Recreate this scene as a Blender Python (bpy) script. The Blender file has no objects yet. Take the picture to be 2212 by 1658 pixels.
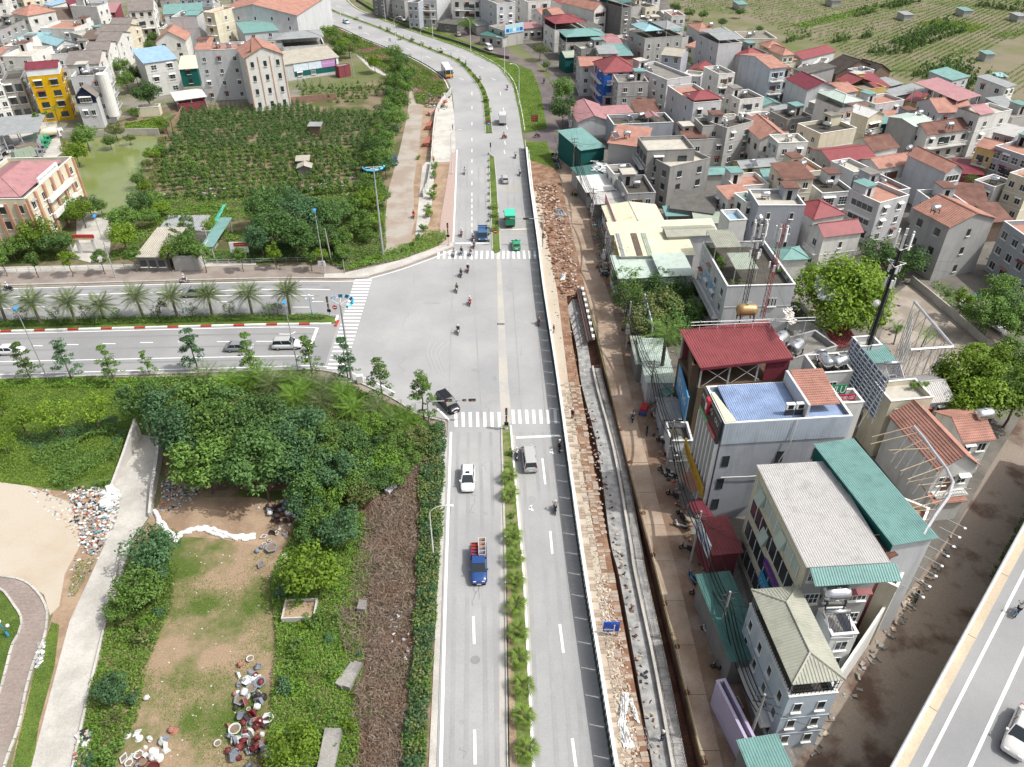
# aerial view of a road junction beside a dense town; sections: camera, light, ground, buildings, plants, vehicles, street furniture
import bpy,bmesh,math,random
import numpy as np
from mathutils import Vector,Matrix
from mathutils.geometry import tessellate_polygon
S=bpy.context.scene
COL=S.collection
FPX,PIT,HC=1650.0,math.radians(36.6),70.0
cam=bpy.data.cameras.new('camera');camo=bpy.data.objects.new('camera',cam);COL.objects.link(camo)
camo.location=(0,0,HC);camo.rotation_euler=(math.pi/2-PIT,0,0)
cam.sensor_fit='HORIZONTAL';cam.sensor_width=36.0;cam.lens=FPX/2212*36.0
cam.clip_start=0.5;cam.clip_end=6000
S.camera=camo
SUN=Vector((math.cos(math.radians(55)),-0.13,math.sin(math.radians(55)))).normalized()
w=bpy.data.worlds.new("World");S.world=w;w.use_nodes=True
nt=w.node_tree;bgn=nt.nodes['Background']
sky=nt.nodes.new('ShaderNodeTexSky');sky.sky_type='NISHITA';sky.sun_disc=False
sky.sun_elevation=math.asin(SUN.z);sky.sun_rotation=math.atan2(SUN.x,SUN.y)
sky.air_density=1.0;sky.dust_density=5.0;sky.ozone_density=1.0
hs_=nt.nodes.new('ShaderNodeHueSaturation');hs_.inputs['Saturation'].default_value=.42;nt.links.new(sky.outputs[0],hs_.inputs['Color']);nt.links.new(hs_.outputs[0],bgn.inputs[0]);bgn.inputs[1].default_value=0.15
sl=bpy.data.lights.new('sun','SUN');sl.energy=3.0;sl.angle=math.radians(0.53);sl.color=(1,0.985,0.955)
so=bpy.data.objects.new('sun',sl);COL.objects.link(so);so.rotation_euler=SUN.to_track_quat('Z','Y').to_euler()
vs=S.view_settings;vs.view_transform='Standard';vs.look='None';vs.gamma=1;vs.use_curve_mapping=False
vs.exposure=0.24
S.display_settings.display_device='sRGB'
try:
 S.cycles.max_bounces=5;S.cycles.diffuse_bounces=3;S.cycles.glossy_bounces=2
 S.cycles.transmission_bounces=3;S.cycles.use_denoising=True;S.cycles.caustics_reflective=False
except Exception:pass
_cf,_cu=Vector((0,math.cos(PIT),-math.sin(PIT))),Vector((0,math.sin(PIT),math.cos(PIT)))
def P(u,v,z=0.0):
 d=_cf+Vector((1,0,0))*((u-1106)/FPX)+_cu*(-(v-829)/FPX)
 t=(z-HC)/d.z
 return Vector((d.x*t,d.y*t,z))
def Zp(r,x,y):return(int(r[0])*553+x/4.0,int(r[1])*414.5+y/4.0)
def Z(r,x,y,z=0.0):return P(*Zp(r,x,y),z)
def sc_at(v):return(v+397)*0.8028/HC
RX=random.Random(7)
def tag(o,label=None,cat=None,group=None,kind=None):
 if label:o['label']=label
 if cat:o['category']=cat
 if group:o['group']=group
 if kind:o['kind']=kind
 return o
def link(name,me,mats=None,parent=None,loc=None,rz=None):
 o=bpy.data.objects.new(name,me);COL.objects.link(o)
 if mats is not None and me is not None and len(me.materials)==0:
  for m in(mats if isinstance(mats,(list,tuple))else[mats]):me.materials.append(m)
 if parent:o.parent=parent
 if loc is not None:o.location=loc
 if rz is not None:o.rotation_euler=(0,0,rz)
 return o
def empty(name,loc,rz=0,label=None,cat=None,group=None):
 o=bpy.data.objects.new(name,None);COL.objects.link(o);o.location=loc;o.rotation_euler=(0,0,rz)
 o.empty_display_size=0.3
 return tag(o,label,cat,group)
def copy_tree(o,parent=None):
 c=o.copy();COL.objects.link(c);c.parent=parent
 for ch in o.children:copy_tree(ch,c)
 return c
def omat(o,slot,m):
 o.material_slots[slot].link='OBJECT';o.material_slots[slot].material=m
def C(h):
 h=h.lstrip('#');r=[int(h[i:i+2],16)/255 for i in(0,2,4)]
 return tuple((c/12.92 if c<=.04045 else((c+.055)/1.055)**2.4)for c in r)
_M={}
def mat(name,col,rough=.8,var=.12,sc=.5,metal=0.0,kind='plain',col2=None,sc2=None,thr=(.42,.58),det=6,bump=0.0,spec=0.3):
 if name in _M:return _M[name]
 if isinstance(col,str):col=C(col)
 if isinstance(col2,str):col2=C(col2)
 m=bpy.data.materials.new(name);m.use_nodes=True;_M[name]=m
 n,l=m.node_tree.nodes,m.node_tree.links
 b=n['Principled BSDF'];b.inputs['Roughness'].default_value=rough;b.inputs['Metallic'].default_value=metal
 b.inputs['Specular IOR Level'].default_value=spec
 g=n.new('ShaderNodeNewGeometry')
 def noise(scale,detail=4,src=None,rgh=.6):
  t=n.new('ShaderNodeTexNoise');t.inputs['Scale'].default_value=scale;t.inputs['Detail'].default_value=detail
  t.inputs['Roughness'].default_value=rgh;l.new(src or g.outputs['Position'],t.inputs['Vector']);return t.outputs['Fac']
 def ramp(f,a,c,p0=.3,p1=.7):
  r=n.new('ShaderNodeValToRGB');l.new(f,r.inputs[0]);e=r.color_ramp.elements
  e[0].position,e[1].position=p0,p1;e[0].color=(*a,1);e[1].color=(*c,1);return r.outputs[0]
 def mix(f,a,c,mode='MIX'):
  x=n.new('ShaderNodeMix');x.data_type='RGBA';x.blend_type=mode
  if isinstance(f,float):x.inputs[0].default_value=f
  else:l.new(f,x.inputs[0])
  l.new(a,x.inputs[6]);l.new(c,x.inputs[7]);return x.outputs[2]
 lo=tuple(max(0,c*(1-var))for c in col);hi=tuple(min(1,c*(1+var))for c in col)
 if kind=='leaf':
  hi2=col2 or tuple(min(1,c*1.9)for c in col)
  r=ramp(g.outputs['Random Per Island'],col,hi2,0,1)
  oi=n.new('ShaderNodeObjectInfo');hv=n.new('ShaderNodeHueSaturation')
  mr=n.new('ShaderNodeMapRange');l.new(oi.outputs['Random'],mr.inputs[0]);mr.inputs[3].default_value=.75;mr.inputs[4].default_value=1.2
  l.new(mr.outputs[0],hv.inputs['Value']);l.new(r,hv.inputs['Color'])
  l.new(hv.outputs[0],b.inputs['Base Color'])
  tr=n.new('ShaderNodeBsdfTranslucent');l.new(hv.outputs[0],tr.inputs[0])
  ms=n.new('ShaderNodeMixShader');ms.inputs[0].default_value=.3
  l.new(b.outputs[0],ms.inputs[1]);l.new(tr.outputs[0],ms.inputs[2]);l.new(ms.outputs[0],n['Material Output'].inputs[0])
  return m
 if kind=='wall':
  mp=n.new('ShaderNodeMapping');mp.inputs['Scale'].default_value=(.7,.7,.1);l.new(g.outputs['Position'],mp.inputs[0])
  st=noise(1.2,5,mp.outputs[0])
  base=ramp(noise(sc,det),lo,hi)
  drk=tuple(c*.55 for c in col)
  q=n.new('ShaderNodeMapRange');l.new(st,q.inputs[0]);q.inputs[1].default_value=.5;q.inputs[2].default_value=.76
  q.inputs[3].default_value=0;q.inputs[4].default_value=.55;q.clamp=True
  dr=n.new('ShaderNodeRGB');dr.outputs[0].default_value=(*drk,1)
  c=mix(q.outputs[0],base,dr.outputs[0])
 elif col2 is not None:
  f=noise(sc2 or sc*.3,det)
  big=ramp(f,col,col2,*thr)
  fine=ramp(noise(sc*6,3),(1-var,)*3,(1+var,)*3)
  c=mix(1.0,big,fine,'MULTIPLY')
 else:
  c=ramp(noise(sc,det),lo,hi)
 l.new(c,b.inputs['Base Color'])
 if bump>0:
  bp=n.new('ShaderNodeBump');bp.inputs['Strength'].default_value=bump;bp.inputs['Distance'].default_value=.1
  l.new(noise(sc*5,5),bp.inputs['Height']);l.new(bp.outputs[0],b.inputs['Normal'])
 return m
class MB:
 def __init__(s):s.v=[];s.f=[];s.m=[]
 def quad(s,a,b,c,d,mi=0):
  k=len(s.v);s.v+=[tuple(a),tuple(b),tuple(c),tuple(d)];s.f.append((k,k+1,k+2,k+3));s.m.append(mi)
 def poly(s,pts,mi=0):
  k=len(s.v);s.v+=[tuple(p)for p in pts];s.f.append(tuple(range(k,k+len(pts))));s.m.append(mi)
 def box(s,x0,x1,y0,y1,z0,z1,mi=0):
  s.hexa([(x0,y0,z0),(x1,y0,z0),(x1,y1,z0),(x0,y1,z0)],[(x0,y0,z1),(x1,y0,z1),(x1,y1,z1),(x0,y1,z1)],mi)
 def hexa(s,b,t,mi=0):
  n=len(b);k=len(s.v);s.v+=[tuple(p)for p in b]+[tuple(p)for p in t]
  s.f.append(tuple(k+i for i in reversed(range(n))));s.f.append(tuple(k+n+i for i in range(n)))
  for i in range(n):
   j=(i+1)%n;s.f.append((k+i,k+j,k+n+j,k+n+i))
  s.m+=[mi]*(n+2)
 def tube(s,a,b,r0,r1=None,n=6,mi=0,cap=True):
  a,b=Vector(a),Vector(b);r1=r0 if r1 is None else r1
  d=(b-a);d=d.normalized()if d.length>1e-6 else Vector((0,0,1))
  x=d.orthogonal().normalized();y=d.cross(x)
  bt=[a+(x*math.cos(t)+y*math.sin(t))*r0 for t in[2*math.pi*i/n for i in range(n)]]
  tp=[b+(x*math.cos(t)+y*math.sin(t))*r1 for t in[2*math.pi*i/n for i in range(n)]]
  k=len(s.v);s.v+=[tuple(p)for p in bt+tp]
  for i in range(n):
   j=(i+1)%n;s.f.append((k+i,k+j,k+n+j,k+n+i));s.m.append(mi)
  if cap:s.f.append(tuple(k+i for i in reversed(range(n))));s.f.append(tuple(k+n+i for i in range(n)));s.m+=[mi,mi]
 def path(s,pts,r,n=5,mi=0):
  for a,b in zip(pts,pts[1:]):s.tube(a,b,r,r,n,mi)
 def lathe(s,prof,c=(0,0,0),n=12,mi=0,axis='z'):
  k=len(s.v)
  for r,z in prof:
   for i in range(n):
    t=2*math.pi*i/n
    p=(r*math.cos(t),r*math.sin(t),z)
    if axis=='x':p=(p[2],p[0],p[1])
    if axis=='y':p=(p[0],p[2],p[1])
    s.v.append((c[0]+p[0],c[1]+p[1],c[2]+p[2]))
  for q in range(len(prof)-1):
   for i in range(n):
    j=(i+1)%n;f=(k+q*n+i,k+q*n+j,k+(q+1)*n+j,k+(q+1)*n+i)
    s.f.append(f if axis!='y' else f[::-1]);s.m.append(mi)
 def mesh(s,name='m'):
  me=bpy.data.meshes.new(name);me.from_pydata(s.v,[],s.f)
  if any(s.m):me.polygons.foreach_set('material_index',s.m)
  return me
 def build(s,name,mats,parent=None,loc=None,rz=None,smooth=False):
  me=s.mesh(name)
  if smooth:me.polygons.foreach_set('use_smooth',[True]*len(me.polygons))
  return link(name,me,mats,parent,loc,rz)
def npmesh(name,V,nper=4):
 """V: (N, nper, 3) array of separate polygons"""
 N=len(V);me=bpy.data.meshes.new(name)
 me.vertices.add(N*nper);me.vertices.foreach_set('co',np.asarray(V,dtype=np.float32).ravel())
 me.loops.add(N*nper);me.loops.foreach_set('vertex_index',np.arange(N*nper,dtype=np.int32))
 me.polygons.add(N);me.polygons.foreach_set('loop_start',np.arange(0,N*nper,nper,dtype=np.int32))
 me.update(calc_edges=True);return me
def tess(loops,z):
 """flat polygon mesh (first loop outer, others holes), world xy points"""
 vs_=[[Vector((p[0],p[1],0))for p in lp]for lp in loops]
 tris=tessellate_polygon(vs_);flat=[p for lp in vs_ for p in lp]
 V=[(p.x,p.y,z)for p in flat];F=[]
 for t in tris:
  a,b,c=[flat[i]for i in t]
  if(b-a).cross(c-a).z<0:t=(t[0],t[2],t[1])
  F.append(tuple(t))
 return V,F
_gz=[0]
def gpoly(name,pts,z,m,kind='structure',label=None,cat=None,holes=(),parent=None,world=False,thick=0):
 _gz[0]+=1;z=z+_gz[0]*.0004
 W=[(p if world else P(p[0],p[1],z))for p in pts]
 H_=[[(p if world else P(p[0],p[1],z))for p in h]for h in holes]
 V,F=tess([W]+H_,z)
 if thick:
  n=len(W);k=len(V)
  for p in W:V.append((p[0],p[1],z-thick))
  ar=sum(W[i][0]*W[(i+1)%n][1]-W[(i+1)%n][0]*W[i][1]for i in range(n))
  for i in range(n):
   j=(i+1)%n;f=(k+i,k+j,j,i);F.append(f if ar>0 else f[::-1])
 me=bpy.data.meshes.new(name);me.from_pydata(V,[],F)
 o=link(name,me,m,parent);tag(o,label,cat,None,kind);return o
def ribbon_pts(pts,wd,off=0.0):
 L,R=[],[]
 n=len(pts)
 for i in range(n):
  a=pts[max(0,i-1)];b=pts[min(n-1,i+1)]
  d=Vector((b[0]-a[0],b[1]-a[1],0));d=d.normalized()if d.length>0 else Vector((1,0,0));q=Vector((-d.y,d.x,0))
  p=Vector((pts[i][0],pts[i][1],0))
  L.append(p+q*(off+wd/2));R.append(p+q*(off-wd/2))
 return L,R
def ribbon(mb,pts,wd,z,off=0.0,h=0.0,mi=0):
 L,R=ribbon_pts(pts,wd,off)
 for i in range(len(pts)-1):
  if h:
   mb.hexa([(*R[i][:2],z),(*R[i+1][:2],z),(*L[i+1][:2],z),(*L[i][:2],z)],[(*R[i][:2],z+h),(*R[i+1][:2],z+h),(*L[i+1][:2],z+h),(*L[i][:2],z+h)],mi)
  else:
   mb.quad((*R[i][:2],z),(*R[i+1][:2],z),(*L[i+1][:2],z),(*L[i][:2],z),mi)
def smooth_line(px,n=6,z=0.0):
 """Catmull-Rom through photo points -> world points"""
 W=[P(*p,z)if len(p)==2 else Vector(p)for p in px];out=[]
 for i in range(len(W)-1):
  a,b,c,d=W[max(0,i-1)],W[i],W[i+1],W[min(len(W)-1,i+2)]
  for k in range(n):
   t=k/n
   out.append(.5*((2*b)+(c-a)*t+(2*a-5*b+4*c-d)*t*t+(3*b-a-3*c+d)*t**3))
 out.append(W[-1]);return out
def along(pts,step,start=0.0):
 """points and headings every step metres"""
 out=[];need=start
 for a,b in zip(pts,pts[1:]):
  L=(b-a).length
  while need<=L and L>0:
   p=a+(b-a)*(need/L);out.append((p,math.atan2(b.y-a.y,b.x-a.x)));need+=step
  need-=L
 return out
def inpoly(xy,poly):
 x,y=xy[:,0],xy[:,1];ins=np.zeros(len(x),bool);n=len(poly);j=n-1
 for i in range(n):
  xi,yi,xj,yj=poly[i][0],poly[i][1],poly[j][0],poly[j][1]
  c=((yi>y)!=(yj>y))&(x<(xj-xi)*(y-yi)/((yj-yi)or 1e-9)+xi);ins^=c;j=i
 return ins
def sample_poly(px,n,rng,world=False):
 W=np.array([(p[0],p[1])for p in(px if world else[P(*p)for p in px])]);lo,hi=W.min(0),W.max(0);out=[]
 tot=0
 for _ in range(60):
  q=rng.uniform(lo,hi,(max(n,200),2));q=q[inpoly(q,W)];out.append(q);tot+=len(q)
  if tot>=n:break
 return np.concatenate(out)[:n]
def poly_area(px):
 W=[P(*p)for p in px];return abs(sum(W[i].x*W[(i+1)%len(W)].y-W[(i+1)%len(W)].x*W[i].y for i in range(len(W))))/2
def text_mesh(s,size=1.0):
 cu=bpy.data.curves.new('t','FONT');cu.body=s;cu.size=size;cu.align_x='CENTER';cu.align_y='CENTER';cu.extrude=0.0
 o=bpy.data.objects.new('t',cu);COL.objects.link(o)
 dg=bpy.context.evaluated_depsgraph_get();me=bpy.data.meshes.new_from_object(o.evaluated_get(dg));bpy.data.objects.remove(o);bpy.data.curves.remove(cu)
 return me
def put_text(s,parent,mx,width,height,m,name='lettering'):
 """lettering fitted into width x height in the xy plane of matrix mx (relative to parent)"""
 me=text_mesh(s)
 xs=[v.co.x for v in me.vertices];ys=[v.co.y for v in me.vertices]
 cx,cy=(min(xs)+max(xs))/2,(min(ys)+max(ys))/2
 sx=width/max(.01,max(xs)-min(xs));sy=height/max(.01,max(ys)-min(ys))
 for v in me.vertices:v.co=Vector(((v.co.x-cx)*sx,(v.co.y-cy)*sy,0))
 me.materials.clear();me.materials.append(m)
 o=link(name,me,None,parent);o.matrix_local=mx;return o
m_asph=mat('asphalt',(.295,.295,.295),.85,.07,1.2,col2=(.375,.37,.358),sc2=.09,thr=(.35,.7))
m_asph2=mat('asphalt_cross',(.24,.24,.24),.85,.06,1.2,col2=(.31,.31,.305),sc2=.08,thr=(.35,.7))
m_dust=mat('dusty_asphalt',(.44,.41,.36),.9,.08,1.0,col2=(.38,.37,.345),sc2=.2)
m_white=mat('road_paint',(.80,.80,.78),.6,.06,2.0)
m_yel=mat('faded_paint',(.50,.46,.33),.7,.1,2.0)
m_conc=mat('concrete',(.40,.38,.34),.85,.12,1.0,col2=(.50,.475,.43),sc2=.25)
m_concd=mat('concrete_dark',(.20,.19,.175),.9,.2,1.0,col2=(.30,.285,.26),sc2=.4)
m_kerb=mat('kerb_stone',(.42,.40,.36),.85,.15,1.5)
m_kwhite=mat('kerb_white',(.78,.77,.74),.7,.08,2)
m_kred=mat('kerb_red',(.42,.05,.04),.7,.12,2)
m_soil=mat('soil',(.23,.165,.105),.95,.25,1.2,col2=(.35,.27,.19),sc2=.3,bump=.5)
m_clay=mat('clay',(.30,.19,.125),.95,.2,1.2,col2=(.20,.105,.065),sc2=.5,bump=.6)
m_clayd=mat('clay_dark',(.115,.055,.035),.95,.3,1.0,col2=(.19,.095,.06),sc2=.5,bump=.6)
m_redroad=mat('red_concrete',(.40,.31,.235),.85,.12,1.2,col2=(.27,.185,.125),sc2=.3,thr=(.38,.68))
m_sand=mat('sand',(.47,.41,.33),.95,.06,1.0,col2=(.42,.34,.25),sc2=.12,thr=(.5,.75))
m_dirt=mat('dirt',(.36,.26,.175),.95,.15,1.0,col2=(.26,.18,.12),sc2=.3)
m_grassy=mat('grassy_ground',(.085,.12,.025),.95,.25,1.2,col2=(.30,.215,.14),sc2=.14,thr=(.40,.56))
m_green=mat('green_ground',(.06,.10,.018),.95,.3,1.0,col2=(.11,.16,.03),sc2=.2)
m_field=mat('field_soil',(.21,.16,.105),.95,.25,1.2,col2=(.09,.10,.035),sc2=.18)
m_base=mat('terrain',(.19,.17,.11),.95,.2,.5,col2=(.12,.14,.05),sc2=.03)
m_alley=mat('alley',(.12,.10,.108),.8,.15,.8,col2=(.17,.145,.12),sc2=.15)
m_mud=mat('mud_street',(.25,.205,.165),.75,.12,.8,col2=(.11,.07,.05),sc2=.16,thr=(.5,.62))
m_tilep=mat('paving',(.30,.255,.225),.9,.2,2.5,col2=(.235,.195,.165),sc2=.2)
m_water=mat('pond_water',(.165,.20,.055),.12,.05,.4,col2=(.20,.225,.085),sc2=.06,spec=.5)
m_brickw=mat('brick_wall',(.28,.17,.13),.9,.2,2.0)
m_metal=mat('galvanised',(.55,.56,.57),.45,.05,1.0,metal=.3)
m_black=mat('black_plastic',(.012,.012,.013),.5,.1)
m_dark=mat('dark_metal',(.04,.042,.045),.6,.1)
m_whitep=mat('white_paint',(.76,.76,.75),.6,.04)
m_redp=mat('red_paint',(.40,.03,.03),.6,.08)
m_bluep=mat('blue_paint',(.02,.11,.42),.6,.08)
m_lblue=mat('light_blue_plastic',(.10,.48,.72),.5,.05)
trench_px=[(1224,640),(1262,632),(1291,739),(1313,829),(1362,1030),(1418,1243),(1518,1658),(1542,1760),(1418,1760),(1404,1658),(1327,1243),(1286,1030),(1252,829),(1236,739)]
TR=[P(*p)for p in trench_px]
big=[(-1500,-60),(1500,-60),(2200,2600),(-2200,2600)]
gpoly('ground',big,-0.02,m_base,holes=[TR],world=True)
A_=lambda name,pts,z,m,**k:gpoly(name,pts,z,m,**k)
A_('soil_verge',[(-60,586),(553,574),(700,572),(985,532),(1010,560),(765,612),(553,606),(-60,624)],.0,m_tilep)
A_('verge_paving',[(-80,806),(553,796),(760,800),(900,870),(968,905),(966,945),(920,905),(760,835),(553,828),(-80,836)],.0,m_tilep)
A_('garden_ground',[(120,300),(385,225),(640,235),(835,165),(900,185),(870,330),(830,470),(830,560),(553,572),(-60,590),(-60,300)],.0,m_field)
A_('concrete_yard',[(-60,270),(120,255),(135,330),(40,400),(-60,420)],.02,m_conc)
A_('pond',[(88,470),(148,330),(155,305),(250,292),(345,296),(352,315),(305,360),(298,470)],.02,m_water)
A_('courtyard',[(165,460),(200,455),(245,470),(235,560),(205,570),(150,556),(165,520)],.02,m_conc)
A_('service_path',[(-60,578),(553,566),(553,573),(-60,592)],.02,m_conc)
A_('red_lane',[(886,183),(898,186),(915,230),(905,320),(893,400),(895,480),(885,528),(868,546),(828,545),(828,520),(838,414),(862,330),(880,250)],.02,mat('pink_lane',(.37,.335,.29),.9,.1,1.0,col2=(.31,.25,.20),sc2=.2))
A_('alley_road',[(765,115),(790,120),(845,158),(838,168),(800,150)],.02,m_conc)
A_('rough_strip',[(898,186),(960,225),(975,300),(985,380),(982,540),(900,545),(885,528),(895,480),(893,400),(905,320),(915,230)],.01,m_dirt)
A_('embankment',[(640,0),(700,45),(830,102),(960,170),(975,205),(960,240),(900,190),(830,155),(740,95),(660,60),(630,20)],.01,mat('brambly_ground',(.14,.12,.06),.95,.3,1.5,col2=(.22,.14,.102),sc2=.5))
A_('grass_bank',[(760,-10),(850,30),(960,72),(1040,105),(1080,130),(1106,135),(1150,150),(1166,190),(1185,280),(1130,288),(1122,250),(1108,185),(1075,140),(1000,104),(900,68),(820,40)],.01,m_green)
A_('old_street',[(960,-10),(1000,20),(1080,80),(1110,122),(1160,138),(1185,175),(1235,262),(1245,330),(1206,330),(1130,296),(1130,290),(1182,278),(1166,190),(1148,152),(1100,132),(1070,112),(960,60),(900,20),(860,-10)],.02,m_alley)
A_('green_mound',[(1137,308),(1180,305),(1195,345),(1200,365),(1140,345)],.03,m_green)
A_('construction_soil',[(1134,330),(1140,345),(1200,365),(1206,380),(1216,414),(1244,539),(1268,640),(1262,632),(1224,640),(1236,739),(1252,829),(1286,1030),(1327,1243),(1404,1658),(1418,1760),(1340,1760),(1326,1658),(1258,1243),(1202,829),(1146,414)],.01,m_clay)
A_('old_paving',[(1142,414),(1165,414),(1205,640),(1228,829),(1255,1000),(1300,1243),(1368,1600),(1395,1760),(1338,1760),(1324,1658),(1257,1243),(1201,829)],.03,m_sand)
pv_root=empty('old_pavement',(0,0,0));tag(pv_root,kind='structure');pvm=MB();pvm.box(-.36,.36,-.23,.23,0,.03);pvme=pvm.mesh('paver');pvme.materials.append(mat('paver',(.37,.30,.235),.9,.25,3));m_pv2=mat('paver_dark',(.33,.26,.20),.9,.2,3);rpv=random.Random(12)
for pc,(q,a_)in enumerate([x for x in along(smooth_line([(1210,829),(1236,1000),(1272,1243),(1302,1450),(1338,1670)],6),.5)for _k in(0,1,2,3)if rpv.random()<.62][:300]):
 pc=rpv.randrange(4)
 o=bpy.data.objects.new('paver',pvme);COL.objects.link(o);o.parent=pv_root;f_=(pc%4)*.76;o.location=(q.x-math.sin(a_)*f_+.3,q.y+math.cos(a_)*f_,.05+rpv.uniform(0,.02));o.rotation_euler=(rpv.uniform(-.03,.03),0,a_+math.pi/2+rpv.uniform(-.05,.05))
 if rpv.random()<.4:omat(o,0,m_pv2)
def slab_road():
 L=smooth_line([(1202,329),(1216,414),(1244,539),(1268,640),(1296,739),(1315,829),(1364,1030),(1420,1243),(1520,1658),(1545,1760)],8)
 R=smooth_line([(1242,329),(1261,414),(1284,539),(1316,640),(1339,739),(1356,829),(1407,1030),(1464,1243),(1562,1658),(1586,1760)],8)
 root=empty('street',(0,0,0));tag(root,kind='structure')
 mid=[(a+b)/2 for a,b in zip(L,R)]
 total=sum((b-a).length for a,b in zip(mid,mid[1:]));n=int(total/5.5)
 def at(line,t):
  k=t*(len(line)-1);i=min(int(k),len(line)-2);return line[i].lerp(line[i+1],k-i)
 cum=[0]
 for a,b in zip(mid,mid[1:]):cum.append(cum[-1]+(b-a).length)
 def par(dist):
  for i in range(len(cum)-1):
   if cum[i+1]>=dist:return(i+(dist-cum[i])/(cum[i+1]-cum[i]))/(len(cum)-1)
  return 1.0
 for i in range(n):
  t0,t1=par(total*i/n+.03),par(total*(i+1)/n-.03)
  k=MB();a,b,c,d=at(L,t0),at(R,t0),at(R,t1),at(L,t1)
  e=RX.uniform(0,.008)
  k.hexa([(*p[:2],0.005)for p in(a,d,c,b)][::-1],[(*p[:2],.05+e)for p in(a,d,c,b)][::-1])
  k.build('concrete_slab',m_redroad,root)
slab_road()
A_('muddy_gutter',[(1284,539),(1316,640),(1339,739),(1356,829),(1407,1030),(1464,1243),(1562,1658),(1586,1760),(1680,1760),(1655,1658),(1530,1243),(1450,1030),(1392,829),(1366,739),(1334,640),(1296,539),(1264,414),(1246,329)],.03,mat('street_mud',(.21,.135,.09),.7,.15,.9,col2=(.31,.235,.18),sc2=.25,thr=(.45,.65)))
A_('shop_pavement',[(1250,329),(1270,414),(1306,539),(1340,640),(1372,739),(1396,829),(1450,1030),(1530,1243),(1655,1658),(1700,1760),(1780,1760),(1700,1600),(1600,1243),(1540,1040),(1420,760),(1330,560),(1270,329)],.02,m_concd)
A_('back_street',[(1991,1243),(2071,1129),(2134,1016),(2212,891),(2320,720),(2400,760),(2212,1126),(2146,1243),(1915,1680),(1880,1760),(1650,1760),(1721,1648),(1876,1383)],.03,m_mud)
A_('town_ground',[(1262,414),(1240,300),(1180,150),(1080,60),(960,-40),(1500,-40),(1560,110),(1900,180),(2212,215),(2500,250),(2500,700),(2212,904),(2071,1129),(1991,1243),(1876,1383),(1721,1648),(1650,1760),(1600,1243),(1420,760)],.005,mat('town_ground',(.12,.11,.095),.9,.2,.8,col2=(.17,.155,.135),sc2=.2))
A_('open_yard',[(1930,640),(1960,615),(1990,612),(2070,650),(2180,745),(2140,800),(2000,860),(1900,900),(1890,760)],.02,mat('yard_concrete',(.36,.31,.26),.9,.12,.8,col2=(.25,.21,.17),sc2=.22))
A_('west_town_ground',[(-80,-40),(640,-40),(650,30),(700,60),(640,235),(385,225),(120,290),(-80,300)],.005,mat('west_ground',(.22,.20,.17),.9,.2,.8,col2=(.14,.15,.07),sc2=.15))
A_('far_fields',[(1430,-60),(1440,0),(1500,60),(1560,105),(1620,60),(1750,90),(1850,120),(1900,180),(2090,190),(2212,225),(2700,320),(2900,-200),(1500,-300)],.02,mat('crop_fields',(.135,.145,.06),.95,.2,.8,col2=(.20,.17,.115),sc2=.06,thr=(.42,.58)))
A_('meadow',[(-80,815),(340,815),(345,880),(235,1060),(110,1060),(-80,1040)],.01,m_green)
A_('sandy_lot',[(-80,1035),(0,1042),(60,1050),(150,1085),(190,1110),(178,1170),(140,1240),(128,1310),(108,1330),(95,1285),(50,1256),(0,1247),(-80,1247)],.02,m_sand)
A_('dirt_edge',[(60,1050),(110,1060),(240,1062),(225,1180),(150,1345),(108,1500),(60,1760),(0,1760),(60,1500),(110,1340),(140,1240),(178,1170),(190,1110)],.01,m_dirt)
A_('park_lawn',[(-80,1255),(0,1272),(33,1300),(48,1340),(43,1370),(28,1400),(12,1455),(0,1500),(-80,1600)],.04,m_green)
A_('grass_strip',[(112,1345),(128,1350),(118,1440),(85,1560),(55,1760),(5,1760),(40,1600),(75,1450)],.03,m_green)
A_('lane',[(306,940),(346,945),(335,1030),(326,1110),(280,1179),(266,1243),(225,1363),(185,1520),(155,1658),(130,1760),(40,1760),(67,1658),(110,1493),(150,1343),(200,1235),(225,1179),(235,1064),(262,1010)],.04,m_conc)
A_('lot_ground',[(330,1110),(360,1060),(640,1060),(600,1250),(600,1400),(560,1760),(130,1760),(155,1658),(225,1363),(266,1243),(280,1179)],.01,m_grassy)
A_('bare_patch',[(345,1120),(355,1075),(560,1075),(640,1100),(625,1190),(590,1260),(545,1230),(560,1180),(480,1165),(400,1160)],.025,m_dirt)
A_('overgrown_ground',[(345,815),(760,838),(920,905),(962,945),(955,1243),(940,1760),(560,1760),(600,1400),(640,1060),(360,1060),(346,945)],.015,mat('brown_litter',(.17,.115,.075),.95,.3,1.5,col2=(.26,.185,.125),sc2=.6))
m_wear=mat('worn_lane',(.36,.36,.35),.85,.05,1.0,col2=(.42,.41,.39),sc2=.06)
road=empty('road',(0,0,0));tag(road,kind='structure')
Lo=smooth_line([(645,-12),(653,10),(673,27),(703,47),(740,62),(778,80),(828,100),(885,122),(928,145),(963,170),(975,195),(979,220),(982,260),(984,330),(983,414),(978,537)],6)
Ro=smooth_line([(735,-12),(760,14),(790,30),(828,45),(878,65),(953,90),(1015,112),(1043,125),(1078,147),(1103,175),(1114,210),(1122,250),(1127,287),(1132,320),(1144,414),(1162,545)],6)
poly=Lo+[P(935,557),P(866,582),P(803,600),P(765,608),P(553,610),P(-80,627),P(-80,818),P(553,800),P(703,798),P(800,832),P(900,893),P(968,908),P(966,950),P(957,1243),P(943,1658),P(938,1760),P(1337,1760),P(1321,1658),P(1256,1243),P(1200,829)]+list(reversed(Ro))
gpoly('roadway',poly,.06,m_asph,kind=None,world=True,parent=road)
gpoly('side_apron',[(975,205),(966,215),(944,245),(936,300),(934,352),(972,350),(985,325),(983,260)],.05,m_conc)
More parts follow.
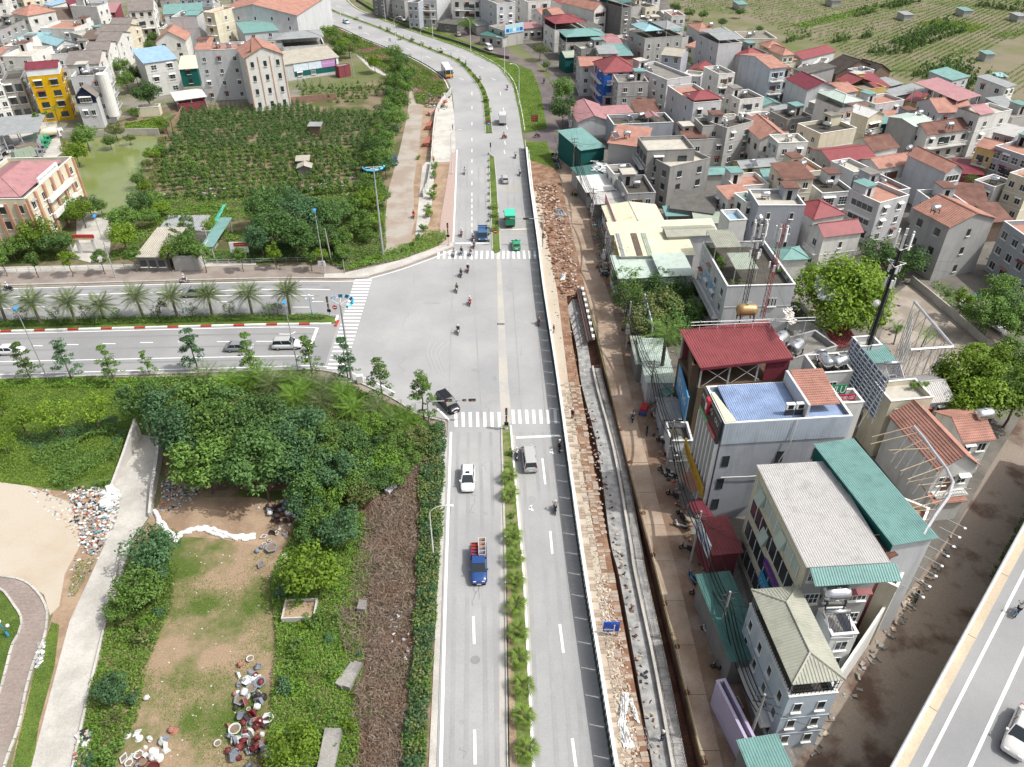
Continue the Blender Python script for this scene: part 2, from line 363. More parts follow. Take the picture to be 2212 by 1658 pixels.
gpoly('cross_road_surface',[(-80,627),(553,610),(765,608),(755,640),(735,685),(700,797),(553,800),(-80,818)],.065,m_asph2,kind=None,parent=road)
gpoly('dusty_band',[(1073,545),(1081,545),(1098,829),(1107,915),(1083,916),(1078,829)],.07,m_dust,kind=None,parent=road)
gpoly('dusty_edge',[(1092,920),(1088,1243),(1090,1658),(1078,1658),(1080,1243),(1084,920)],.07,m_dust,kind=None,parent=road)
gpoly('dusty_edge',[(1131,1243),(1152,1658),(1162,1658),(1139,1243),(1112,940),(1107,940)],.07,m_dust,kind=None,parent=road)
def part_line(name,px,wd,m=m_white,z=.105,n=4,off=0):
 k=MB();ribbon(k,smooth_line(px,n),wd,z,off);return k.build(name,m,road)
part_line('edge_line',[(645,-12),(653,10),(673,27),(703,47),(740,62),(778,80),(828,100),(885,122),(928,145),(963,170),(976,195)],.25,off=-.9)
part_line('edge_line',[(735,-12),(760,14),(790,30),(828,45),(878,65),(953,90),(1015,112),(1043,125),(1078,147),(1103,175),(1114,210),(1122,250),(1127,284)],.25,off=.9)
part_line('edge_line',[(987,325),(984,414),(979,528)],.3)
part_line('edge_line',[(1137,325),(1146,414),(1163,540)],.2,off=.6)
part_line('edge_line',[(969,935),(957,1243),(944,1658),(941,1720)],.32,off=.35)
part_line('edge_line',[(1132,1243),(1150,1640),(1157,1740)],.15,off=-.3)
part_line('edge_line',[(-60,626),(0,623),(553,607.5),(765,606),(803,599),(866,581),(935,556),(975,540)],.22,off=-.5)
part_line('edge_line',[(-60,648),(0,644),(553,627),(713,627.5)],.22)
part_line('edge_line',[(-60,723),(0,721),(553,707),(689,708)],.2,off=-.25)
part_line('edge_line',[(-60,786),(0,783),(553,771.5),(645,771)],.2)
part_line('edge_line',[(-60,816),(0,813),(553,797),(703,796),(790,822),(850,852)],.2,off=.3)
part_line('edge_line',[(945,884),(970,909)],.3)
part_line('edge_line',[(1065,330),(1075,414),(1078,480),(1080,545)],.12,off=-.8)
for px in([(440,640),(650,640.5)],[(650,640),(678,640)],[(674,653),(699,653)],[(632,665),(668,665)],[(603,723),(628,723),(638,718)]):
 part_line('lane_dash',px,.18)
for x0,x1,y in((7,22,668),(77,97,664.5),(140,162,662),(290,310,657),(380,400,655),(470,492,653),(72,93,748.5),(145,170,746),(222,250,744),(303,331,741.5),(385,411,740),(469,526,739.5),(553,590,739),(600,640,738)):
 part_line('lane_dash',[(x0,y),(x1,y)],.2)
for a,b in(((1022.5,1333),(1024.5,1393)),((1025,1578),(1026.5,1653)),((1171.5,992),(1178,1048)),((1188.5,1149),(1193,1198)),((1209,1350),(1217,1412)),((1236,1597),(1244,1658)),((1019,1700),(1020,1760))):
 part_line('lane_dash',[a,b],.28)
for y in(8,38,69,100,132,165,198,232,265,300,335):
 part_line('lane_dash',[(1019.5,414+y*.42),(1019.5,414+y*.42+8.5)],.17)
for y0,y1 in((394,402),(369,376),(345,352),(323,330),(299,306),(265,272),(230,237),(199,207)):
 part_line('lane_dash',[(1019.5,y0),(1019.5,y1)],.17)
for x,y in((997,172),(926,125),(881,107),(838,90),(793,74),(753,59),(720,44),(695,29)):
 part_line('lane_dash',[(x-5,y-2.5),(x+5,y+2.5)],.17)
for x,y in((1091,310),(1090,330),(1095,277),(1088,238),(1081,203),(1066,172),(1039,146),(1001,124),(958,106),(914,90),(887,80),(856,72),(820,59),(783,44),(750,30),(731,15)):
 s=(1 if y>200 else 5);part_line('lane_dash',[(x-s,y-(4 if y>190 else 2.5)),(x+s,y+(4 if y>190 else 2.5))],.17)
for i in range(8):part_line('rumble_bar',[(1087,399+i*2.4),(1139,399+i*2.4)],.12,m_yel)
for i in range(9):part_line('rumble_bar',[(1084,485+i*2.6),(1150,485+i*2.6)],.12,m_yel)
for i in range(5):part_line('rumble_bar',[(925+i*2,138-i*1.6),(945+i*2,132-i*1.6)],.15,m_yel)
ys=[770,795,820,845,871,898,925,951,980,1008,1036,1065,1094,1124,1155,1186,1218,1250,1283,1316,1350,1385,1420,1457,1494,1530]
for y in ys:
 xl=850-(y-770)*(850-612)/760;xr=1000-(y-770)*(1000-775)/760*1.0
 if y==770:xl=853
 k=MB();pts=[Z('11',xl,y+6),Z('11',xr,y+6),Z('11',xr+2,y-6),Z('11',xl+2,y-6)]
 k.quad(*[(p.x,p.y,.108)for p in pts]);k.build('crosswalk_stripe',m_white,road)
def stripes(r,xs,y0,y1,wd,slant=0):
 for x in xs:
  k=MB();pts=[Z(r,x+slant,y1),Z(r,x+wd+slant,y1),Z(r,x+wd,y0),Z(r,x,y0)]
  k.quad(*[(p.x,p.y,.108)for p in pts]);k.build('crosswalk_stripe',m_white,road)
stripes('12',[1713,1775,1837,1900,1962,2024,2087],252,380,26,4)
stripes('22',[-6,50,112,172,232,296,358],232,352,26,8)
stripes('11',[1570,1618,1666,1714,1762,1800,1848,1895,1942,1990,2036,2084,2130,2170],516,585,20,-4)
stripes('21',[0,44,92,140,184],514,584,20,6)
def bar(px,wd=.35):part_line('stop_line',px,wd)
bar([Zp('11',1722,450),Zp('11',2010,448)],.45);bar([Zp('11',2115,515-180),Zp('21',160,325)],.3)
bar([Zp('22',35,472),Zp('22',412,455)],.45);bar([Zp('11',532,1180),Zp('11',478,1320),Zp('11',425,1465)],.5)
for r,x,y in(('22',160,1080),('22',340,590)):
 k=MB();a=Z(r,x+20,y+25);b=Z(r,x-5,y-10);ribbon(k,[a,b],.25,.112);ribbon(k,[b,Z(r,x-8,y+15)],.25,.112);ribbon(k,[b,Z(r,x+12,y-22)],.2,.112);k.build('turn_arrow',m_white,road)
m_patch=mat('patch_asphalt',(.24,.24,.24),.9,.06)
for cx,cy,w_,h_ in((705,621.5,1.3,.9),(681,779,1.4,.9),(250,628.5,1.2,.9),(1027,1427,1.0,1.0)):
 c=P(cx,cy);k=MB();n=16;k.poly([(c.x+w_/2*math.cos(t),c.y+h_/2*math.sin(t),.102)for t in[2*math.pi*i/n for i in range(n)]]);k.build('manhole_cover',m_patch,road)
for i in range(6):
 k=MB();c=P(1075+i*2.7,701.5);k.box(c.x-.07,c.x+.07,c.y-.3,c.y+.3,.072,.102);k.build('drain_bar',m_dark,road)
m_skid=mat('tyre_mark',(.36,.35,.335),.9,.05)
m_skid2=mat('tyre_mark_light',(.405,.40,.39),.9,.05)
for i in range(5):
 part_line('tyre_mark',[(905+i*5,645+i*3),(955+i*4,618+i*4),(1010,588+i*6)],.12,m_skid,.112)
for i in range(4):
 part_line('tyre_mark',[(930+i*14,740),(922+i*9,765),(935+i*9,800)],.12,m_skid2,.112)
m_trk=mat('wheel_track',(.265,.265,.262),.9,.06,1,col2=(.33,.328,.32),sc2=.12,thr=(.3,.6));m_crk=mat('crack',(.19,.19,.185),.9)
for(a0,a1,a2),(b0,b1,b2)in(((990,983,975),(1012,1010,1006)),((1036,1045,1052),(1060,1068,1076)),((1125,1145,1166),(1152,1180,1208)),((1172,1205,1240),(1190,1228,1268))):
 for q in((a0,a1,a2),(b0,b1,b2)):part_line('wheel_track',[(q[0],935),(q[1],1243),(q[2],1740)],.45,m_trk,.09)
for q in((996,990),(1010,1005),(1034,1033),(1048,1050),(1095,1100),(1108,1114),(1124,1132),(1137,1146)):part_line('wheel_track',[(q[0],345),(q[1],525)],.4,m_trk,.09)
for y0,y1 in((634,617),(656,641),(735,723),(761,748),(792,779)):part_line('wheel_track',[(-60,y0),(553,y1),(690,y1)],.45,mat('wheel_track_cross',(.235,.235,.235),.9,.05),.09)
rk=random.Random(9)
for i in range(16):
 x,y=(rk.uniform(975,1060),rk.uniform(960,1640))if i%2 else(rk.uniform(850,1150),rk.uniform(590,880));pts_=[(x,y)]
 for j in range(5):x+=rk.uniform(-9,9);y+=rk.uniform(-1,12);pts_.append((x,y))
 part_line('crack',pts_,.035,m_crk,.099,2)
for cx,cy,w_,h_ in((1045,1110,9,5),(1150,1080,10,9),(1000,1560,12,7),(930,655,22,4),(1030,800,14,5),(640,735,20,3),(1180,1300,8,14),(1010,440,8,9),(1100,620,9,10)):
 n=10;pts_=[(cx+w_*math.cos(t)*rk.uniform(.6,1.1),cy+h_*math.sin(t)*rk.uniform(.6,1.1))for t in[2*math.pi*i/n for i in range(n)]];gpoly('stain',pts_,.075,m_trk,kind=None,parent=road)
for px in([(978,560),(975,700),(971,829),(969,905)],[(1021,560),(1028,700),(1036,829),(1040,905)],[(1103,560),(1122,829),(1128,905)],[(1149,560),(1172,829),(1178,905)]):
 part_line('pavement_seam',px,.12,m_trk,.10)
def kerb(name,px,m,wd=.3,h=.15,close=False,n=4,z=.05):
 k=MB();ribbon(k,smooth_line(px,n),wd,z,0,h);return tag(k.build(name,m),kind='structure')
ms=[(1083,922),(1088,918),(1098,918),(1103,922),(1131,1243),(1152,1658),(1158,1760),(1100,1760),(1096,1658),(1092,1243)]
gpoly('median_planting',ms,.16,mat('median_grass',(.10,.15,.03),.95,.3,1.5,col2=(.20,.20,.09),sc2=.8),thick=.12)
kerb('kerb',[(1103,922),(1117,1083),(1131,1243),(1142,1450),(1152,1658),(1158,1760)],m_kwhite,.25)
kerb('kerb',[(1083,922),(1088,1083),(1092,1243),(1095,1450),(1098,1658),(1100,1760)],m_kerb,.25)
gpoly('median_soil',[(1093,1243),(1103,1243),(1118,1658),(1122,1760),(1101,1760),(1098,1658)],.18,m_soil)
mn=[(1064,540),(1068,546),(1077,546),(1081,540),(1074,414),(1068,340),(1060,336),(1056,340),(1059,414)]
gpoly('median_planting',mn,.16,m_green,thick=.12)
kerb('kerb',[(1081,540),(1074,414),(1068,340)],m_kerb,.2);kerb('kerb',[(1064,540),(1059,414),(1056,340)],m_kerb,.2)
mcl=smooth_line([(1056.5,289),(1053,250),(1048,212),(1040,190),(1028,172),(1003,144),(978,127),(928,107),(878,87),(815,60),(760,40),(715,22),(688,0),(675,-14)],5)
k=MB();ribbon(k,mcl,1.9,.04,0,.14);tag(k.build('median_planting',m_green),kind='structure')
k=MB();ribbon(k,mcl,.2,.05,.95,.16);ribbon(k,mcl,.2,.05,-.95,.16);tag(k.build('kerb',m_kerb),kind='structure')
isl=[(-80,695),(553,681),(712,682),(726,686),(725,696),(715,700),(553,701.5),(0,715),(-80,718)]
gpoly('island_planting',isl,.2,m_green,thick=.15)
rw=along(smooth_line([(728,690),(724,698),(713,702),(553,704),(0,718),(-80,720)],6),1.85)
isl_root=empty('kerb',(0,0,0));tag(isl_root,kind='structure')
kb=MB();kb.box(-.9,.9,-.18,.18,0,.26);kbm=kb.mesh('kerb_block')
for i,(p,a)in enumerate(rw):
 me=kbm if i==0 else kbm
 o=bpy.data.objects.new('kerb_stone',me);COL.objects.link(o);o.parent=isl_root;o.location=(p.x,p.y,.06);o.rotation_euler=(0,0,a)
 if i==0:me.materials.append(m_kwhite)
 omat(o,0,m_kred if i%3==1 else m_kwhite)
kerb('kerb',[(-80,696),(553,681.5),(712,682),(724,686)],m_kerb,.25)
kerb('kerb',[(-60,620),(0,618),(553,603),(765,602),(803,595),(866,577),(935,551),(978,534)],m_kerb,.35)
kerb('kerb',[(-60,821),(553,803),(703,802),(800,838),(860,868),(900,895),(962,912)],m_kerb,.35)
gpoly('corner_pavement',[(700,602),(765,601),(803,594),(866,576),(935,550),(978,533),(982,522),(940,534),(866,562),(800,578),(740,590),(700,592)],.1,m_conc,thick=.08)
gpoly('north_pavement',[(984,330),(983,414),(980,530),(948,534),(952,470),(962,414),(975,330)],.08,mat('pink_paving',(.40,.30,.26),.9,.1,2))
gpoly('hedge_pavement',[(966,945),(956,1243),(942,1658),(938,1760),(918,1760),(926,1658),(946,1243),(955,945)],.1,m_conc,thick=.08)
gpoly('concrete_strip',[(925,345),(940,352),(935,420),(928,480),(905,520),(895,530),(905,430),(912,360)],.04,m_conc)
outer=smooth_line([(-60,1238),(0,1246),(50,1256),(82,1281),(100,1313),(102,1343),(95,1383),(75,1430),(57,1493),(42,1568),(15,1643),(0,1700)],6)
inner=smooth_line([(-60,1262),(0,1273),(32,1310),(47,1338),(42,1368),(27,1398),(12,1455),(0,1498),(-30,1560),(-60,1640),(-80,1700),(-90,1760)],6)
bp=empty('path',(0,0,0));tag(bp,kind='structure')
gpoly('path_bed',list(outer)+list(reversed(inner)),.05,m_tilep,kind=None,world=True,parent=bp)
for ln in(outer,inner):
 for p,a in along(ln,1.25):
  k=MB();k.box(-.58,.58,-.12,.12,0,.2);k.build('kerb_stone',m_conc,bp,(p.x,p.y,.03),a)
bm_=MB();bm_.box(-.17,.17,-.08,.08,0,.03);bme=bm_.mesh('brick');m_bk=mat('path_brick',(.27,.215,.19),.9,.2,3);bme.materials.append(m_bk)
rng=np.random.default_rng(3)
pq=[P(*p)for p in[(0,1250),(45,1262),(75,1285),(92,1315),(94,1345),(85,1385),(64,1440),(45,1510),(30,1570),(0,1640),(0,1500),(14,1455),(30,1400),(46,1368),(51,1338),(35,1305),(0,1268)]]
xs=np.arange(min(p.x for p in pq),max(p.x for p in pq),.62);ysn=np.arange(min(p.y for p in pq),max(p.y for p in pq),.46)
gg=np.array([(x+(j%2)*.31,y)for j,y in enumerate(ysn)for x in xs]);gg=gg[inpoly(gg,pq)]
gg=gg[np.argsort(gg[:,1])][:300]
for x,y in gg:
 o=bpy.data.objects.new('brick',bme);COL.objects.link(o);o.parent=bp;o.location=(x,y,.05+RX.uniform(0,.015));o.scale=(1.6,2.2,1);o.rotation_euler=(0,0,RX.uniform(-.04,.04))
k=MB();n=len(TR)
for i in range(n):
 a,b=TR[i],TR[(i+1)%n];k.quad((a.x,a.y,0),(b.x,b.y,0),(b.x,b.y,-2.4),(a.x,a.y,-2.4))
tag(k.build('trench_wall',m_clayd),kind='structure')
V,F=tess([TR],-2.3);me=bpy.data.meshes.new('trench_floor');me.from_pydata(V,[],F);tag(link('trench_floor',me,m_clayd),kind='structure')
slL=[(1225,664),(1246,752),(1256,829),(1291,969),(1318,1166),(1337,1243),(1376,1456),(1410,1658),(1428,1760)]
slR=[(1245,634),(1268,739),(1284,829),(1323,979),(1356,1166),(1368,1243),(1410,1443),(1448,1658),(1466,1760)]
Ls=smooth_line(slL,6,-1.0);Rs=smooth_line(slR,6,-1.0)
drain=empty('drain_channel',Ls[0],0,'grey concrete drain channel being cast in the long open trench','drain')
def rel(p,o):return(p[0]-o[0],p[1]-o[1],p[2])
o0=(Ls[0].x,Ls[0].y,0);drain.location=(o0[0],o0[1],0)
m_slab=mat('wet_concrete',(.20,.20,.195),.7,.2,1.5,col2=(.38,.375,.355),sc2=.9,thr=(.36,.62))
k=MB()
for i in range(len(Ls)-1):
 k.hexa([rel((*Ls[i][:2],-2.2),o0),rel((*Ls[i+1][:2],-2.2),o0),rel((*Rs[i+1][:2],-2.2),o0),rel((*Rs[i][:2],-2.2),o0)][::-1],[rel((*Ls[i][:2],-1.0),o0),rel((*Ls[i+1][:2],-1.0),o0),rel((*Rs[i+1][:2],-1.0),o0),rel((*Rs[i][:2],-1.0),o0)][::-1])
k.build('floor_slab',m_slab,drain)
k=MB();Rr=[Vector((p.x-o0[0],p.y-o0[1],0))for p in Rs[10:]]
ribbon(k,Rr,.28,-1.0,.16,.55);k.build('side_wall',m_conc,drain)
k=MB();ribbon(k,Rr,1.25,-1.25,.95,.3);k.build('footing',m_slab,drain)
k=MB()
for p,a in along(Rr,.3):
 q=Vector((-math.sin(a),math.cos(a),0))
 for off in(.5,1.4):
  b=p+q*off+Vector((RX.uniform(-.03,.03),RX.uniform(-.03,.03),-.95));k.tube(b,b+Vector((RX.uniform(-.05,.05),RX.uniform(-.05,.05),.75)),.03,n=3,cap=False)
tag(k.build('rebar',mat('rebar',(.20,.14,.11),.7,.2),drain),kind='stuff')
k=MB()
for p,a in along(Rr,1.0):
 q=Vector((-math.sin(a),math.cos(a),0));k.tube(p+q*.45+Vector((0,0,-.5)),p+q*1.5+Vector((0,0,-.5)),.025,n=3)
tag(k.build('rebar_tie',mat('rebar',(0,0,0)),drain),kind='stuff')
kw=MB();wl=smooth_line([(1345,1440),(1375,1560),(1402,1658),(1420,1740)],6,-1.5);ribbon(kw,wl,.8,-1.5,.3)
tag(kw.build('muddy_water',mat('muddy_water',(.20,.125,.085),.2,.08,spec=.5)),kind='structure')
shor=empty('trench_shoring',P(1256,690),0,'rusty steel sheet pile shoring with white blocks at the north end of the trench','shoring')
so_=shor.location.copy()
k=MB();A1,A2=P(1246,628,.3),P(1270,739,.3);B1,B2=P(1256,622,.3),P(1281,735,.3)
for a,b in((A1,A2),(B1,B2)):k.path([a-so_,b-so_],.14,6)
k.build('wale_beam',mat('rust',(.16,.07,.04),.7,.25),shor)
for t in np.linspace(.04,.95,9):
 k=MB();c=(B1.lerp(B2,t))-so_;k.box(c.x-.1,c.x+.35,c.y-.45,c.y+.45,0,.6);k.build('white_block',m_kwhite,shor)
for t in np.linspace(.3,.97,6):
 k=MB();a=A1.lerp(A2,t)-so_;b=P(1226+t*20,664+t*90,-.9)-so_;k.tube(a,b,.06,n=5);k.build('strut',m_dark,shor)
k=MB();k.path([P(1250,626,.1)-so_,P(1275,737,.1)-so_],.3,4);k.build('pile_cap',m_dark,shor)
m_fence=mat('fence_green',(.035,.06,.055),.6,.15)
m_fence2=mat('fence_top',(.60,.61,.60),.5,.1)
def fence_run(px,label,m,hgt,step,rail=True,top=True):
 pts=smooth_line(px,6);st=along(pts,step);o=pts[0]
 root=empty('hoarding_fence',(o.x,o.y,0),0,label,'fence')
 for(p,a)in st:
  k=MB();L=step-.09;nn=8;x0=0
  for i in range(nn):
   xa,xb=i*L/nn,(i+1)*L/nn;w_=.03 if i%2 else-.03
   k.box(xa,xb,w_-.02,w_+.02,.1,hgt,0)
  o2=k.build('fence_panel',m,root,(p.x-o.x,p.y-o.y,0),a+RX.uniform(-.012,.012))
 if top:
  k=MB();ribbon(k,[Vector((p.x-o.x,p.y-o.y,0))for p in pts],.09,hgt+.005,0,.07);k.build('top_rail',m_fence2,root)
 return root
fence_run([(1134,322),(1143.5,414),(1160,540),(1172,640),(1200,829),(1228,1040),(1256,1243),(1290,1460),(1321,1658),(1337,1750)],'long dark green hoarding fence between the carriageway and the dug up verge',m_fence,2.3,3.05)
kerb('barrier_kerb',[(1137,322),(1146.5,414),(1163,540),(1176,640),(1205,829),(1234,1040),(1263,1243),(1298,1460),(1330,1658),(1346,1750)],m_kwhite,.5,.45)
m_hoard=mat('white_hoarding',(.66,.66,.64),.6,.1)
fence_run([(975,203),(968,214),(955,228),(945,245),(940,265),(936,300),(934,330),(932,352)],'white corrugated hoarding curving beside the road near the piled red beams',m_hoard,2.1,2.6,top=False)
fence_run([(932,356),(925,400),(917,420)],'short white hoarding end below the curved site fence',m_hoard,1.6,2.6,top=False)
def guardrail(px,label,step=4):
 pts=smooth_line(px,5);o=pts[0];root=empty('guard_rail',(o.x,o.y,0),0,label,'guard rail')
 q=[Vector((p.x-o.x,p.y-o.y,0))for p in pts]
 k=MB();ribbon(k,q,.06,.45,0,.3);k.build('rail',m_dark,root)
 for p,a in along(q,step):
  k=MB();k.box(-.07,.07,-.07,.07,0,.8);k.build('post',m_metal,root,(p.x,p.y,0),a)
guardrail([(645,2),(653,14),(672,31),(702,51),(740,66),(778,84),(828,104),(885,126),(928,149),(962,174)],'dark guard rail on posts along the outer bend of the road')
pts=smooth_line([(-40,592),(100,586),(250,580),(400,573),(553,569),(660,566),(700,566)],4);o=pts[0]
rl=empty('railing',(o.x,o.y,0),0,'low pale grey metal railing behind the row of round street trees','railing')
q=[Vector((p.x-o.x,p.y-o.y,0))for p in pts];k=MB()
for h in(.5,.95):k.path([p+Vector((0,0,h))for p in q],.035,4)
k.build('rail',m_metal,rl)
for p,a in along(q,2.2):
 k=MB();k.tube(p,p+Vector((0,0,1.05)),.05,n=4);k.build('post',m_metal,rl)
pts=smooth_line([(770,2),(830,38),(900,66),(1000,98),(1060,120),(1100,128)],4);o=pts[0]
k=MB();ribbon(k,pts,.5,-.02,0,1.0);tag(k.build('retaining_wall',mat('dark_stone',(.11,.10,.09),.9,.3,2.5,bump=.5)),'dark stone retaining wall between the grassy bank and old street','wall')
HO=9.0
oL=[P(u,v,HO)for u,v in[(2360,700),(2212,1128),(2149,1243),(2040,1440),(1922,1658),(1866,1760)]]
dirv=(oL[-1]-oL[1]).normalized();prp=Vector((-dirv.y,dirv.x,0))
if prp.x<0:prp=-prp
W_=17.0
ov=empty('overpass',(oL[-1].x,oL[-1].y,0));tag(ov,'grey elevated road deck with white lines crossing the bottom right corner','overpass')
oo=Vector((oL[-1].x,oL[-1].y,0));E1=oL[1]-dirv*25-oo;E2=oL[-1]+dirv*25-oo
def dpoint(t,s,z):p=E1.lerp(E2,t)+prp*s;return(p.x,p.y,z)
def deckstrip(name,s0,s1,z0,z1,m):
 k=MB();k.hexa([dpoint(0,s0,z0),dpoint(1,s0,z0),dpoint(1,s1,z0),dpoint(0,s1,z0)],[dpoint(0,s0,z1),dpoint(1,s0,z1),dpoint(1,s1,z1),dpoint(0,s1,z1)])
 return k.build(name,m,ov)
deckstrip('deck',.06,W_,HO-1.9,HO-1.0,m_conc)
deckstrip('girder',.8,W_-1.5,HO-3.2,HO-1.9,m_concd)
deckstrip('parapet',0,.32,HO-1.0,HO,mat('parapet_white',(.70,.70,.67),.8,.1,1.5))
deckstrip('deck_surface',.33,W_-.3,HO-1.0,HO-.98,m_asph2)
deckstrip('dusty_shoulder',.33,1.1,HO-.98,HO-.974,mat('shoulder_dust',(.50,.42,.31),.9,.1,1.0,col2=(.42,.35,.26),sc2=.3))
deckstrip('edge_line',1.95,2.2,HO-.98,HO-.97,m_white)
deckstrip('edge_line',4.6,4.88,HO-.98,HO-.97,m_white)
deckstrip('hand_rail',.1,.2,HO+.18,HO+.26,m_metal)
L_=(E2-E1).length
for i in range(int(L_/1.5)):
 k=MB();t=i*1.5/L_;a=dpoint(t,.15,HO);k.tube(a,(a[0],a[1],HO+.22),.03,n=4);k.build('rail_post',m_metal,ov)
for i in range(int(L_/10)):
 k=MB();t=(i*10+3)/L_;k.hexa([dpoint(t,.36,HO-.973),dpoint(t+.05/L_,.36,HO-.973),dpoint(t+.05/L_,1.08,HO-.973),dpoint(t,1.08,HO-.973)],[dpoint(t,.36,HO-.968),dpoint(t+.05/L_,.36,HO-.968),dpoint(t+.05/L_,1.08,HO-.968),dpoint(t,1.08,HO-.968)]);k.build('joint',m_dark,ov)
for i in range(5):
 k=MB();a=dpoint((i+.35)/5,W_/2,0);k.tube(a,(a[0],a[1],HO-3.1),.8,n=12);k.build('pier',m_concd,ov)
def wallrun(name,px,h0,h1,th,m,label,cat='wall',z0=0):
 pts=[P(*p)for p in px];o=pts[0];k=MB();n=len(pts);L,R=ribbon_pts([Vector((p.x-o.x,p.y-o.y,0))for p in pts],th)
 for i in range(n-1):
  ha,hb=h0+(h1-h0)*i/(n-1),h0+(h1-h0)*(i+1)/(n-1)
  k.hexa([(*R[i][:2],z0),(*R[i+1][:2],z0),(*L[i+1][:2],z0),(*L[i][:2],z0)],[(*R[i][:2],ha),(*R[i+1][:2],hb),(*L[i+1][:2],hb),(*L[i][:2],ha)])
 o_=k.build(name,m,None,(o.x,o.y,0));tag(o_,label,cat);return o_
m_ret=mat('retaining',(.52,.50,.46),.9,.1,1.0,kind='wall')
wallrun('retaining_wall',[(306,945),(275,1000),(236,1066)],3.4,.3,.3,m_ret,'tapering pale concrete retaining wall on the meadow side of the lane')
wallrun('retaining_wall',[(354,950),(345,1010),(333,1070),(326,1118)],2.2,.8,.35,m_ret,'pale concrete retaining wall below the dense trees beside the lane')
wallrun('low_wall',[(263,1180),(230,1345),(205,1450),(180,1560),(160,1658)],.35,.35,.25,m_conc,'low grey kerb wall along the overgrown side of the lane')
wallrun('brick_wall',[(545,240),(553,238),(640,224),(728,216)],2.0,2.0,.3,m_brickw,'dark brick garden wall below the white tower house')
wallrun('site_wall',[(100,300),(200,296),(300,292),(345,292)],1.8,1.8,.25,m_conc,'grey plastered wall along the far bank of the green pond')
wallrun('boundary_wall',[(356,290),(385,262),(405,225)],1.6,1.6,.2,m_brickw,'crumbling brick and post wall at the left edge of the peach field')
wallrun('boundary_wall',[(1965,612),(2000,640),(2060,690),(2140,760),(2180,790)],1.6,1.4,.2,m_conc,'low concrete wall along the right edge of the open yard')
def wm(name,h,k=.85,**kw):c=C(h);return mat(name,tuple(min(.85,x*k)for x in c),.85,.07,.6,kind='wall',**kw)
W=dict(white=wm('wall_white','#e6e4de'),white2=wm('wall_offwhite','#dddcd7'),cream=wm('wall_cream','#ddd5bd'),yellow=wm('wall_yellow','#d8ab0a'),straw=wm('wall_straw','#d9bd7c'),grey=wm('wall_grey','#adacaa'),lgrey=wm('wall_light_grey','#cecfd0'),dgrey=wm('wall_dark_grey','#82817f'),raw=wm('wall_raw_cement','#9f9d99'),bluegrey=wm('wall_blue_grey','#b1b5bc'),blue=wm('wall_pale_blue','#c3cdd7'),pink=wm('wall_pink','#dab6c6'),maroon=wm('wall_maroon','#8d4a52'),teal=wm('wall_teal','#1e6560'),tan=wm('wall_tan','#c79a82'),brown=wm('wall_brown','#6b5a48'),brick=wm('wall_brick','#7d6a5c'),lilac=wm('wall_lilac','#b7acc4'),navy=wm('wall_navy','#2c3550'),old=wm('wall_old','#bcbab5'))
def rm(name,h,rough=.5,var=.1,**kw):
 c=C(h);g=sum(c)/3;k_=.62 if 'tile' in name else .72;c=tuple((x*k_+g*(1-k_))*.86 for x in c);return mat(name,c,rough,var,.5,kind='wall',**kw)
Rf=dict(orange=rm('tile_orange','#c27a5c',.75,.2),red=rm('metal_red','#9b3a3e',.5),maroon=rm('metal_maroon','#8a2438',.5),pink=rm('metal_pink','#b97a7c',.5),brown=rm('tile_brown','#79624f',.85,.2),greybrown=rm('tile_grey_brown','#8a7d74',.85,.15),dbrown=rm('tile_dark_brown','#4d3f37',.9,.25),rust=rm('tile_rust','#84503c',.85,.3),teal=rm('metal_teal','#6ea69e',.5),dteal=rm('metal_dark_teal','#417b73',.55,.12),sage=rm('metal_sage','#a9b5a0',.55),mint=rm('metal_mint','#bcd0c0',.5),olive=rm('metal_olive','#a9a994',.55),lgrey=rm('metal_light_grey','#c3bfb9',.5,.05),grey=rm('metal_grey','#9b9f9e',.55),dgrey=rm('sheet_dark_grey','#6a665f',.85,.2),lblue=rm('metal_light_blue','#8dbbdd',.5),cyan=rm('metal_cyan','#8cc4cc',.5),blue=rm('metal_blue','#84a0cc',.5,.2),cream=rm('metal_cream','#dcd9b8',.5,.06),yellow=rm('metal_yellow','#e3dcb0',.5,.08),beige=rm('sheet_beige','#b5ac98',.8,.1),white=rm('sheet_white','#dddbd5',.5,.05),terra=rm('terrace_terracotta','#bd8065',.85,.12),floor=rm('terrace_grey','#8b867c',.9,.2),dfloor=rm('terrace_dark','#575248',.9,.25),lfloor=rm('terrace_light','#c6beac',.9,.12))
m_win=mat('window_frame_white',(.72,.72,.70),.5,.04);m_winb=mat('window_frame_brown',(.12,.06,.04),.6,.1);m_wind=mat('window_frame_dark',(.05,.05,.05),.5,.1)
m_glass=mat('window_glass',(.035,.045,.05),.15,.2,.4,spec=.6);m_hole=mat('dark_opening',(.012,.011,.01),.9,.1)
m_trim=mat('trim_white',(.72,.71,.67),.8,.06,1.5);m_rail=mat('rail_steel',(.5,.5,.5),.4,.1,metal=.4)
_W={}
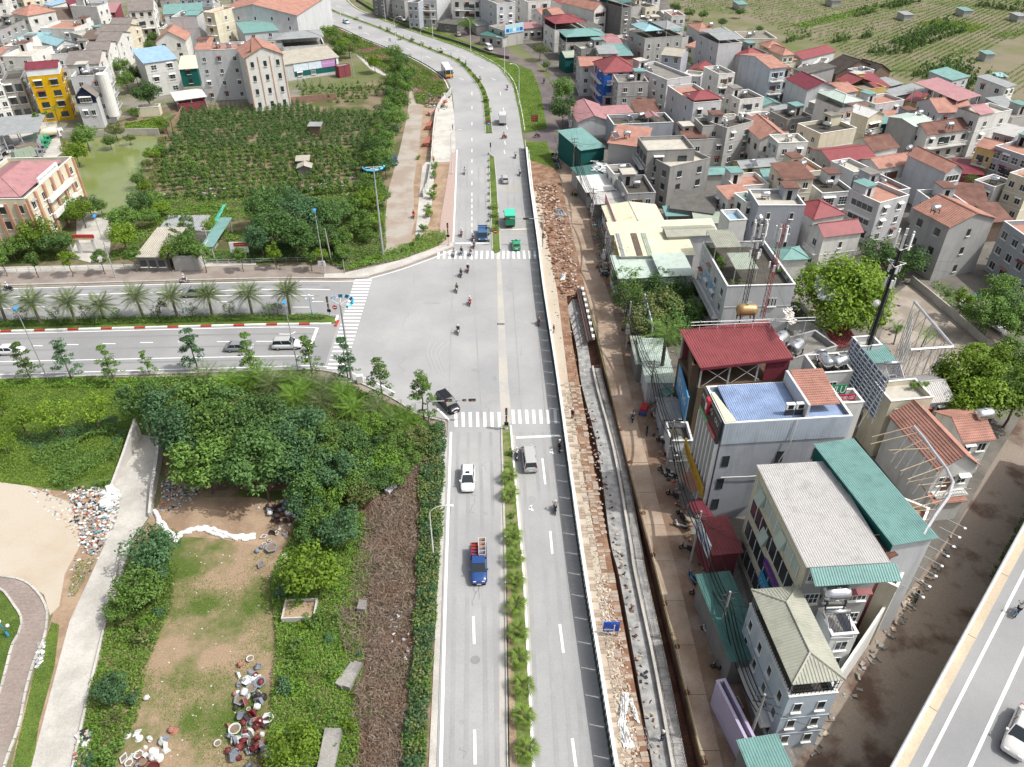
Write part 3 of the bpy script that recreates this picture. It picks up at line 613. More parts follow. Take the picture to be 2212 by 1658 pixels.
def winmesh(w,h,nx,ny,fm):
 key=(round(w,1),round(h,1),nx,ny,fm.name)
 if key in _W:return _W[key]
 f=MB();t=.07;d=.06
 f.box(-w/2,w/2,-d,.0,0,t);f.box(-w/2,w/2,-d,0,h-t,h);f.box(-w/2,-w/2+t,-d,0,t,h-t);f.box(w/2-t,w/2,-d,0,t,h-t)
 for i in range(1,nx):x=-w/2+w*i/nx;f.box(x-.03,x+.03,-d+.01,0,t,h-t)
 for i in range(1,ny):z=h*i/ny;f.box(-w/2+t,w/2-t,-d+.015,0,z-.03,z+.03)
 p=MB();p.box(-w/2+t,w/2-t,-.03,-.004,t,h-t)
 s=MB();s.box(-w/2-.08,w/2+.08,-.22,.0,-.1,-.005)
 a,b,c=f.mesh('frame'),p.mesh('pane'),s.mesh('sill');a.materials.append(fm);b.materials.append(m_glass);c.materials.append(m_trim)
 _W[key]=(a,b,c);return _W[key]
def add_window(root,x,y,z,rz,w=1.2,h=1.3,nx=2,ny=1,fm=None,sill=True,name='window'):
 a,b,c=winmesh(w,h,nx,ny,fm or m_win)
 o=link(name,a,None,root,(x,y,z),rz);link('pane',b,None,o)
 if sill:link('sill',c,None,o)
 if sill and w>.9 and RX.random()<.3:
  hk='hood%.1f'%w
  if hk not in _W:
   k=MB();k.hexa([(-w/2-.15,-.6,-.08),(w/2+.15,-.6,-.08),(w/2+.15,0,.1),(-w/2-.15,0,.1)],[(-w/2-.15,-.6,-.03),(w/2+.15,-.6,-.03),(w/2+.15,0,.16),(-w/2-.15,0,.16)]);_W[hk]=k.mesh('hood');_W[hk].materials.append(m_trim)
  q=link('hood',_W[hk],None,o,(0,0,h+.12))
  if RX.random()<.5:omat(q,0,Rf[RX.choice(('orange','red','grey','rust'))])
 return o
def plane_with_ribs(root,pts,m,eave,up,name='roof_panel',rib=.0,course=.0,th=.07):
 """one roof slope: polygon pts (local 3D, planar, counter-clockwise seen from above), eave = (a, b) points"""
 P3=[Vector(p)for p in pts];n=(P3[1]-P3[0]).cross(P3[2]-P3[0]).normalized()
 if n.z<0:P3=P3[::-1];n=-n
 k=MB();k.hexa([p-Vector((0,0,th))for p in P3],P3);o=k.build(name,m,root)
 if rib or course:
  ex=(Vector(eave[1])-Vector(eave[0])).normalized();ey=n.cross(ex).normalized();q=[((p-P3[0]).dot(ex),(p-P3[0]).dot(ey))for p in P3]
  def clip(ax,val):
   t=[]
   for i in range(len(q)):
    a,b=q[i],q[(i+1)%len(q)]
    if(a[ax]-val)*(b[ax]-val)<0:s=(val-a[ax])/(b[ax]-a[ax]);t.append(a[1-ax]+s*(b[1-ax]-a[1-ax]))
   return(min(t),max(t))if len(t)>=2 else None
  k=MB();L=lambda u,v,h:tuple(P3[0]+ex*u+ey*v+n*h)
  if rib:
   u=min(a[0]for a in q)+rib/2;u1=max(a[0]for a in q)
   while u<u1:
    c=clip(0,u)
    if c:k.quad(L(u-rib*.28,c[0],.002),L(u,c[0],rib*.2),L(u,c[1],rib*.2),L(u-rib*.28,c[1],.002));k.quad(L(u,c[0],rib*.2),L(u+rib*.28,c[0],.002),L(u+rib*.28,c[1],.002),L(u,c[1],rib*.2))
    u+=rib
  if course:
   v=min(a[1]for a in q)+course/2;v1=max(a[1]for a in q)
   while v<v1:
    c=clip(1,v)
    if c:k.quad(L(c[0],v-course*.1,.07),L(c[1],v-course*.1,.07),L(c[1],v+course*.75,.004),L(c[0],v+course*.75,.004));k.quad(L(c[0],v-course*.1,.002),L(c[1],v-course*.1,.002),L(c[1],v-course*.1,.07),L(c[0],v-course*.1,.07))
    v+=course
  if k.f:tag(k.build('roof_tile_course' if course else 'roof_corrugation',m,root),kind='stuff')
 return o
TILES=('orange','brown','greybrown','dbrown','rust')
def roof(root,kind,col,x0,x1,y0,y1,z,rise,rib=0.0,ridge=True):
 m=Rf[col];tl=col in TILES;kw=dict(rib=(.28 if tl else rib),course=(.36 if tl else 0))if rib else{}
 a,b,c,d=(x0,y0,z),(x1,y0,z),(x1,y1,z),(x0,y1,z);xm,ym=(x0+x1)/2,(y0+y1)/2;R=[]
 def pl(*p,e=None):plane_with_ribs(root,p,m,e or(p[0],p[1]),None,**kw)
 if kind=='shed':
  t=z+rise;pl(a,b,(x1,y1,t),(x0,y1,t))
 elif kind=='flatsheet':pl(a,b,c,d)
 elif kind=='gx':
  t=z+rise;p,q=(x0,ym,t),(x1,ym,t);pl(a,b,q,p);pl(c,d,p,q);R=[(p,q)]
 elif kind=='gy':
  t=z+rise;p,q=(xm,y0,t),(xm,y1,t);pl(b,c,q,p);pl(d,a,p,q);R=[(p,q)]
 elif kind=='hip':
  t=z+rise;W_,D=x1-x0,y1-y0
  if W_>=D:s=min(D/2,W_*.45);p,q=(x0+s,ym,t),(x1-s,ym,t);pl(a,b,q,p);pl(c,d,p,q);pl(b,c,q);pl(d,a,p)
  else:s=min(W_/2,D*.45);p,q=(xm,y0+s,t),(xm,y1-s,t);pl(b,c,q,p);pl(d,a,p,q);pl(a,b,p);pl(c,d,q)
  R=[(p,q),(a,p),(d,p),(b,q),(c,q)]if W_>=D else[(p,q),(a,p),(b,p),(c,q),(d,q)]
 elif kind=='pyr':
  t=(xm,ym,z+rise);pl(a,b,t);pl(b,c,t);pl(c,d,t);pl(d,a,t);R=[(a,t),(b,t),(c,t),(d,t)]
 if R and ridge:
  k=MB()
  for p,q in R:k.tube(Vector(p)+Vector((0,0,.03)),Vector(q)+Vector((0,0,.03)),.12,n=5)
  tag(k.build('ridge_cap',m,root),kind=None)
_tankm={}
m_steel=mat('stainless',(.62,.63,.64),.22,.08,1.5,metal=.85)
def tank(loc,rz,label,big=1.0,vertical=False):
 if 'h' not in _tankm:
  k=MB();k.lathe([(0,-.85),(.35,-.85),(.52,-.72),(.54,-.4),(.55,0),(.54,.4),(.52,.72),(.35,.85),(0,.85)],(0,0,1.15),12,0,'x');me=k.mesh('tank_body');me.materials.append(m_steel)
  me.polygons.foreach_set('use_smooth',[True]*len(me.polygons))
  s=MB()
  for x in(-.6,.6):
   for y in(-.4,.4):s.box(x-.04,x+.04,y-.04,y+.04,0,.75)
   s.box(x-.05,x+.05,-.5,.5,.62,.7)
  s.box(-.7,.7,-.44,-.36,.3,.36);s.box(-.7,.7,.36,.44,.3,.36);sm=s.mesh('stand');sm.materials.append(m_dark)
  l=MB();l.lathe([(.16,0),(.16,.08),(0,.1)],(0,0,1.68),8);lm=l.mesh('lid');lm.materials.append(m_steel)
  k=MB();k.lathe([(0,.3),(.5,.3),(.52,.5),(.52,1.5),(.4,1.68),(.18,1.75),(.15,1.82),(0,1.84)],(0,0,0),12);vm=k.mesh('tank_body');vm.materials.append(m_steel)
  vm.polygons.foreach_set('use_smooth',[True]*len(vm.polygons));_tankm.update(h=me,s=sm,l=lm,v=vm)
 r=empty('water_tank',loc,rz,label,'water tank','steel water tanks on the rooftops');r.scale=(big,)*3
 link('tank_body',_tankm['v' if vertical else 'h'],None,r);link('stand',_tankm['s'],None,r)
 if not vertical:link('lid',_tankm['l'],None,r)
 return r
def solar(loc,rz,label,s=1.0):
 r=empty('solar_heater',loc,rz,label,'solar heater','solar water heaters on the rooftops');r.scale=(s,)*3
 k=MB();k.lathe([(0,-.85),(.2,-.85),(.2,.85),(0,.85)],(0,.7,1.15),10,0,'x');k.build('storage_tube',m_steel,r,smooth=True)
 k=MB()
 for i in range(16):x=-.75+i*.1;k.tube((x,-.75,.15),(x,.6,1.05),.028,n=4)
 tag(k.build('vacuum_tube',mat('tube_glass',(.03,.04,.07),.15,.1),r),kind='stuff')
 k=MB();k.box(-.8,.8,-.8,-.72,.08,.18);k.tube((-.8,.6,0),(-.8,.6,1),.03);k.tube((.8,.6,0),(.8,.6,1),.03);k.tube((-.8,-.75,.12),(-.8,.6,1.0),.03);k.tube((.8,-.75,.12),(.8,.6,1.0),.03);k.build('frame',m_metal,r)
def box_on(root,name,x0,x1,y0,y1,z0,z1,m):
 k=MB();k.box(x0,x1,y0,y1,z0,z1);return k.build(name,m,root)
NB=[0];BF=[]
def bd(r,label,A,B,Cc,h,wall,rf,name='house',F=None,L=None,Rr=None,tanks=(),sol=(),cat=None,g=0,st=3.4,rib=None,bal=(),trim=True,par=.8,canopy=None,open_=False,fm=None,wsz=(1.2,1.35),ny=1,vert=False,tsz=1.0):
 a,b,c=[Z(r,*q,0 if g else h)for q in(A,B,Cc)]
 ex=Vector((b.x-a.x,b.y-a.y,0));wd=ex.length;ex.normalize();ey=Vector((-ex.y,ex.x,0));dp=Vector((c.x-b.x,c.y-b.y,0)).dot(ey)
 if dp<0:dp=abs(dp)
 dp=max(2.5,dp);rz=math.atan2(ex.y,ex.x)
 NB[0]+=1;BF.append((a,ex,ey,wd,dp,label,rz))
 root=empty(name,(a.x,a.y,0),rz,label,cat or name.replace('_',' '))
 near=(a.y<115)
 rib_=rib if rib is not None else(.3 if near else 0)
 wallm=W[wall];kind,col=rf[0],rf[1];rise=rf[2]if len(rf)>2 else 2.0
 e=.35 if kind!='flat' else 0
 if open_:
  for x in np.linspace(.15,wd-.15,max(2,int(wd/4)+1)):
   for y in(.15,dp-.15):k=MB();k.box(x-.1,x+.1,y-.1,y+.1,0,h);k.build('column',m_metal,root)
 elif kind=='flat':
  k=MB();k.box(0,wd,0,dp,0,h-par)
  t=.18;k.box(0,wd,0,t,h-par,h);k.box(0,wd,dp-t,dp,h-par,h);k.box(0,t,t,dp-t,h-par,h);k.box(wd-t,wd,t,dp-t,h-par,h);k.build('wall',wallm,root)
  k=MB();k.box(t+.01,wd-t-.01,t+.01,dp-t-.01,h-par-.01,h-par+.02);k.build('roof_terrace',Rf[col],root)
  k=MB();k.box(-.06,wd+.06,-.06,t+.04,h,h+.07);k.box(-.06,wd+.06,dp-t-.04,dp+.06,h,h+.07);k.box(-.06,t+.04,t+.04,dp-t-.04,h,h+.07);k.box(wd-t-.04,wd+.06,t+.04,dp-t-.04,h,h+.07);k.build('coping',m_trim if wall in('white','white2','cream','blue','bluegrey','lgrey','pink','yellow')else wallm,root)
 else:
  k=MB();k.box(0,wd,0,dp,0,h-.05)
  if kind=='gx':
   k.poly([(0,0,h-.05),(0,dp/2,h+rise-.12),(0,dp,h-.05)][::-1]);k.poly([(wd,0,h-.05),(wd,dp,h-.05),(wd,dp/2,h+rise-.12)])
  if kind=='gy':
   k.poly([(0,0,h-.05),(wd,0,h-.05),(wd/2,0,h+rise-.12)]);k.poly([(0,dp,h-.05),(wd/2,dp,h+rise-.12),(wd,dp,h-.05)])
  if kind=='shed':k.hexa([(0,0,h-.05),(wd,0,h-.05),(wd,dp,h-.05),(0,dp,h-.05)],[(0,0,h-.04),(wd,0,h-.04),(wd,dp,h+rise-.1),(0,dp,h+rise-.1)])
  k.build('wall',wallm,root)
 if kind=='flat' and wd>5.5 and dp>6 and not canopy and par<.95 and h>5.5 and cat not in('office building',)and name in('house','apartment_building'):
  hx=RX.choice((.3,wd-3.1));hy=dp-3.6;zz=h-par;box_on(root,'stair_hut',hx,hx+2.7,hy,hy+3.2,zz+.02,zz+2.5,wallm);box_on(root,'hut_roof',hx-.25,hx+2.95,hy-.3,hy+3.4,zz+2.5,zz+2.65,Rf[RX.choice(('lfloor','floor','teal','rust'))]);box_on(root,'hut_door',hx+.7,hx+1.6,hy-.04,hy-.005,zz+.05,zz+2.0,m_hole)
 if kind!='flat':roof(root,kind,col,-e,wd+e,-e,dp+e,h,rise,rib_)
 fl=max(1,int(round(h/st)))
 if trim and not open_ and h>5:
  for i in range(1,fl):
   z=h*i/fl if kind!='flat' else(h-par)*i/fl
   k=MB();k.box(-.05,wd+.05,-.05,0,z-.08,z+.08);k.box(-.05,0,0,dp,z-.08,z+.08);k.box(wd,wd+.05,0,dp,z-.08,z+.08)
   k.build('string_course',wallm if wall not in('white','cream','pink','yellow')else m_trim,root)
 def wins(n,face):
  hh=(h-par)if kind=='flat' else h
  cols,sty=(n,None)if not isinstance(n,tuple)else n
  for f in range(fl):
   z=hh*f/fl+1.0
   for i in range(cols):
    wlen=wd if face=='F' else dp;s=wlen*(i+.5)/cols
    w_,h_=wsz;w_=min(w_,wlen/cols*.7)
    fmm=fm;nx=2
    if sty=='narrow':w_,nx=min(.8,w_),1
    if sty=='wide':w_,nx=wlen/cols*.75,4
    if sty=='open':fmm=m_wind;nx=1
    if sty=='grid':nx=4;w_=wlen/cols*.7
    if face=='F':add_window(root,s,0,z,0,w_,h_,nx,ny,fmm)
    if face=='R':add_window(root,wd,s,z,math.pi/2,w_,h_,nx,ny,fmm)
    if face=='L':add_window(root,0,s,z,-math.pi/2,w_,h_,nx,ny,fmm)
 if F:wins(F,'F')
 if L:wins(L,'L')
 if Rr:wins(Rr,'R')
 hh=(h-par)if kind=='flat' else h
 for(face,f)in bal:
  z=hh*f/fl
  dd=1.1
  k=MB();q=MB()
  if face=='F':
   k.box(wd*.08,wd*.92,-dd,-.01,z-.12,z+.02);q.box(wd*.08,wd*.92,-dd,-dd+.06,z+.85,z+.95)
   for x in np.arange(wd*.08,wd*.92,.22):q.box(x,x+.05,-dd+.01,-dd+.05,z+.02,z+.85)
  else:
   s=-1 if face=='L' else 1;X=0 if face=='L' else wd
   k.box(min(X,X+s*dd),max(X,X+s*dd),dp*.08,dp*.92,z-.12,z+.02);xx=X+s*dd;q.box(min(xx,xx-s*.06),max(xx,xx-s*.06),dp*.08,dp*.92,z+.85,z+.95)
   for y in np.arange(dp*.08,dp*.92,.22):q.box(min(xx-s*.01,xx-s*.05),max(xx-s*.01,xx-s*.05),y,y+.05,z+.02,z+.85)
  bo=k.build('balcony',m_trim,root);q.build('balustrade',m_trim if wall in('white','pink','cream','blue')else m_rail,bo)
  if face=='F':dr=MB();dr.box(wd*.3,wd*.55,-.07,.0,z+.03,z+2.2);dr.build('balcony_door',m_winb if RX.random()<.5 else m_glass,root)
 if canopy:
  ck,cc,ch,crise,ins=canopy
  x0,x1,y0,y1=ins if isinstance(ins,tuple)else(ins,wd-ins,ins,dp-ins)
  if isinstance(ins,tuple):x0,x1,y0,y1=x0*wd,x1*wd,y0*dp,y1*dp
  for x in(x0+.1,x1-.1):
   for y in(y0+.1,y1-.1):k=MB();k.box(x-.06,x+.06,y-.06,y+.06,hh,h+ch);k.build('canopy_post',m_metal,root)
  roof(root,ck,cc,x0-.3,x1+.3,y0-.3,y1+.3,h+ch,crise,rib_)
  if ch>1.6:
   k=MB();k.box(x0,x1,y1-.1,y1,hh+.02,h+ch-.05);k.build('back_wall',W['maroon']if cc in('red','maroon')else(W['teal']if 'teal' in cc else wallm),root)
 short=label if len(label.split())<=10 else ' '.join(label.split()[:9])
 while short.split()[-1]in('the','and','a','of','on','with','in','its','by','at','an','two','behind','beside','above','below','left','small','white','long','from'):short=' '.join(short.split()[:-1])
 zt=(h-par+.03)if kind=='flat' else h+(rise if kind in('gx','gy')else rise*.4)
 for i,(fx,fy)in enumerate(tanks):
  p=a+ex*(fx*wd)+ey*(fy*dp);wd_=['horizontal','second horizontal','third'][i]if not vert else['upright','second upright','third upright'][i]
  tank((p.x,p.y,zt if kind=='flat' else h+rise*.5),rz+RX.choice((0,1.57,.4)),f"{wd_} steel water tank on the {short}",tsz*RX.uniform(.95,1.15),vert)
 for i,(fx,fy)in enumerate(sol):
  p=a+ex*(fx*wd)+ey*(fy*dp);solar((p.x,p.y,zt if kind=='flat' else h+rise*.5),RX.uniform(-.2,.5),f"{'second ' if i else ''}solar water heater on the {short}")
 root['_w']=wd;root['_d']=dp
 return root
bd('00','tall white apartment block cut by the left edge with grids of windows',(-300,330),(140,292),(150,190),24,'white',('flat','floor'),'apartment_building',g=1,F=(7,None),Rr=2)
bd('00','old villa with orange hipped tile roof and timber framed gable',(105,115),(235,140),(345,72),8,'white2',('hip','orange',2.6),F=3,Rr=2,fm=m_winb)
bd('00','small white house with sky blue sheet roof behind the orange villa',(375,35),(450,50),(450,0),6,'white',('shed','lblue',.6),F=1)
bd('00','long low hall with a plain brown roof in the upper left',(395,190),(800,165),(810,85),4,'lgrey',('shed','brown',1.6),'hall',trim=False)
bd('00','narrow house with deep maroon sheet roof left of the white tower',(635,75),(775,60),(760,5),8,'maroon',('shed','maroon',1.2),F=2)
bd('00','slim white tower house between the maroon roofs',(835,60),(930,30),(900,-40),11,'white',('flat','floor'),F=2,Rr=1,tanks=((.5,.5),))
bd('00','house with rose brown walls and pale pink tiled roof',(900,112),(990,108),(1045,45),7,'maroon',('shed','pink',1.2),F=1)
bd('00','tiny teal sheet shed beside the rose brown house',(850,135),(905,130),(900,98),5,'teal',('shed','teal',.5),'shed',trim=False)
bd('00','large white villa with grey tile roof and arched dormer',(1110,100),(1320,88),(1395,10),12,'white',('gx','greybrown',3),F=3,Rr=2,bal=(('F',2),),fm=m_winb)
bd('00','long house under a deep teal canopy behind the tank stand',(1415,125),(1745,105),(1760,45),9,'lgrey',('shed','teal',1.0),F=3)
bd('00','windowless grey block with a small teal gable beside the areca palms',(1480,150),(1700,150),(1705,95),12,'lgrey',('flat','floor'),tanks=((.3,.4),),canopy=('gx','teal',.4,.8,(.5,1,.1,.9)))
bd('00','cream house with stacked balconies and terracotta terrace',(1755,105),(1850,115),(1905,55),14,'cream',('flat','terra'),F=1,Rr=1,bal=(('F',1),('F',2),('F',3)))
bd('00','broad light grey building with an orange gable against the top edge',(1840,120),(2562,135),(2300,-60),12,'lgrey',('gy','orange',3.5),'building',F=(5,'narrow'),trim=False)
bd('00','low white house with terracotta terrace near the sky blue gable',(345,245),(640,250),(685,180),7,'white',('flat','terra'),F=2,tanks=((.7,.6),))
bd('00','house with pale blue gable roof above the white flat houses',(320,350),(490,400),(560,345),6,'greybrown' if False else 'lgrey',('gx','cyan',1.6),F=1)
bd('00','long low building with pale blue sheet roof in the west',(130,350),(330,350),(330,295),5,'lgrey',('shed','cyan',.6),'shed',trim=False)
bd('00','cream villa with brown gable roof farthest back in its row',(940,240),(1110,235),(1090,165),9,'cream',('gx','greybrown',1.8),Rr=2)
bd('00','cream villa with weathered brown roof second from the back of its row',(815,310),(1060,310),(1050,222),9,'cream',('gx','greybrown',2.0),Rr=2,F=2)
bd('00','cream villa with brown roof third from the back of its row',(825,380),(1010,375),(985,285),9,'white2',('gx','greybrown',2),Rr=2)
bd('00','white villa with brown roof fourth from the back of its row',(735,480),(925,470),(890,368),9,'white',('gx','greybrown',2.1),Rr=2)
bd('00','white villa with wide brown roof nearest in its row',(572,565),(850,550),(840,450),9,'white',('gx','greybrown',2.2),Rr=2)
bd('00','dark house with open terrace and brown awning between the villas',(700,345),(820,340),(830,270),9,'dgrey',('shed','brown',.5),F=(1,'open'))
bd('00','cream house with a long open verandah and a row of steel tanks',(440,470),(700,460),(720,385),8,'white',('flat','dfloor'),F=2,tanks=((.4,.5),(.6,.6),(.75,.8)),sol=((.1,.3),))
bd('00','bright white flat roofed house above the yellow house',(15,490),(270,490),(400,400),9,'white',('flat','lfloor'),F=2,Rr=1,canopy=None)
bd('00','white house with raised cube stair tower in the west',(40,400),(220,400),(290,340),9.5,'white',('flat','lfloor'),tanks=((.2,.5),))
bd('00','unfinished raw concrete building with open floors left of the yellow house',(10,700),(180,685),(270,600),11,'raw',('flat','dfloor'),'building',F=(2,'open'),Rr=(2,'open'),wsz=(1.8,2.0))
yb=bd('00','bright yellow house with maroon roof and climbing plants on its windows',(240,665),(515,640),(580,575),12.5,'yellow',('flat','floor'),F=(2,'open'),Rr=(2,None),wsz=(1.9,1.5),fm=m_winb,trim=False)
w_,d_=yb['_w'],yb['_d']
box_on(yb,'roof_cladding',.0,w_,0,d_,12.58,14.2,mat('white_cladding',(.7,.7,.7),.5,.06));roof(yb,'gx','maroon',-.2,w_+.2,-.2,d_+.2,14.25,1.0)
gv=bd('00','grey house with navy gable front and curved corner balconies by the pond',(615,665),(880,650),(960,575),13,'lgrey',('flat','dfloor'),F=2,Rr=1,tanks=((.25,.6),(.4,.3)),sol=((.7,.5),),bal=(('R',1),('R',2),('R',3)))
k=MB();k.lathe([(1.6,2),(1.6,13.4),(0,13.45)],(gv['_w'],0.2,0),16);k.build('corner_turret',W['white'],gv)
gw=gv['_w'];k=MB();k.box(.4,gw*.72,-4,-.01,0,8.6);k.poly([(.4,-4,8.6),(gw*.72,-4,8.6),(gw*.36+.2,-4,11.2)]);k.build('front_wing',W['lgrey'],gv)
k=MB();k.poly([(.5,-4.06,6.9),(gw*.72-.1,-4.06,6.9),(gw*.72-.1,-4.06,8.7),(gw*.36+.2,-4.06,11.1),(.5,-4.06,8.7)]);k.build('navy_gable',W['navy'],gv)
for x in(.25,.5):add_window(gv,gw*x,-4,3.6,0,1.1,1.4)
add_window(gv,gw*.37,-4.07,7.2,0,3.0,1.3,4,2)
plane_with_ribs(gv,[(0,-4.6,8.4),(gw*.36+.2,-4.6,11.4),(gw*.36+.2,0,11.4),(0,0,8.4)],Rf['greybrown'],((0,-4.6,8.4),(0,0,8.4)),None);plane_with_ribs(gv,[(gw*.36+.2,-4.6,11.4),(gw*.76,-4.6,8.4),(gw*.76,0,8.4),(gw*.36+.2,0,11.4)],Rf['greybrown'],((gw*.76,-4.6,8.4),(gw*.76,0,8.4)),None)
bd('00','white house with orange gable roof and twin arched windows',(1345,360),(1600,350),(1625,270),6.5,'white',('gy','orange',3.2),F=2,fm=m_winb)
bd('00','cream and white house with sky blue shed roof above the big round tree',(1245,548),(1525,508),(1500,425),10,'white2',('shed','lblue',1.4),F=2,ny=2,wsz=(1.6,1.4))
bd('00','low cream and teal shed between the blue roofed and grey houses',(1545,600),(1700,590),(1690,500),5.5,'teal',('shed','cream',.8),'shed',F=(1,'open'),trim=False)
gt=bd('00','tall plain grey house with four floors of small white windows',(1680,440),(2078,425),(2050,365),14.5,'lgrey',('flat','terra'),F=3,tanks=((.45,.6),(.95,.5)),sol=((.7,.5),),trim=False,wsz=(1.0,1.3))
roof(gt,'shed','orange',0,gt['_w']*.35,0,gt['_d'],14.7,1.4)
twr=bd('10','white tower house with steep orange tile roofs and arched windows',(-100,505),(232,470),(225,380),15,'white',('gy','orange',2.6),F=3,Rr=2,fm=m_wind,ny=2,wsz=(.9,1.5),trim=False)
k=MB();a_=twr['_w']*.3;k.hexa([(a_-1.3,.3,15.2),(a_+1.3,.3,15.2),(a_+1.3,2.9,15.2),(a_-1.3,2.9,15.2)],[(a_-.02,1.6,20.5),(a_+.02,1.6,20.5),(a_+.02,1.64,20.5),(a_-.02,1.64,20.5)]);k.build('spire',Rf['orange'],twr)
for x in(0.02,.33,.64,.97):box_on(twr,'pilaster',twr['_w']*x-.12,twr['_w']*x+.12,-.1,-.01,0,15,W['tan'])
bd('10','grey house with bright teal sheet roof behind the white tower',(-100,290),(190,262),(180,185),9,'lgrey',('shed','teal',.8),F=2)
pv=bd('10','cream building with arches and a grey canopy pavilion on top',(235,412),(590,388),(565,330),6,'white2',('flat','floor'),'building',F=(3,'open'),canopy=('hip','grey',2.6,1.2,(-.15,1.0,.0,1.0)))
lg=bd('10','long low grey shop with beige roof and printed banners on its front',(245,560),(710,495),(680,430),5.2,'lgrey',('shed','beige',1.6),'shop_building',cat='shop',trim=False)
lw=lg['_w'];box_on(lg,'green_wall_panel',lw*.15,lw-.05,-.05,-.01,.9,4.9,W['teal'])
m_ban=mat('banner_white',(.62,.70,.78),.6,.1,1.5);m_banp=mat('banner_purple',(.50,.26,.52),.6,.08)
box_on(lg,'banner',lw*.15,lw*.42,-.14,-.08,2.6,4.9,m_ban);box_on(lg,'banner',lw*.425,lw*.67,-.14,-.08,2.6,4.9,m_ban);b3=box_on(lg,'banner',lw*.675,lw*.93,-.14,-.08,2.6,4.9,m_banp)
put_text('KHU VỰC TÂY HỒ',b3,Matrix.Translation((lw*.80,-.15,3.9))@Matrix.Rotation(math.pi/2,4,'X'),lw*.22,.7,m_whitep)
for x in(.25,.5):add_window(lg,lw*x,-.05,1.0,0,1.6,1.2,4)
box_on(lg,'air_conditioner',lw*.945,lw*.985,-.5,-.06,2.6,4.8,m_whitep)
gr=bd('10','tall red sheet metal gate beside the banner shop',(712,580),(812,560),(812,550),3.6,'maroon',('flat','floor'),'gate',trim=False,par=.1)
bd('00','white open shelter roof beside the grey house',(1520,870),(1775,835),(1750,778),3,'white',('shed','white',.5),'shelter',open_=True)
bd('00','low cream garage wall with dark opening below the round tree',(1180,935),(1370,925),(1365,900),2.6,'cream',('flat','floor'),'garage',trim=False)
bd('00','dark carport with crimson front under the white shelter',(1545,905),(1775,875),(1770,850),2.2,'maroon',('flat','dfloor'),'carport',trim=False)
bd('00','wide grey green lean-to roof over the truck yard',(-140,1180),(320,1140),(350,1020),5.5,'dgrey',('shed','grey',1.0),'shelter',open_=True)
bd('00','white walled house at the left edge behind the truck yard',(-120,760),(20,740),(40,640),12,'white',('flat','floor'),F=2,Rr=1)
gb=bd('01','cream government building with red roof and terracotta pilasters',(-420,75),(212,60),(575,-300),10.5,'cream',('flat','floor'),'office_building',cat='office building',F=(4,'open'),Rr=(5,None),trim=True,wsz=(1.4,1.6))
w_,d_=gb['_w'],gb['_d']
roof(gb,'hip','pink',1.6,w_-1.6,1.6,d_-1.8,10.2,2.0,.3)
for i in range(7):y=d_*i/6;box_on(gb,'pilaster',w_+.01,w_+.45,max(0,y-.35),min(d_,y+.35),0,10.4,W['tan'])
for i in range(8):x=w_*i/7;box_on(gb,'pilaster',max(-.4,x-.3),min(w_,x+.3),-.35,-.01,0,9.6,W['tan'])
sg=box_on(gb,'sign_parapet',w_-.5,w_-.2,d_*.32,d_*.72,10.6,11.7,m_whitep)
put_text('BAN CHỈ HUY QUÂN SỰ PHƯỜNG',sg,Matrix.Translation((w_-.19,d_*.52,11.15))@Matrix.Rotation(math.pi/2,4,'Z')@Matrix.Rotation(math.pi/2,4,'X'),d_*.36,.5,m_dark)
for f in(1,2):bq=box_on(gb,'balcony',w_+.46,w_+1.0,d_*.3,d_*.8,3.3*f,3.3*f+1.0,m_trim)
bd('10','faded blue grey tube house in the shade at the top edge',(1310,20),(1400,25),(1400,-80),10,'bluegrey',('flat','dfloor'),F=2,L=2)
bd('10','white townhouse with dark balconies at the top edge',(1410,0),(1560,5),(1560,-90),10,'lgrey',('flat','floor'),F=2,L=2,bal=(('F',1),('F',2)))
bd('10','big white villa with dark glazed porch and arches at the top edge',(1690,-10),(2045,-5),(2040,-110),11,'white',('flat','floor'),F=4,L=2,bal=(('F',1),('F',2)),wsz=(1.5,2.0),fm=m_wind)
bd('10','dark shuttered tube house in the shadowed row by the old street',(1000,-60),(1120,-30),(1130,-120),9,'dgrey',('flat','dfloor'),F=2,L=2)
bd('10','shabby two storey house with teal shutters by the old street',(1140,-20),(1280,10),(1300,-80),8,'old',('flat','dfloor'),F=3,L=1)
bd('10','low lean-to with weathered grey sheet roof by the parked car',(1575,200),(1735,215),(1745,145),3.2,'dgrey',('shed','dgrey',.6),'shed',trim=False,F=1)
bd('10','low shed with pale sheet roof right of the feathery tree',(1905,225),(2090,212),(2080,178),3.5,'old',('shed','grey',.5),'shed',trim=False)
bd('10','row of low shops with rust red and teal sheet roofs',(1935,300),(2130,330),(2160,245),3.5,'old',('shed','dteal',.7),'shop_building',cat='shop',F=(3,'open'),trim=False)
bd('10','grey four storey house with a cream facade above the blue sign',(2080,35),(2240,20),(2260,-80),12,'lgrey',('flat','floor'),F=2,L=2,tanks=((.5,.5),))
so1=bd('20','old shop corner wrapped in a blue printed sign band',(-60,270),(95,245),(90,180),5.5,'old',('flat','floor'),'shop_building',cat='shop',trim=False,L=(2,'open'))
s_=box_on(so1,'sign_board',-.2,so1['_w']+.1,-.25,-.05,4.4,7.6,mat('sign_pale_blue',(.45,.62,.80),.5,.05))
put_text('BLUE OCEAN',s_,Matrix.Translation((so1['_w']/2,-.27,6.9))@Matrix.Rotation(math.pi/2,4,'X'),so1['_w']*.85,.9,mat('sign_yellow',(.75,.72,.18),.5,.05))
for i in range(5):box_on(so1,'sign_picture',so1['_w']*(.04+i*.19),so1['_w']*(.2+i*.19),-.28,-.26,4.9,6.1,[m_bluep,m_lblue,m_ban,m_lblue,m_bluep][i])
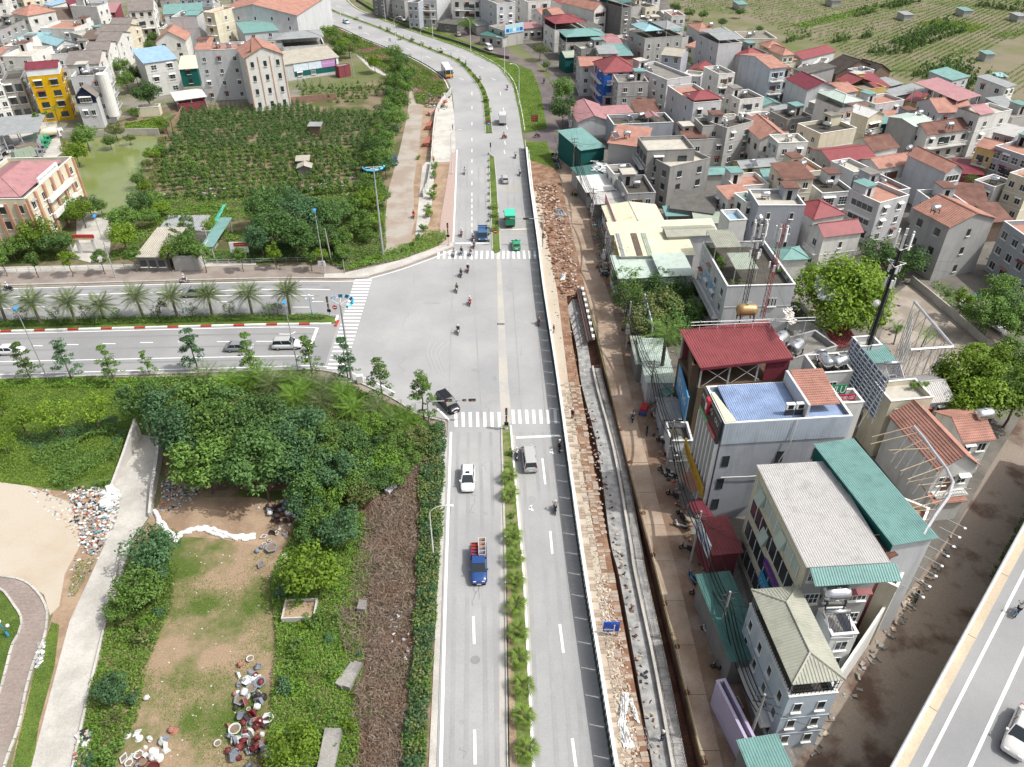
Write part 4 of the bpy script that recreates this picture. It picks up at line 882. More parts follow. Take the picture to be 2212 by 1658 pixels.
bd('20','low building with long rose roof beside the blue sign',(95,250),(260,235),(230,200),4.0,'old',('shed','pink',.6),trim=False,F=(3,'open'))
bd('20','cream four storey house with tan panels and white piers',(140,20),(335,5),(335,-80),9.5,'white2',('flat','floor'),F=2,L=1,wsz=(1.8,1.6),bal=(('F',1),))
bd('20','white house with crimson awnings behind the red hipped roof',(430,40),(590,25),(580,-50),8,'white',('shed','red',1.2),F=2,bal=(('F',1),))
bd('20','white gabled house with orange tile roof and a satellite dish',(712,92),(815,75),(640,-10),11,'white',('gy','orange',2.4),F=(1,'wide'))
bd('20','white house with red hipped terrace roof above the feathery tree',(370,265),(640,245),(640,180),7.5,'white',('flat','floor'),F=1,L=2,canopy=('hip','red',2.2,1.8,.2))
bd('20','dark grey windowless tower with a rooftop canopy',(950,72),(1032,62),(870,0),12.5,'dgrey',('flat','dfloor'),F=1,canopy=('gx','dteal',1.8,.6,.1))
bd('20','weathered grey block behind the dark tower',(1030,60),(1120,50),(1120,-20),10,'old',('flat','dfloor'))
bd('20','white building with long teal roof canopy by the old street',(465,375),(812,358),(820,300),6,'old',('flat','floor'),F=(3,'open'),L=2,canopy=('hip','teal',2.0,1.5,.1))
bd('20','cluster of low pink sheet roofs behind the teal canopy',(815,395),(960,390),(950,290),4.5,'maroon',('gx','pink',1.0),trim=False)
tq=bd('20','stained grey four storey block with two rooftop pavilions',(1150,335),(1475,310),(1400,235),11,'old',('flat','dfloor'),'apartment_building',F=(4,'narrow'),L=2,tanks=((.5,.3),),trim=False,canopy=('pyr','grey',2.4,1.4,(.55,1,0,.95)))
roof(tq,'hip','cyan',-.3,tq['_w']*.45,.2,tq['_d']*.9,13.2,1.3)
bd('20','low olive green roof joined to the cyan walled shop',(465,500),(815,475),(805,430),5,'teal',('gx','sage',1.2),F=2,trim=False)
bd('20','teal sheet canopy tilted over a dark red hut',(820,485),(1040,480),(1025,408),6.5,'maroon',('shed','teal',1.2),'shed',trim=False)
bd('20','cream and grey house with long orange tile roof left of the pink house',(595,572),(790,570),(850,490),9,'lgrey',('gx','orange',1.2),F=2,L=2)
pk=bd('20','pink house with red hipped roof and arched white balconies',(798,628),(1085,614),(1000,525),10.2,'pink',('hip','red',3.0),F=3,L=2,bal=(('F',1),('F',2),('L',1),('L',2)),fm=m_wind,wsz=(1.4,2.0))
box_on(pk,'blue_side_panel',-.12,-.02,0,pk['_d']*.6,1,9.6,m_bluep);box_on(pk,'blue_front_panel',0,pk['_w']*.22,-.12,-.02,3.6,9.4,m_bluep)
bd('20','grey three storey house with pergola beams on its roof terrace',(1342,692),(1555,660),(1150,545),9.8,'lgrey',('flat','floor'),F=1,L=(5,None),tanks=((.3,.8),),sol=((.2,.6),),bal=(('F',1),('F',2)),canopy=None)
bd('20','light grey tube house with a small red hipped penthouse',(1570,892),(1812,872),(1450,735),10.5,'lgrey',('flat','terra'),F=(2,'open'),L=(2,'narrow'),tanks=((.1,.3),),canopy=('hip','red',.6,1.4,(0.02,.98,.02,.4)),trim=False)
bd('20','slender white house with green railed balconies in the dense block',(1790,645),(1928,632),(1760,570),9.5,'white',('flat','floor'),F=2,L=1,tanks=((.3,.5),),bal=(('F',1),('F',2)))
bd('30','tall tube house with a long pale blue blank side wall',(25,592),(158,580),(-215,470),11,'blue',('gx','orange',1.4),F=2,bal=(('F',1),('F',2)),trim=False)
bd('20','slab sided grey building with a grey metal penthouse roof',(1785,385),(1990,370),(1690,290),12.5,'lgrey',('flat','floor'),'apartment_building',L=(2,'narrow'),canopy=('gx','grey',1.2,.7,.2),trim=False)
bd('20','white porch house with orange shed roof and dark columns',(1500,395),(1650,425),(1670,310),6,'white',('shed','orange',1.0),F=(2,'open'),L=1)
bd('20','small house with orange pyramid roof against the vegetable plots',(1620,275),(1760,270),(1760,200),8,'lgrey',('pyr','orange',1.6),tanks=((.8,.2),))
bd('20','long cream building with flat weathered roof by the fields',(2010,340),(2290,335),(2210,270),8,'cream',('flat','floor'),'building',tanks=((.3,.5),(.5,.7)),L=1)
bd('20','small pavilion with sage hipped roof by the fields',(1815,300),(1935,295),(1925,240),7,'lgrey',('hip','sage',1.0))
bd('20','narrow house with dark red hipped cap next to the blue wall',(2030,505),(2195,480),(2190,425),9,'lgrey',('hip','red',1.8),F=1)
bd('20','small twin gabled house with orange and red roofs in the dense block',(1520,620),(1700,640),(1720,580),6,'straw',('gy','red',1.6),F=2)
bd('20','low blue grey house with flat dark terrace and arched window',(880,1080),(1398,1058),(1330,975),6.6,'bluegrey',('flat','dfloor'),F=(1,None),wsz=(2.4,1.7),ny=2,tanks=((.55,.7),),sol=((.35,.6),),canopy=('gy','pink',.8,.7,(.6,.78,.25,.7)))
bd('20','shop with low gabled rose metal roof facing the old street',(572,1055),(842,1045),(790,900),4.6,'lgrey',('gy','pink',1.6),trim=False,L=1)
bd('20','flat rose metal roof between the pink house and the blue grey house',(775,990),(1040,972),(1030,920),5,'lgrey',('shed','pink',.5),trim=False)
bd('20','small cottage with cream edged brown tile roof',(1075,972),(1272,968),(1255,895),5,'cream',('shed','rust',1.2),trim=False)
bd('20','dark teal shed with two tone green metal roof',(600,1298),(800,1270),(620,1120),6.3,'teal',('shed','teal',.5),'shed',trim=False)
bd('20','weathered house with orange lean roof and blue solar panel',(835,1235),(1125,1270),(1115,1150),9,'old',('shed','orange',1.4),tanks=((.45,.3),),sol=((.15,.2),),L=2,trim=False)
bd('20','low dark teal roof below the weathered house',(612,1545),(818,1515),(805,1425),3.8,'old',('shed','dteal',.4),'shed',trim=False)
bd('20','market shed patched with torn white roof sheets',(650,1660),(880,1640),(850,1525),3.6,'dgrey',('shed','white',.6),'shed',trim=False)
bd('20','unfinished concrete frame house with brick infill and littered roof',(1170,1305),(1585,1290),(1500,1172),11.5,'raw',('flat','lfloor'),'building',F=(2,'open'),L=(3,'open'),wsz=(2.0,2.0),bal=(('L',1),('L',2)))
bd('20','cement rendered grey block with white slab roof and steel tank',(1368,1445),(1715,1368),(1580,1275),9.6,'raw',('flat','lfloor'),'building',F=2,L=(2,'open'),tanks=((.75,.5),),fm=m_wind,trim=False)
bd('20','long old grey house with peeling wall and small white windows',(1520,1215),(1890,1195),(1870,1090),7,'old',('flat','terra'),F=2)
bd('20','brown tiled lean-to on the old grey house',(1485,1190),(1675,1190),(1665,1085),7.3,'old',('shed','rust',.8),'shed',trim=False)
bd('20','old stair tower block with upright steel tanks',(1650,1090),(1860,1080),(1850,1010),9.6,'old',('flat','dfloor'),tanks=((.6,.5),),vert=True,F=1)
bd('20','streaky grey three storey house with two upright tanks',(1860,1110),(2090,1050),(2010,980),9.8,'old',('flat','dfloor'),tanks=((.25,.5),(.85,.5)),vert=True,F=2)
bd('30','white house with orange gabled roof and carved balcony',(-65,1205),(188,1195),(-190,1060),8.2,'white',('gy','orange',2.0),F=2,L=(3,None),bal=(('F',1),),fm=m_winb)
bd('20','grey metal roof house with terracotta terrace and a water heater',(1985,1455),(2290,1430),(2220,1370),5.4,'straw',('gx','grey',.9),F=(2,'open'),sol=((.3,-.1),),trim=False)
bd('20','low pale green gabled shed in the alley',(1695,1510),(1930,1500),(1900,1440),4,'old',('gx','teal',.8),'shed',trim=False)
bd('30','broad house with red metal gabled roof at the edge of the fields',(300,515),(580,445),(545,380),4.6,'lgrey',('gx','red',1.4),F=2,trim=False)
bd('30','small kiosk with orange pyramid roof behind the red metal roof',(0,418),(142,410),(130,372),7,'cream',('pyr','orange',1.8))
bd('30','cream house with orange hipped roofs and a white dormer',(130,480),(225,470),(215,395),6.5,'cream',('hip','orange',1.6),F=2)
bd('30','cream porch with orange tile strip roof and dark arches',(165,525),(300,510),(290,480),4.4,'cream',('shed','orange',.7),F=(2,'open'),trim=False)
bd('30','large barn with very dark brown tile roof and mossy brick gable',(447,592),(590,640),(775,530),5.6,'brick',('gx','dbrown',3.2),'barn',Rr=1,trim=False)
bd('30','second dark brown roof behind the large barn',(712,600),(882,652),(950,590),5,'brick',('gx','dbrown',2.6),'barn',trim=False)
bd('30','tall grey house with maroon tiled roof and a skylight patch',(162,685),(342,778),(500,715),9,'lgrey',('gx','maroon',1.8),Rr=1,trim=False)
bd('30','small white house with white shutters below the dark barn',(375,570),(450,580),(500,505),5.5,'white',('flat','floor'),F=(3,'narrow'))
yy=bd('30','straw yellow house with red tiled roof and glass lantern',(585,690),(830,780),(915,715),6,'straw',('flat','floor'),canopy=None)
roof(yy,'gx','red',0,yy['_w']*.55,-.1,yy['_d'],6.1,1.4)
bd('30','pale house with patched red tile roof and teal door',(930,757),(1050,747),(1025,660),5.6,'cream',('shed','red',1.6),F=1,trim=False)
bd('30','grey sheet roofs of a workshop at the field edge',(1060,745),(1160,720),(1120,655),4,'dgrey',('shed','grey',.5),'shed',trim=False)
bd('30','low sheds with bleached grey roofs beside the hedge row',(1260,805),(1380,775),(1320,720),4,'dgrey',('shed','grey',.5),'shed',trim=False)
bd('30','dark workshop roof behind the terracotta terrace',(1100,830),(1250,800),(1180,760),4,'dgrey',('shed','grey',.5),'shed',trim=False)
mh=bd('30','tall white house with mint metal canopy and stacked balconies',(620,942),(742,926),(330,865),12,'white',('flat','lfloor'),F=2,L=(1,None),bal=(('F',1),('F',2)),canopy=('hip','mint',1.7,.9,(0.0,1.3,-.1,1.0)),trim=False)
bd('30','cream gabled house with planted roof garden',(870,1015),(1005,985),(760,940),8.5,'cream',('gy','white',1.2),F=(1,'grid'),bal=(('F',1),),ny=2)
bd('30','grey house with terracotta terrace and a solar heater',(930,905),(1180,865),(870,830),6.6,'lgrey',('flat','terra'),F=2,L=1,sol=((.05,.6),),tanks=((.35,.7),),vert=True)
bd('30','small shop with red roof and tall yellow lettered front',(1190,870),(1300,890),(1290,820),4.6,'straw',('shed','red',.8),'shop_building',cat='shop',trim=False,F=1)
bd('30','grey white house with orange slope and a row of arched windows',(1290,875),(1475,975),(1640,895),6.8,'lgrey',('gy','orange',2.2),F=(4,'narrow'),Rr=2)
bd('30','high pink metal canopy raised over a roof terrace',(1640,872),(1830,825),(1555,700),9,'lgrey',('shed','pink',1.6),open_=True)
bd('30','three storey white house with maroon doors and orange window hoods',(1830,1003),(2112,952),(1720,925),10.5,'white',('flat','lfloor'),F=(2,None),L=(2,None),bal=(('L',1),('L',2)),canopy=('gx','pink',.3,1.2,(0,.4,0,1)),fm=m_win,tanks=((.5,.5),))
bd('30','grey house cut by the right edge behind the white house',(2115,1020),(2330,990),(2100,930),8,'old',('flat','floor'),L=(2,None),F=2)
bd('30','grey block with sage and mint metal roof',(1272,1092),(1432,1060),(1100,1000),8.2,'grey',('gx','mint',.8),L=None,tanks=((.9,.5),),trim=False)
bd('30','old white house with mossy brown tile roof and wide balcony',(1382,1165),(1755,1112),(1330,1080),7,'white',('gx','rust',1.8),F=(4,'open'),L=(1,'narrow'),bal=(('F',1),),tanks=((.4,-.1),))
bd('30','white gabled cottage with brown tile slope and a roof pit',(700,1215),(912,1308),(1125,1270),5.4,'white2',('gy','rust',2.0),F=2,tanks=((.2,.5),),trim=False)
bd('30','teal roofed shed beside the cream house',(985,1070),(1095,1062),(1140,970),5.6,'teal',('shed','teal',.7),'shed',trim=False)
bd('30','small deep yellow house with orange tile roof',(1805,1262),(1965,1305),(1975,1225),8,'straw',('gx','orange',1.2),F=(2,'narrow'),L=None,bal=(('F',1),))
bd('30','grey apartment house with three floors of white barred windows',(1965,1262),(2360,1395),(2320,1230),9,'bluegrey',('flat','terra'),'apartment_building',F=(5,None),ny=2,wsz=(1.8,1.5),bal=(('F',1),))
bd('30','crimson awning roof between the yellow house and the grey apartments',(1690,1500),(1860,1510),(1850,1400),3.6,'maroon',('shed','maroon',.4),'shed',trim=False)
bd('30','long dark red awning below the grey apartments',(1865,1570),(2230,1700),(2230,1620),3.2,'maroon',('shed','maroon',.5),'shed',trim=False)
bd('30','grey sided house with cream front and double orange roofs',(1540,1492),(1682,1470),(1345,1320),9.6,'lgrey',('gy','orange',1.6),F=(1,'wide'),tanks=((-.2,.95),),bal=(('F',1),))
bd('30','white house with orange gable roof and rounded balcony',(962,1458),(1278,1405),(1240,1310),7,'white',('gx','orange',1.3),F=2,bal=(('F',1),),L=1)
bd('30','grey house with big red metal roof and white windows on the side',(550,1405),(928,1365),(400,1290),7,'grey',('gx','red',1.4),L=(2,None),F=2)
bd('30','small light grey house with white terrace and round steel tank',(745,1490),(902,1462),(570,1390),7.8,'lgrey',('flat','lfloor'),F=(1,'grid'),tanks=((.2,.7),),ny=2)
bd('31','flat dark roofed grey house with a steel tank and bright windows',(470,15),(745,-5),(300,-130),6.8,'lgrey',('flat','dfloor'),F=(2,'grid'),ny=3,wsz=(1.6,1.8),tanks=((.55,.5),))
bd('31','light grey house with terracotta roof terrace and white pyramid lattice',(970,98),(1222,30),(740,-30),9.2,'lgrey',('flat','terra'),F=(2,None),L=(1,'grid'),tanks=((.3,.9),),trim=False)
bd('31','tall cement grey house with a steel tank on a white roof hut',(-80,118),(325,118),(200,-20),10,'bluegrey',('flat','lfloor'),F=(2,'narrow'),tanks=((.28,.6),),trim=False)
bd('21','white tube house with blue framed balconies and red striped roof',(1870,62),(2070,42),(1960,-40),7.6,'white',('shed','orange',.6),F=2,L=2,bal=(('L',1),))
bd('21','white house with teal rooftop box beside the red striped roof',(2030,95),(2140,80),(2100,-10),8.6,'white',('flat','teal'),F=2,L=1,fm=m_wind)
bd('31','white house with red metal gabled roof and black balcony rail',(485,388),(808,348),(370,300),7.6,'white',('gx','red',1.6),F=(1,'narrow'),L=(1,None),bal=(('L',1),))
bd('31','house with crimson hipped roof behind the black railed house',(395,235),(660,190),(330,90),7.0,'white2',('hip','red',1.8))
oh=bd('31','big cement grey house with bright orange double slope tile roof',(1570,302),(1960,228),(1235,150),11,'grey',('gy','orange',1.9),'house',F=(1,'narrow'),L=(2,None),fm=m_wind,trim=False,rib=.3,tanks=((-.02,.45),))
bd('31','slate grey house with stacked white windows at the right edge',(2040,255),(2420,520),(2500,350),10,'bluegrey',('flat','terra'),F=(4,None),trim=False,wsz=(1.6,1.5))
bd('31','old barn with mossy red brown tile roof behind the orange roof',(1590,105),(1900,130),(1900,20),4.5,'brick',('shed','rust',2.0),'barn',trim=False)
bd('31','low rust tiled roof at the right beside the old barn',(1930,260),(2110,250),(2120,140),4.5,'brick',('shed','rust',1.4),'barn',trim=False)
def hz(x,y,v):
 """height of the point above (x, y) that the photo shows in row v"""
 t=-(v-829)/FPX
 a=_cu.y*y;b=_cf.y*y
 return HC+(t*b-a)/(_cu.z-t*_cf.z)
bd('21','market hall with pale yellow metal roof and a teal patch',(850,282),(1312,268),(1210,115),5.6,'lgrey',('gy','yellow',.8),'market_hall',trim=False,L=(3,'open'))
bd('21','long narrow market roof of cream corrugated sheets with a raised ridge vent',(860,368),(1760,335),(1700,262),6,'lgrey',('shed','yellow',.6),'market_hall',trim=False)
st_=bd('21','market roof striped with cream and rusty brown corrugated panels',(945,552),(1570,540),(1590,385),6.2,'lgrey',('shed','yellow',.8),'market_hall',trim=False)
for x0,x1,mm in((.21,.29,'brown'),(.36,.43,'sage'),(.0,.05,'grey')):
 plane_with_ribs(st_,[(st_['_w']*x0,-.3,6.27),(st_['_w']*x1,-.3,6.27),(st_['_w']*x1,st_['_d'],7.07),(st_['_w']*x0,st_['_d'],7.07)],Rf[mm],((0,0,0),(1,0,0)),None,'roof_patch',.3)
bd('21','raised sage ridge vent on the long market roof',(1350,385),(1760,368),(1740,290),7.4,'lgrey',('gx','olive',.5),'vent_hood',cat='roof vent',trim=False)
bd('21','pale sage metal roof left of the planted terrace house',(930,745),(1300,730),(1240,560),5.2,'lgrey',('shed','mint',.4),'market_hall',trim=False)
bd('21','higher pale sage metal roof above the round green trees',(1300,725),(1560,715),(1545,548),6.4,'lgrey',('shed','mint',.4),'market_hall',trim=False)
bd('21','low dark corrugated roof behind the yellow market hall',(1375,140),(1735,185),(1700,45),5,'dgrey',('shed','dgrey',.8),'shed',trim=False)
bd('21','small teal metal awning roof in the junk yard',(1340,205),(1580,203),(1555,142),4,'dgrey',('shed','teal',.4),'shed',open_=True)
bd('21','sage roof shed right of the junk yard awning',(1590,262),(1850,268),(1810,188),4.4,'lgrey',('shed','sage',.4),'shed',trim=False)
bd('21','brown low roof between the dark corrugated roof and white houses',(1730,130),(1860,120),(1850,30),4.5,'dgrey',('shed','brown',.4),'shed',trim=False)
bd('21','junk stall with blue and silver patched roofs beside the old street',(720,105),(960,95),(960,10),3.6,'dgrey',('shed','lgrey',.3),'stall',trim=False)
lw_=bd('21','low shop roof of pale green sheets under the tall palm',(1175,1640),(1395,1640),(1440,1290),4.0,'lgrey',('shed','mint',.3),'shop_building',cat='shop',trim=False)
bd('21','narrow shop roof of weathered green sheets beside the utility pole',(1085,1480),(1180,1480),(1160,1270),3.6,'dgrey',('shed','sage',.3),'shop_building',cat='shop',trim=False)
ab=bd('21','white corner building with planted roof terrace and telecom masts',(1862,818),(2450,802),(1590,440),12,'lgrey',('flat','dfloor'),'building',L=(4,None),F=None,trim=True,par=1.0,bal=(('L',1),('L',2)))
aw,ad=ab['_w'],ab['_d']
roof(ab,'shed','olive',aw*.02,aw*.42,ad*.58,ad*.98,14.2,.2,.3);roof(ab,'shed','sage',aw*.16,aw*.5,ad*.16,ad*.5,13.6,.2,.3)
for x in(.03,.41,.17,.49):
 for y in((.6,.97)if x in(.03,.41)else(.18,.49)):box_on(ab,'canopy_post',aw*x-.05,aw*x+.05,ad*y-.05,ad*y+.05,11,13.6 if x in(.17,.49)else 14.2,m_metal)
for i in range(3):add_window(ab,aw*(.66+.05*i),0,8.2,0,.35,1.5,1)
add_window(ab,aw*.36,0,8.6,0,.9,.5,1);add_window(ab,aw*.36,0,4.2,0,.9,.5,1)
box_on(ab,'blue_panel',-.14,-.02,ad*.35,ad*.75,7.5,8.9,Rf['lblue'])
for i in range(3):
 p=Z('21',1960+i*90,330+i*40,12.6)
bx=bd('31','small white roof hut with sky blue edge beside the telecom masts',(-330,-1150+1600-200),(-180,240),(-240,150),14.5,'white2',('flat','lblue'),'hut',trim=False)
tank(Z('21',2120,310,14.6),.3,'steel water tank on the small white roof hut beside the telecom masts',1.3,True)
rb=bd('21','three storey building with large crimson metal roof over an open top floor',(1640,1508),(2402,1422),(2270,1165),12.4,'brown',('shed','red',.9),'building',open_=True,rib=.35)
rw,rd=rb['_w'],rb['_d']
box_on(rb,'wall',0,rw,0,rd,0,8.8,W['brown']);box_on(rb,'red_side_wall',rw*.74,rw,-.05,.05,8.8,12.3,Rf['maroon']);box_on(rb,'red_fascia',-.3,rw+.3,-.42,-.36,12.0,12.4,Rf['maroon'])
box_on(rb,'inner_wall',.3,rw-.3,rd-.4,rd-.2,8.8,12.2,W['maroon'])
for a_,b_ in((.05,.36),(.38,.7)):
 k=MB();k.tube((rw*a_,.1,9),(rw*b_,.1,11.9),.05);k.tube((rw*a_,.1,11.9),(rw*b_,.1,9),.05);k.build('cross_brace',m_metal,rb)
ln=bd('21','tall flat brown billboard wall left of the crimson roof',(1560,1500),(1625,1505),(1480,1240),12,'brown',('flat','floor'),'billboard',trim=False)
k=MB();w1=ln['_w']
for y in(0,8,16):
 pass
bd('31','flat roofed grey extension with fallen pipes and two steel tanks',(195,1450),(600,1335),(490,1175),10.5,'grey',('flat','floor'),'building',trim=False,tanks=((.08,.75),(.2,.25)),tsz=1.5)
ss=bd('31','white stair tower with twin steel tanks and a solar heater',(435,1572),(735,1552),(490,1400),13,'white2',('flat','dfloor'),'building',tanks=((.35,.4),(.7,.3)),F=1,trim=False,tsz=1.3,sol=((.5,.9),))
hl=bd('32','white balcony block with green letters and a crimson hotline sign',(475,185),(830,160),(790,40),13,'white2',('flat','lfloor'),'building',trim=False,par=1.0)
hs=box_on(hl,'sign_board',hl['_w']*.08,hl['_w']*.8,.4,.5,13.1,14.0,mat('sign_crimson',(.36,.02,.06),.5,.08))
put_text('Hotline: 090 983 1257',hs,Matrix.Translation((hl['_w']*.44,.38,13.55))@Matrix.Rotation(math.pi/2,4,'X'),hl['_w']*.66,.5,m_whitep)
hs2=box_on(hl,'sign_board',hl['_w']*.15,hl['_w']*.6,1.0,1.1,13.6,15.1,mat('sign_green',(.03,.20,.10),.5,.08))
put_text('VLU',hs2,Matrix.Translation((hl['_w']*.38,.98,14.4))@Matrix.Rotation(math.pi/2,4,'X'),hl['_w']*.38,1.1,m_whitep)
cb=bd('32','cream building with planted roof terrace beside the yellow green tree',(1065,155),(1430,118),(1440,-60),9.5,'cream',('flat','lfloor'),'building',F=2,trim=False)
bf=bd('22','big blue roofed karaoke building with a black glass facade and grey side wall',(1840,348),(2942,282),(1640,30),15.4,'bluegrey',('flat','blue'),'building',trim=False,par=.5)
fw,fd=bf['_w'],bf['_d']
box_on(bf,'white_cladding',-.03,fw+.03,-.1,-.01,12.4,15.5,W['blue'])
k=MB()
for i in range(int(fw/.32)):x=i*.32;k.quad((x,-.103,12.45),(x+.02,-.12,12.45),(x+.02,-.12,15.4),(x,-.103,15.4))
tag(k.build('cladding_rib',W['blue'],bf),kind='stuff')
plane_with_ribs(bf,[(1.2,.2,15.25),(fw*.62,.2,15.25),(fw*.62,fd-.2,15.6),(1.2,fd-.2,15.6)],Rf['blue'],((1,0,15),(2,0,15)),None,'roof_panel',.26)
plane_with_ribs(bf,[(fw*.66,fd*.2,16.2),(fw*.93,fd*.2,16.2),(fw*.93,fd-.1,17.3),(fw*.66,fd-.1,17.3)],Rf['orange'],((1,0,15),(2,0,15)),None,'tile_roof',.28,.36)
box_on(bf,'gable_wall',fw*.63,fw*.65,0.2,fd,15,17.2,W['lgrey'])
k=MB();k.poly([(0.1,.1,15.55),(1.4,.1,15.55),(.5,fd*.8,15.6),(.1,fd*.8,15.6)]);k.build('parapet_cap',Rf['yellow'],bf)
for(x,zz)in((.035,8.8),(.03,5.2),(.028,1.8),(.47,9.0),(.77,9.2),(.49,5.4),(.79,5.4)):
 o_=add_window(bf,fw*x+.5,0,zz,0,.85,1.7,1,1,m_wind,False)
box_on(bf,'glass_facade',-.12,-.02,.2,fd-.2,.5,12.0,m_glass)
k=0
for i in range(7):y=.3+i*(fd-.6)/6;box_on(bf,'mullion',-.55,-.13,y-.12,y+.12,0.3,12.2,m_whitep)
for i in range(5):box_on(bf,'transom',-.2,-.13,.3,fd-.3,2+i*2.1,2.08+i*2.1,m_dark)
sb=box_on(bf,'sign_board',-.5,-.3,.1,fd*.95,12.3,15.6,m_dark)
fx=Matrix.Translation((-.51,fd*.5,13.9))@Matrix.Rotation(-math.pi/2,4,'Z')@Matrix.Rotation(math.pi/2,4,'X')
def on_left(x,y,z):return Matrix.Translation((x,y,z))@Matrix.Rotation(-math.pi/2,4,'Z')@Matrix.Rotation(math.pi/2,4,'X')
m_sred=mat('sign_red',(.38,.03,.04),.5,.06);m_sgrn=mat('sign_leaf',(.08,.32,.12),.5,.06)
put_text('THẮNG SON DONG MUNG',sb,on_left(-.52,fd*.5,13.75),fd*.86,.75,m_sred)
put_text('ANH   VŨ   DU',sb,on_left(-.53,fd*.5,14.9),fd*.86,.85,m_whitep)
g1=box_on(bf,'sign_board',-.58,-.51,fd*.5,fd*.95,12.35,13.1,m_sgrn);g2=box_on(bf,'sign_board',-.58,-.51,fd*.08,fd*.5,12.35,13.1,m_sred)
put_text('VLXD CÔNG TRÌNH XANH',g1,on_left(-.6,fd*.725,12.72),fd*.4,.4,m_whitep);put_text('KHO SƠN CÔNG NGHIỆP',g2,on_left(-.6,fd*.29,12.72),fd*.38,.4,m_whitep)
em=box_on(bf,'emblem',-.9,-.55,fd*.5,fd*.62,13.9,16.0,m_sred);box_on(em,'emblem_ring',-.95,-.9,fd*.53,fd*.59,14.5,15.4,m_whitep)
for x in(.52,.6):
 ac=box_on(bf,'air_conditioner',fw*x-.5,fw*x+.5,.8,1.25,16.2,16.95,m_whitep);box_on(ac,'fan_grille',fw*x-.3,fw*x+.3,.78,.8,16.28,16.85,m_black)
 box_on(bf,'bracket',fw*x-.5,fw*x+.5,.9,1.0,15.3,16.2,m_dark)
k=MB();k.path([(fw*.56,-.2,15.6),(fw*.55,-.35,12),(fw*.5,-.3,9.5),(fw*.52,-.25,6.8)],.06,5);k.path([(.8,-.2,7.3),(fw*.3,-.25,7.2),(fw*.7,-.3,7.6),(fw*.85,-.2,6)],.05,5)
k.build('pipe',m_trim,bf)
tr=bd('32','steel pergola grid over a courtyard behind the white cladding',(150,320),(700,290),(680,195),13.5,'dgrey',('flatsheet','grey',0),'pergola',open_=True)
for c_ in list(tr.children):
 if c_.name.startswith('roof_'):bpy.data.objects.remove(c_)
k=MB();tw,td=tr['_w'],tr['_d']
for i in range(26):x=tw*i/25;k.box(x-.03,x+.03,0,td,13.5,13.56)
for i in range(6):y=td*i/5;k.box(0,tw,y-.04,y+.04,13.44,13.5)
tag(k.build('pergola_grid',m_metal,tr),kind='stuff')
lr=bd('22','low shop with bright crimson metal roof below the grey side wall',(1735,1465),(1965,1442),(2035,1150),4.4,'maroon',('shed','red',.2),'shop_building',cat='shop',trim=False)
sb2=box_on(lr,'sign_board',-.5,-.3,0,lr['_d'],3.6,5.6,m_ban);put_text('SƠN HÀ NỘI',sb2,on_left(-.52,lr['_d']*.5,4.5),lr['_d']*.8,1.1,m_bluep)
wb=bd('32','cream office building with pale corrugated roof and ribbon windows',(352,1562),(1012,1522),(505,690),13.8,'grey',('flatsheet','lgrey',0),'office_building',cat='office building',trim=False,F=(3,'wide'),ny=2,wsz=(2,1.5),rib=.24)
ww,wd_=wb['_w'],wb['_d']
plane_with_ribs(wb,[(0,-2.0,13.1),(ww+.9,-2.0,13.1),(ww+.9,-.36,13.7),(0,-.36,13.7)],Rf['teal'],((0,-2,13.1),(1,-2,13.1)),None,'eave_panel',.26)
box_on(wb,'facade',-.25,-.01,0,wd_,0,13.6,W['cream'])
for i,(z0,z1,mm)in enumerate(((1.0,3.0,m_glass),(4.4,6.5,m_glass),(7.8,10.0,m_glass),(11.0,12.6,Rf['mint']))):
 rbn=box_on(wb,'ribbon_window',-.31,-.26,wd_*.06,wd_*.94,z0,z1,mm)
 for j in range(9):y=wd_*(.06+.88*j/8);box_on(rbn,'mullion',-.36,-.32,y-.05,y+.05,z0,z1,m_whitep)
for y,z0 in((.3,11.0),(.75,10.9),(.55,7.8)):
 k=MB();k.hexa([(-.36,wd_*y,z0+.1),(-.36,wd_*y+1.5,z0+.1),(-.9,wd_*y+1.5,z0+.1),(-.9,wd_*y,z0+.1)],[(-.34,wd_*y,z0+1.6),(-.34,wd_*y+1.5,z0+1.6),(-.4,wd_*y+1.5,z0+1.6),(-.4,wd_*y,z0+1.6)]);k.build('open_window',Rf['mint'],wb)
s3=box_on(wb,'sign_board',-.55,-.4,wd_*.05,wd_*.5,3.2,5.0,mat('sign_sky',(.05,.33,.58),.5,.05));put_text('QUẢNG CÁO IN',s3,on_left(-.57,wd_*.275,4.1),wd_*.4,1.1,m_ban)
s4=box_on(wb,'sign_board',-.55,-.4,wd_*.1,wd_*.5,6.0,7.0,mat('sign_violet',(.12,.05,.28),.5,.05));put_text('KARAOKE LUXURY',s4,on_left(-.57,wd_*.3,6.5),wd_*.34,.5,mat('sign_peach',(.6,.25,.2),.5,.05))
tb=bd('32','taller block with bright teal corrugated roof and dark green side wall',(1092,1372),(1430,1315),(1030,450),14.6,'lgrey',('flatsheet','teal',0),'building',trim=False,rib=.24);box_on(tb,'side_cladding',-.12,-.01,0,tb['_d'],9.5,14.5,W['teal'])
te=bd('32','terracotta roof terrace edged by a pale parapet along the back street',(880,1650),(1120,1760),(1545,1140),9.5,'cream',('flat','terra'),'building',trim=False,par=.6)
br=bd('32','narrow brown tiled gallery between the pale and teal roofs',(1000,1500),(1080,1470),(560,700),13.2,'maroon',('flatsheet','rust',0),'gallery',trim=False)
vl=bd('32','white villa with big orange clay tile roof and gabled front',(1472,742),(1808,702),(1112,282),7.6,'white2',('gy','orange',2.2),'villa',F=(2,None),L=None,ny=2,fm=m_win,bal=(('F',1),),rib=.3)
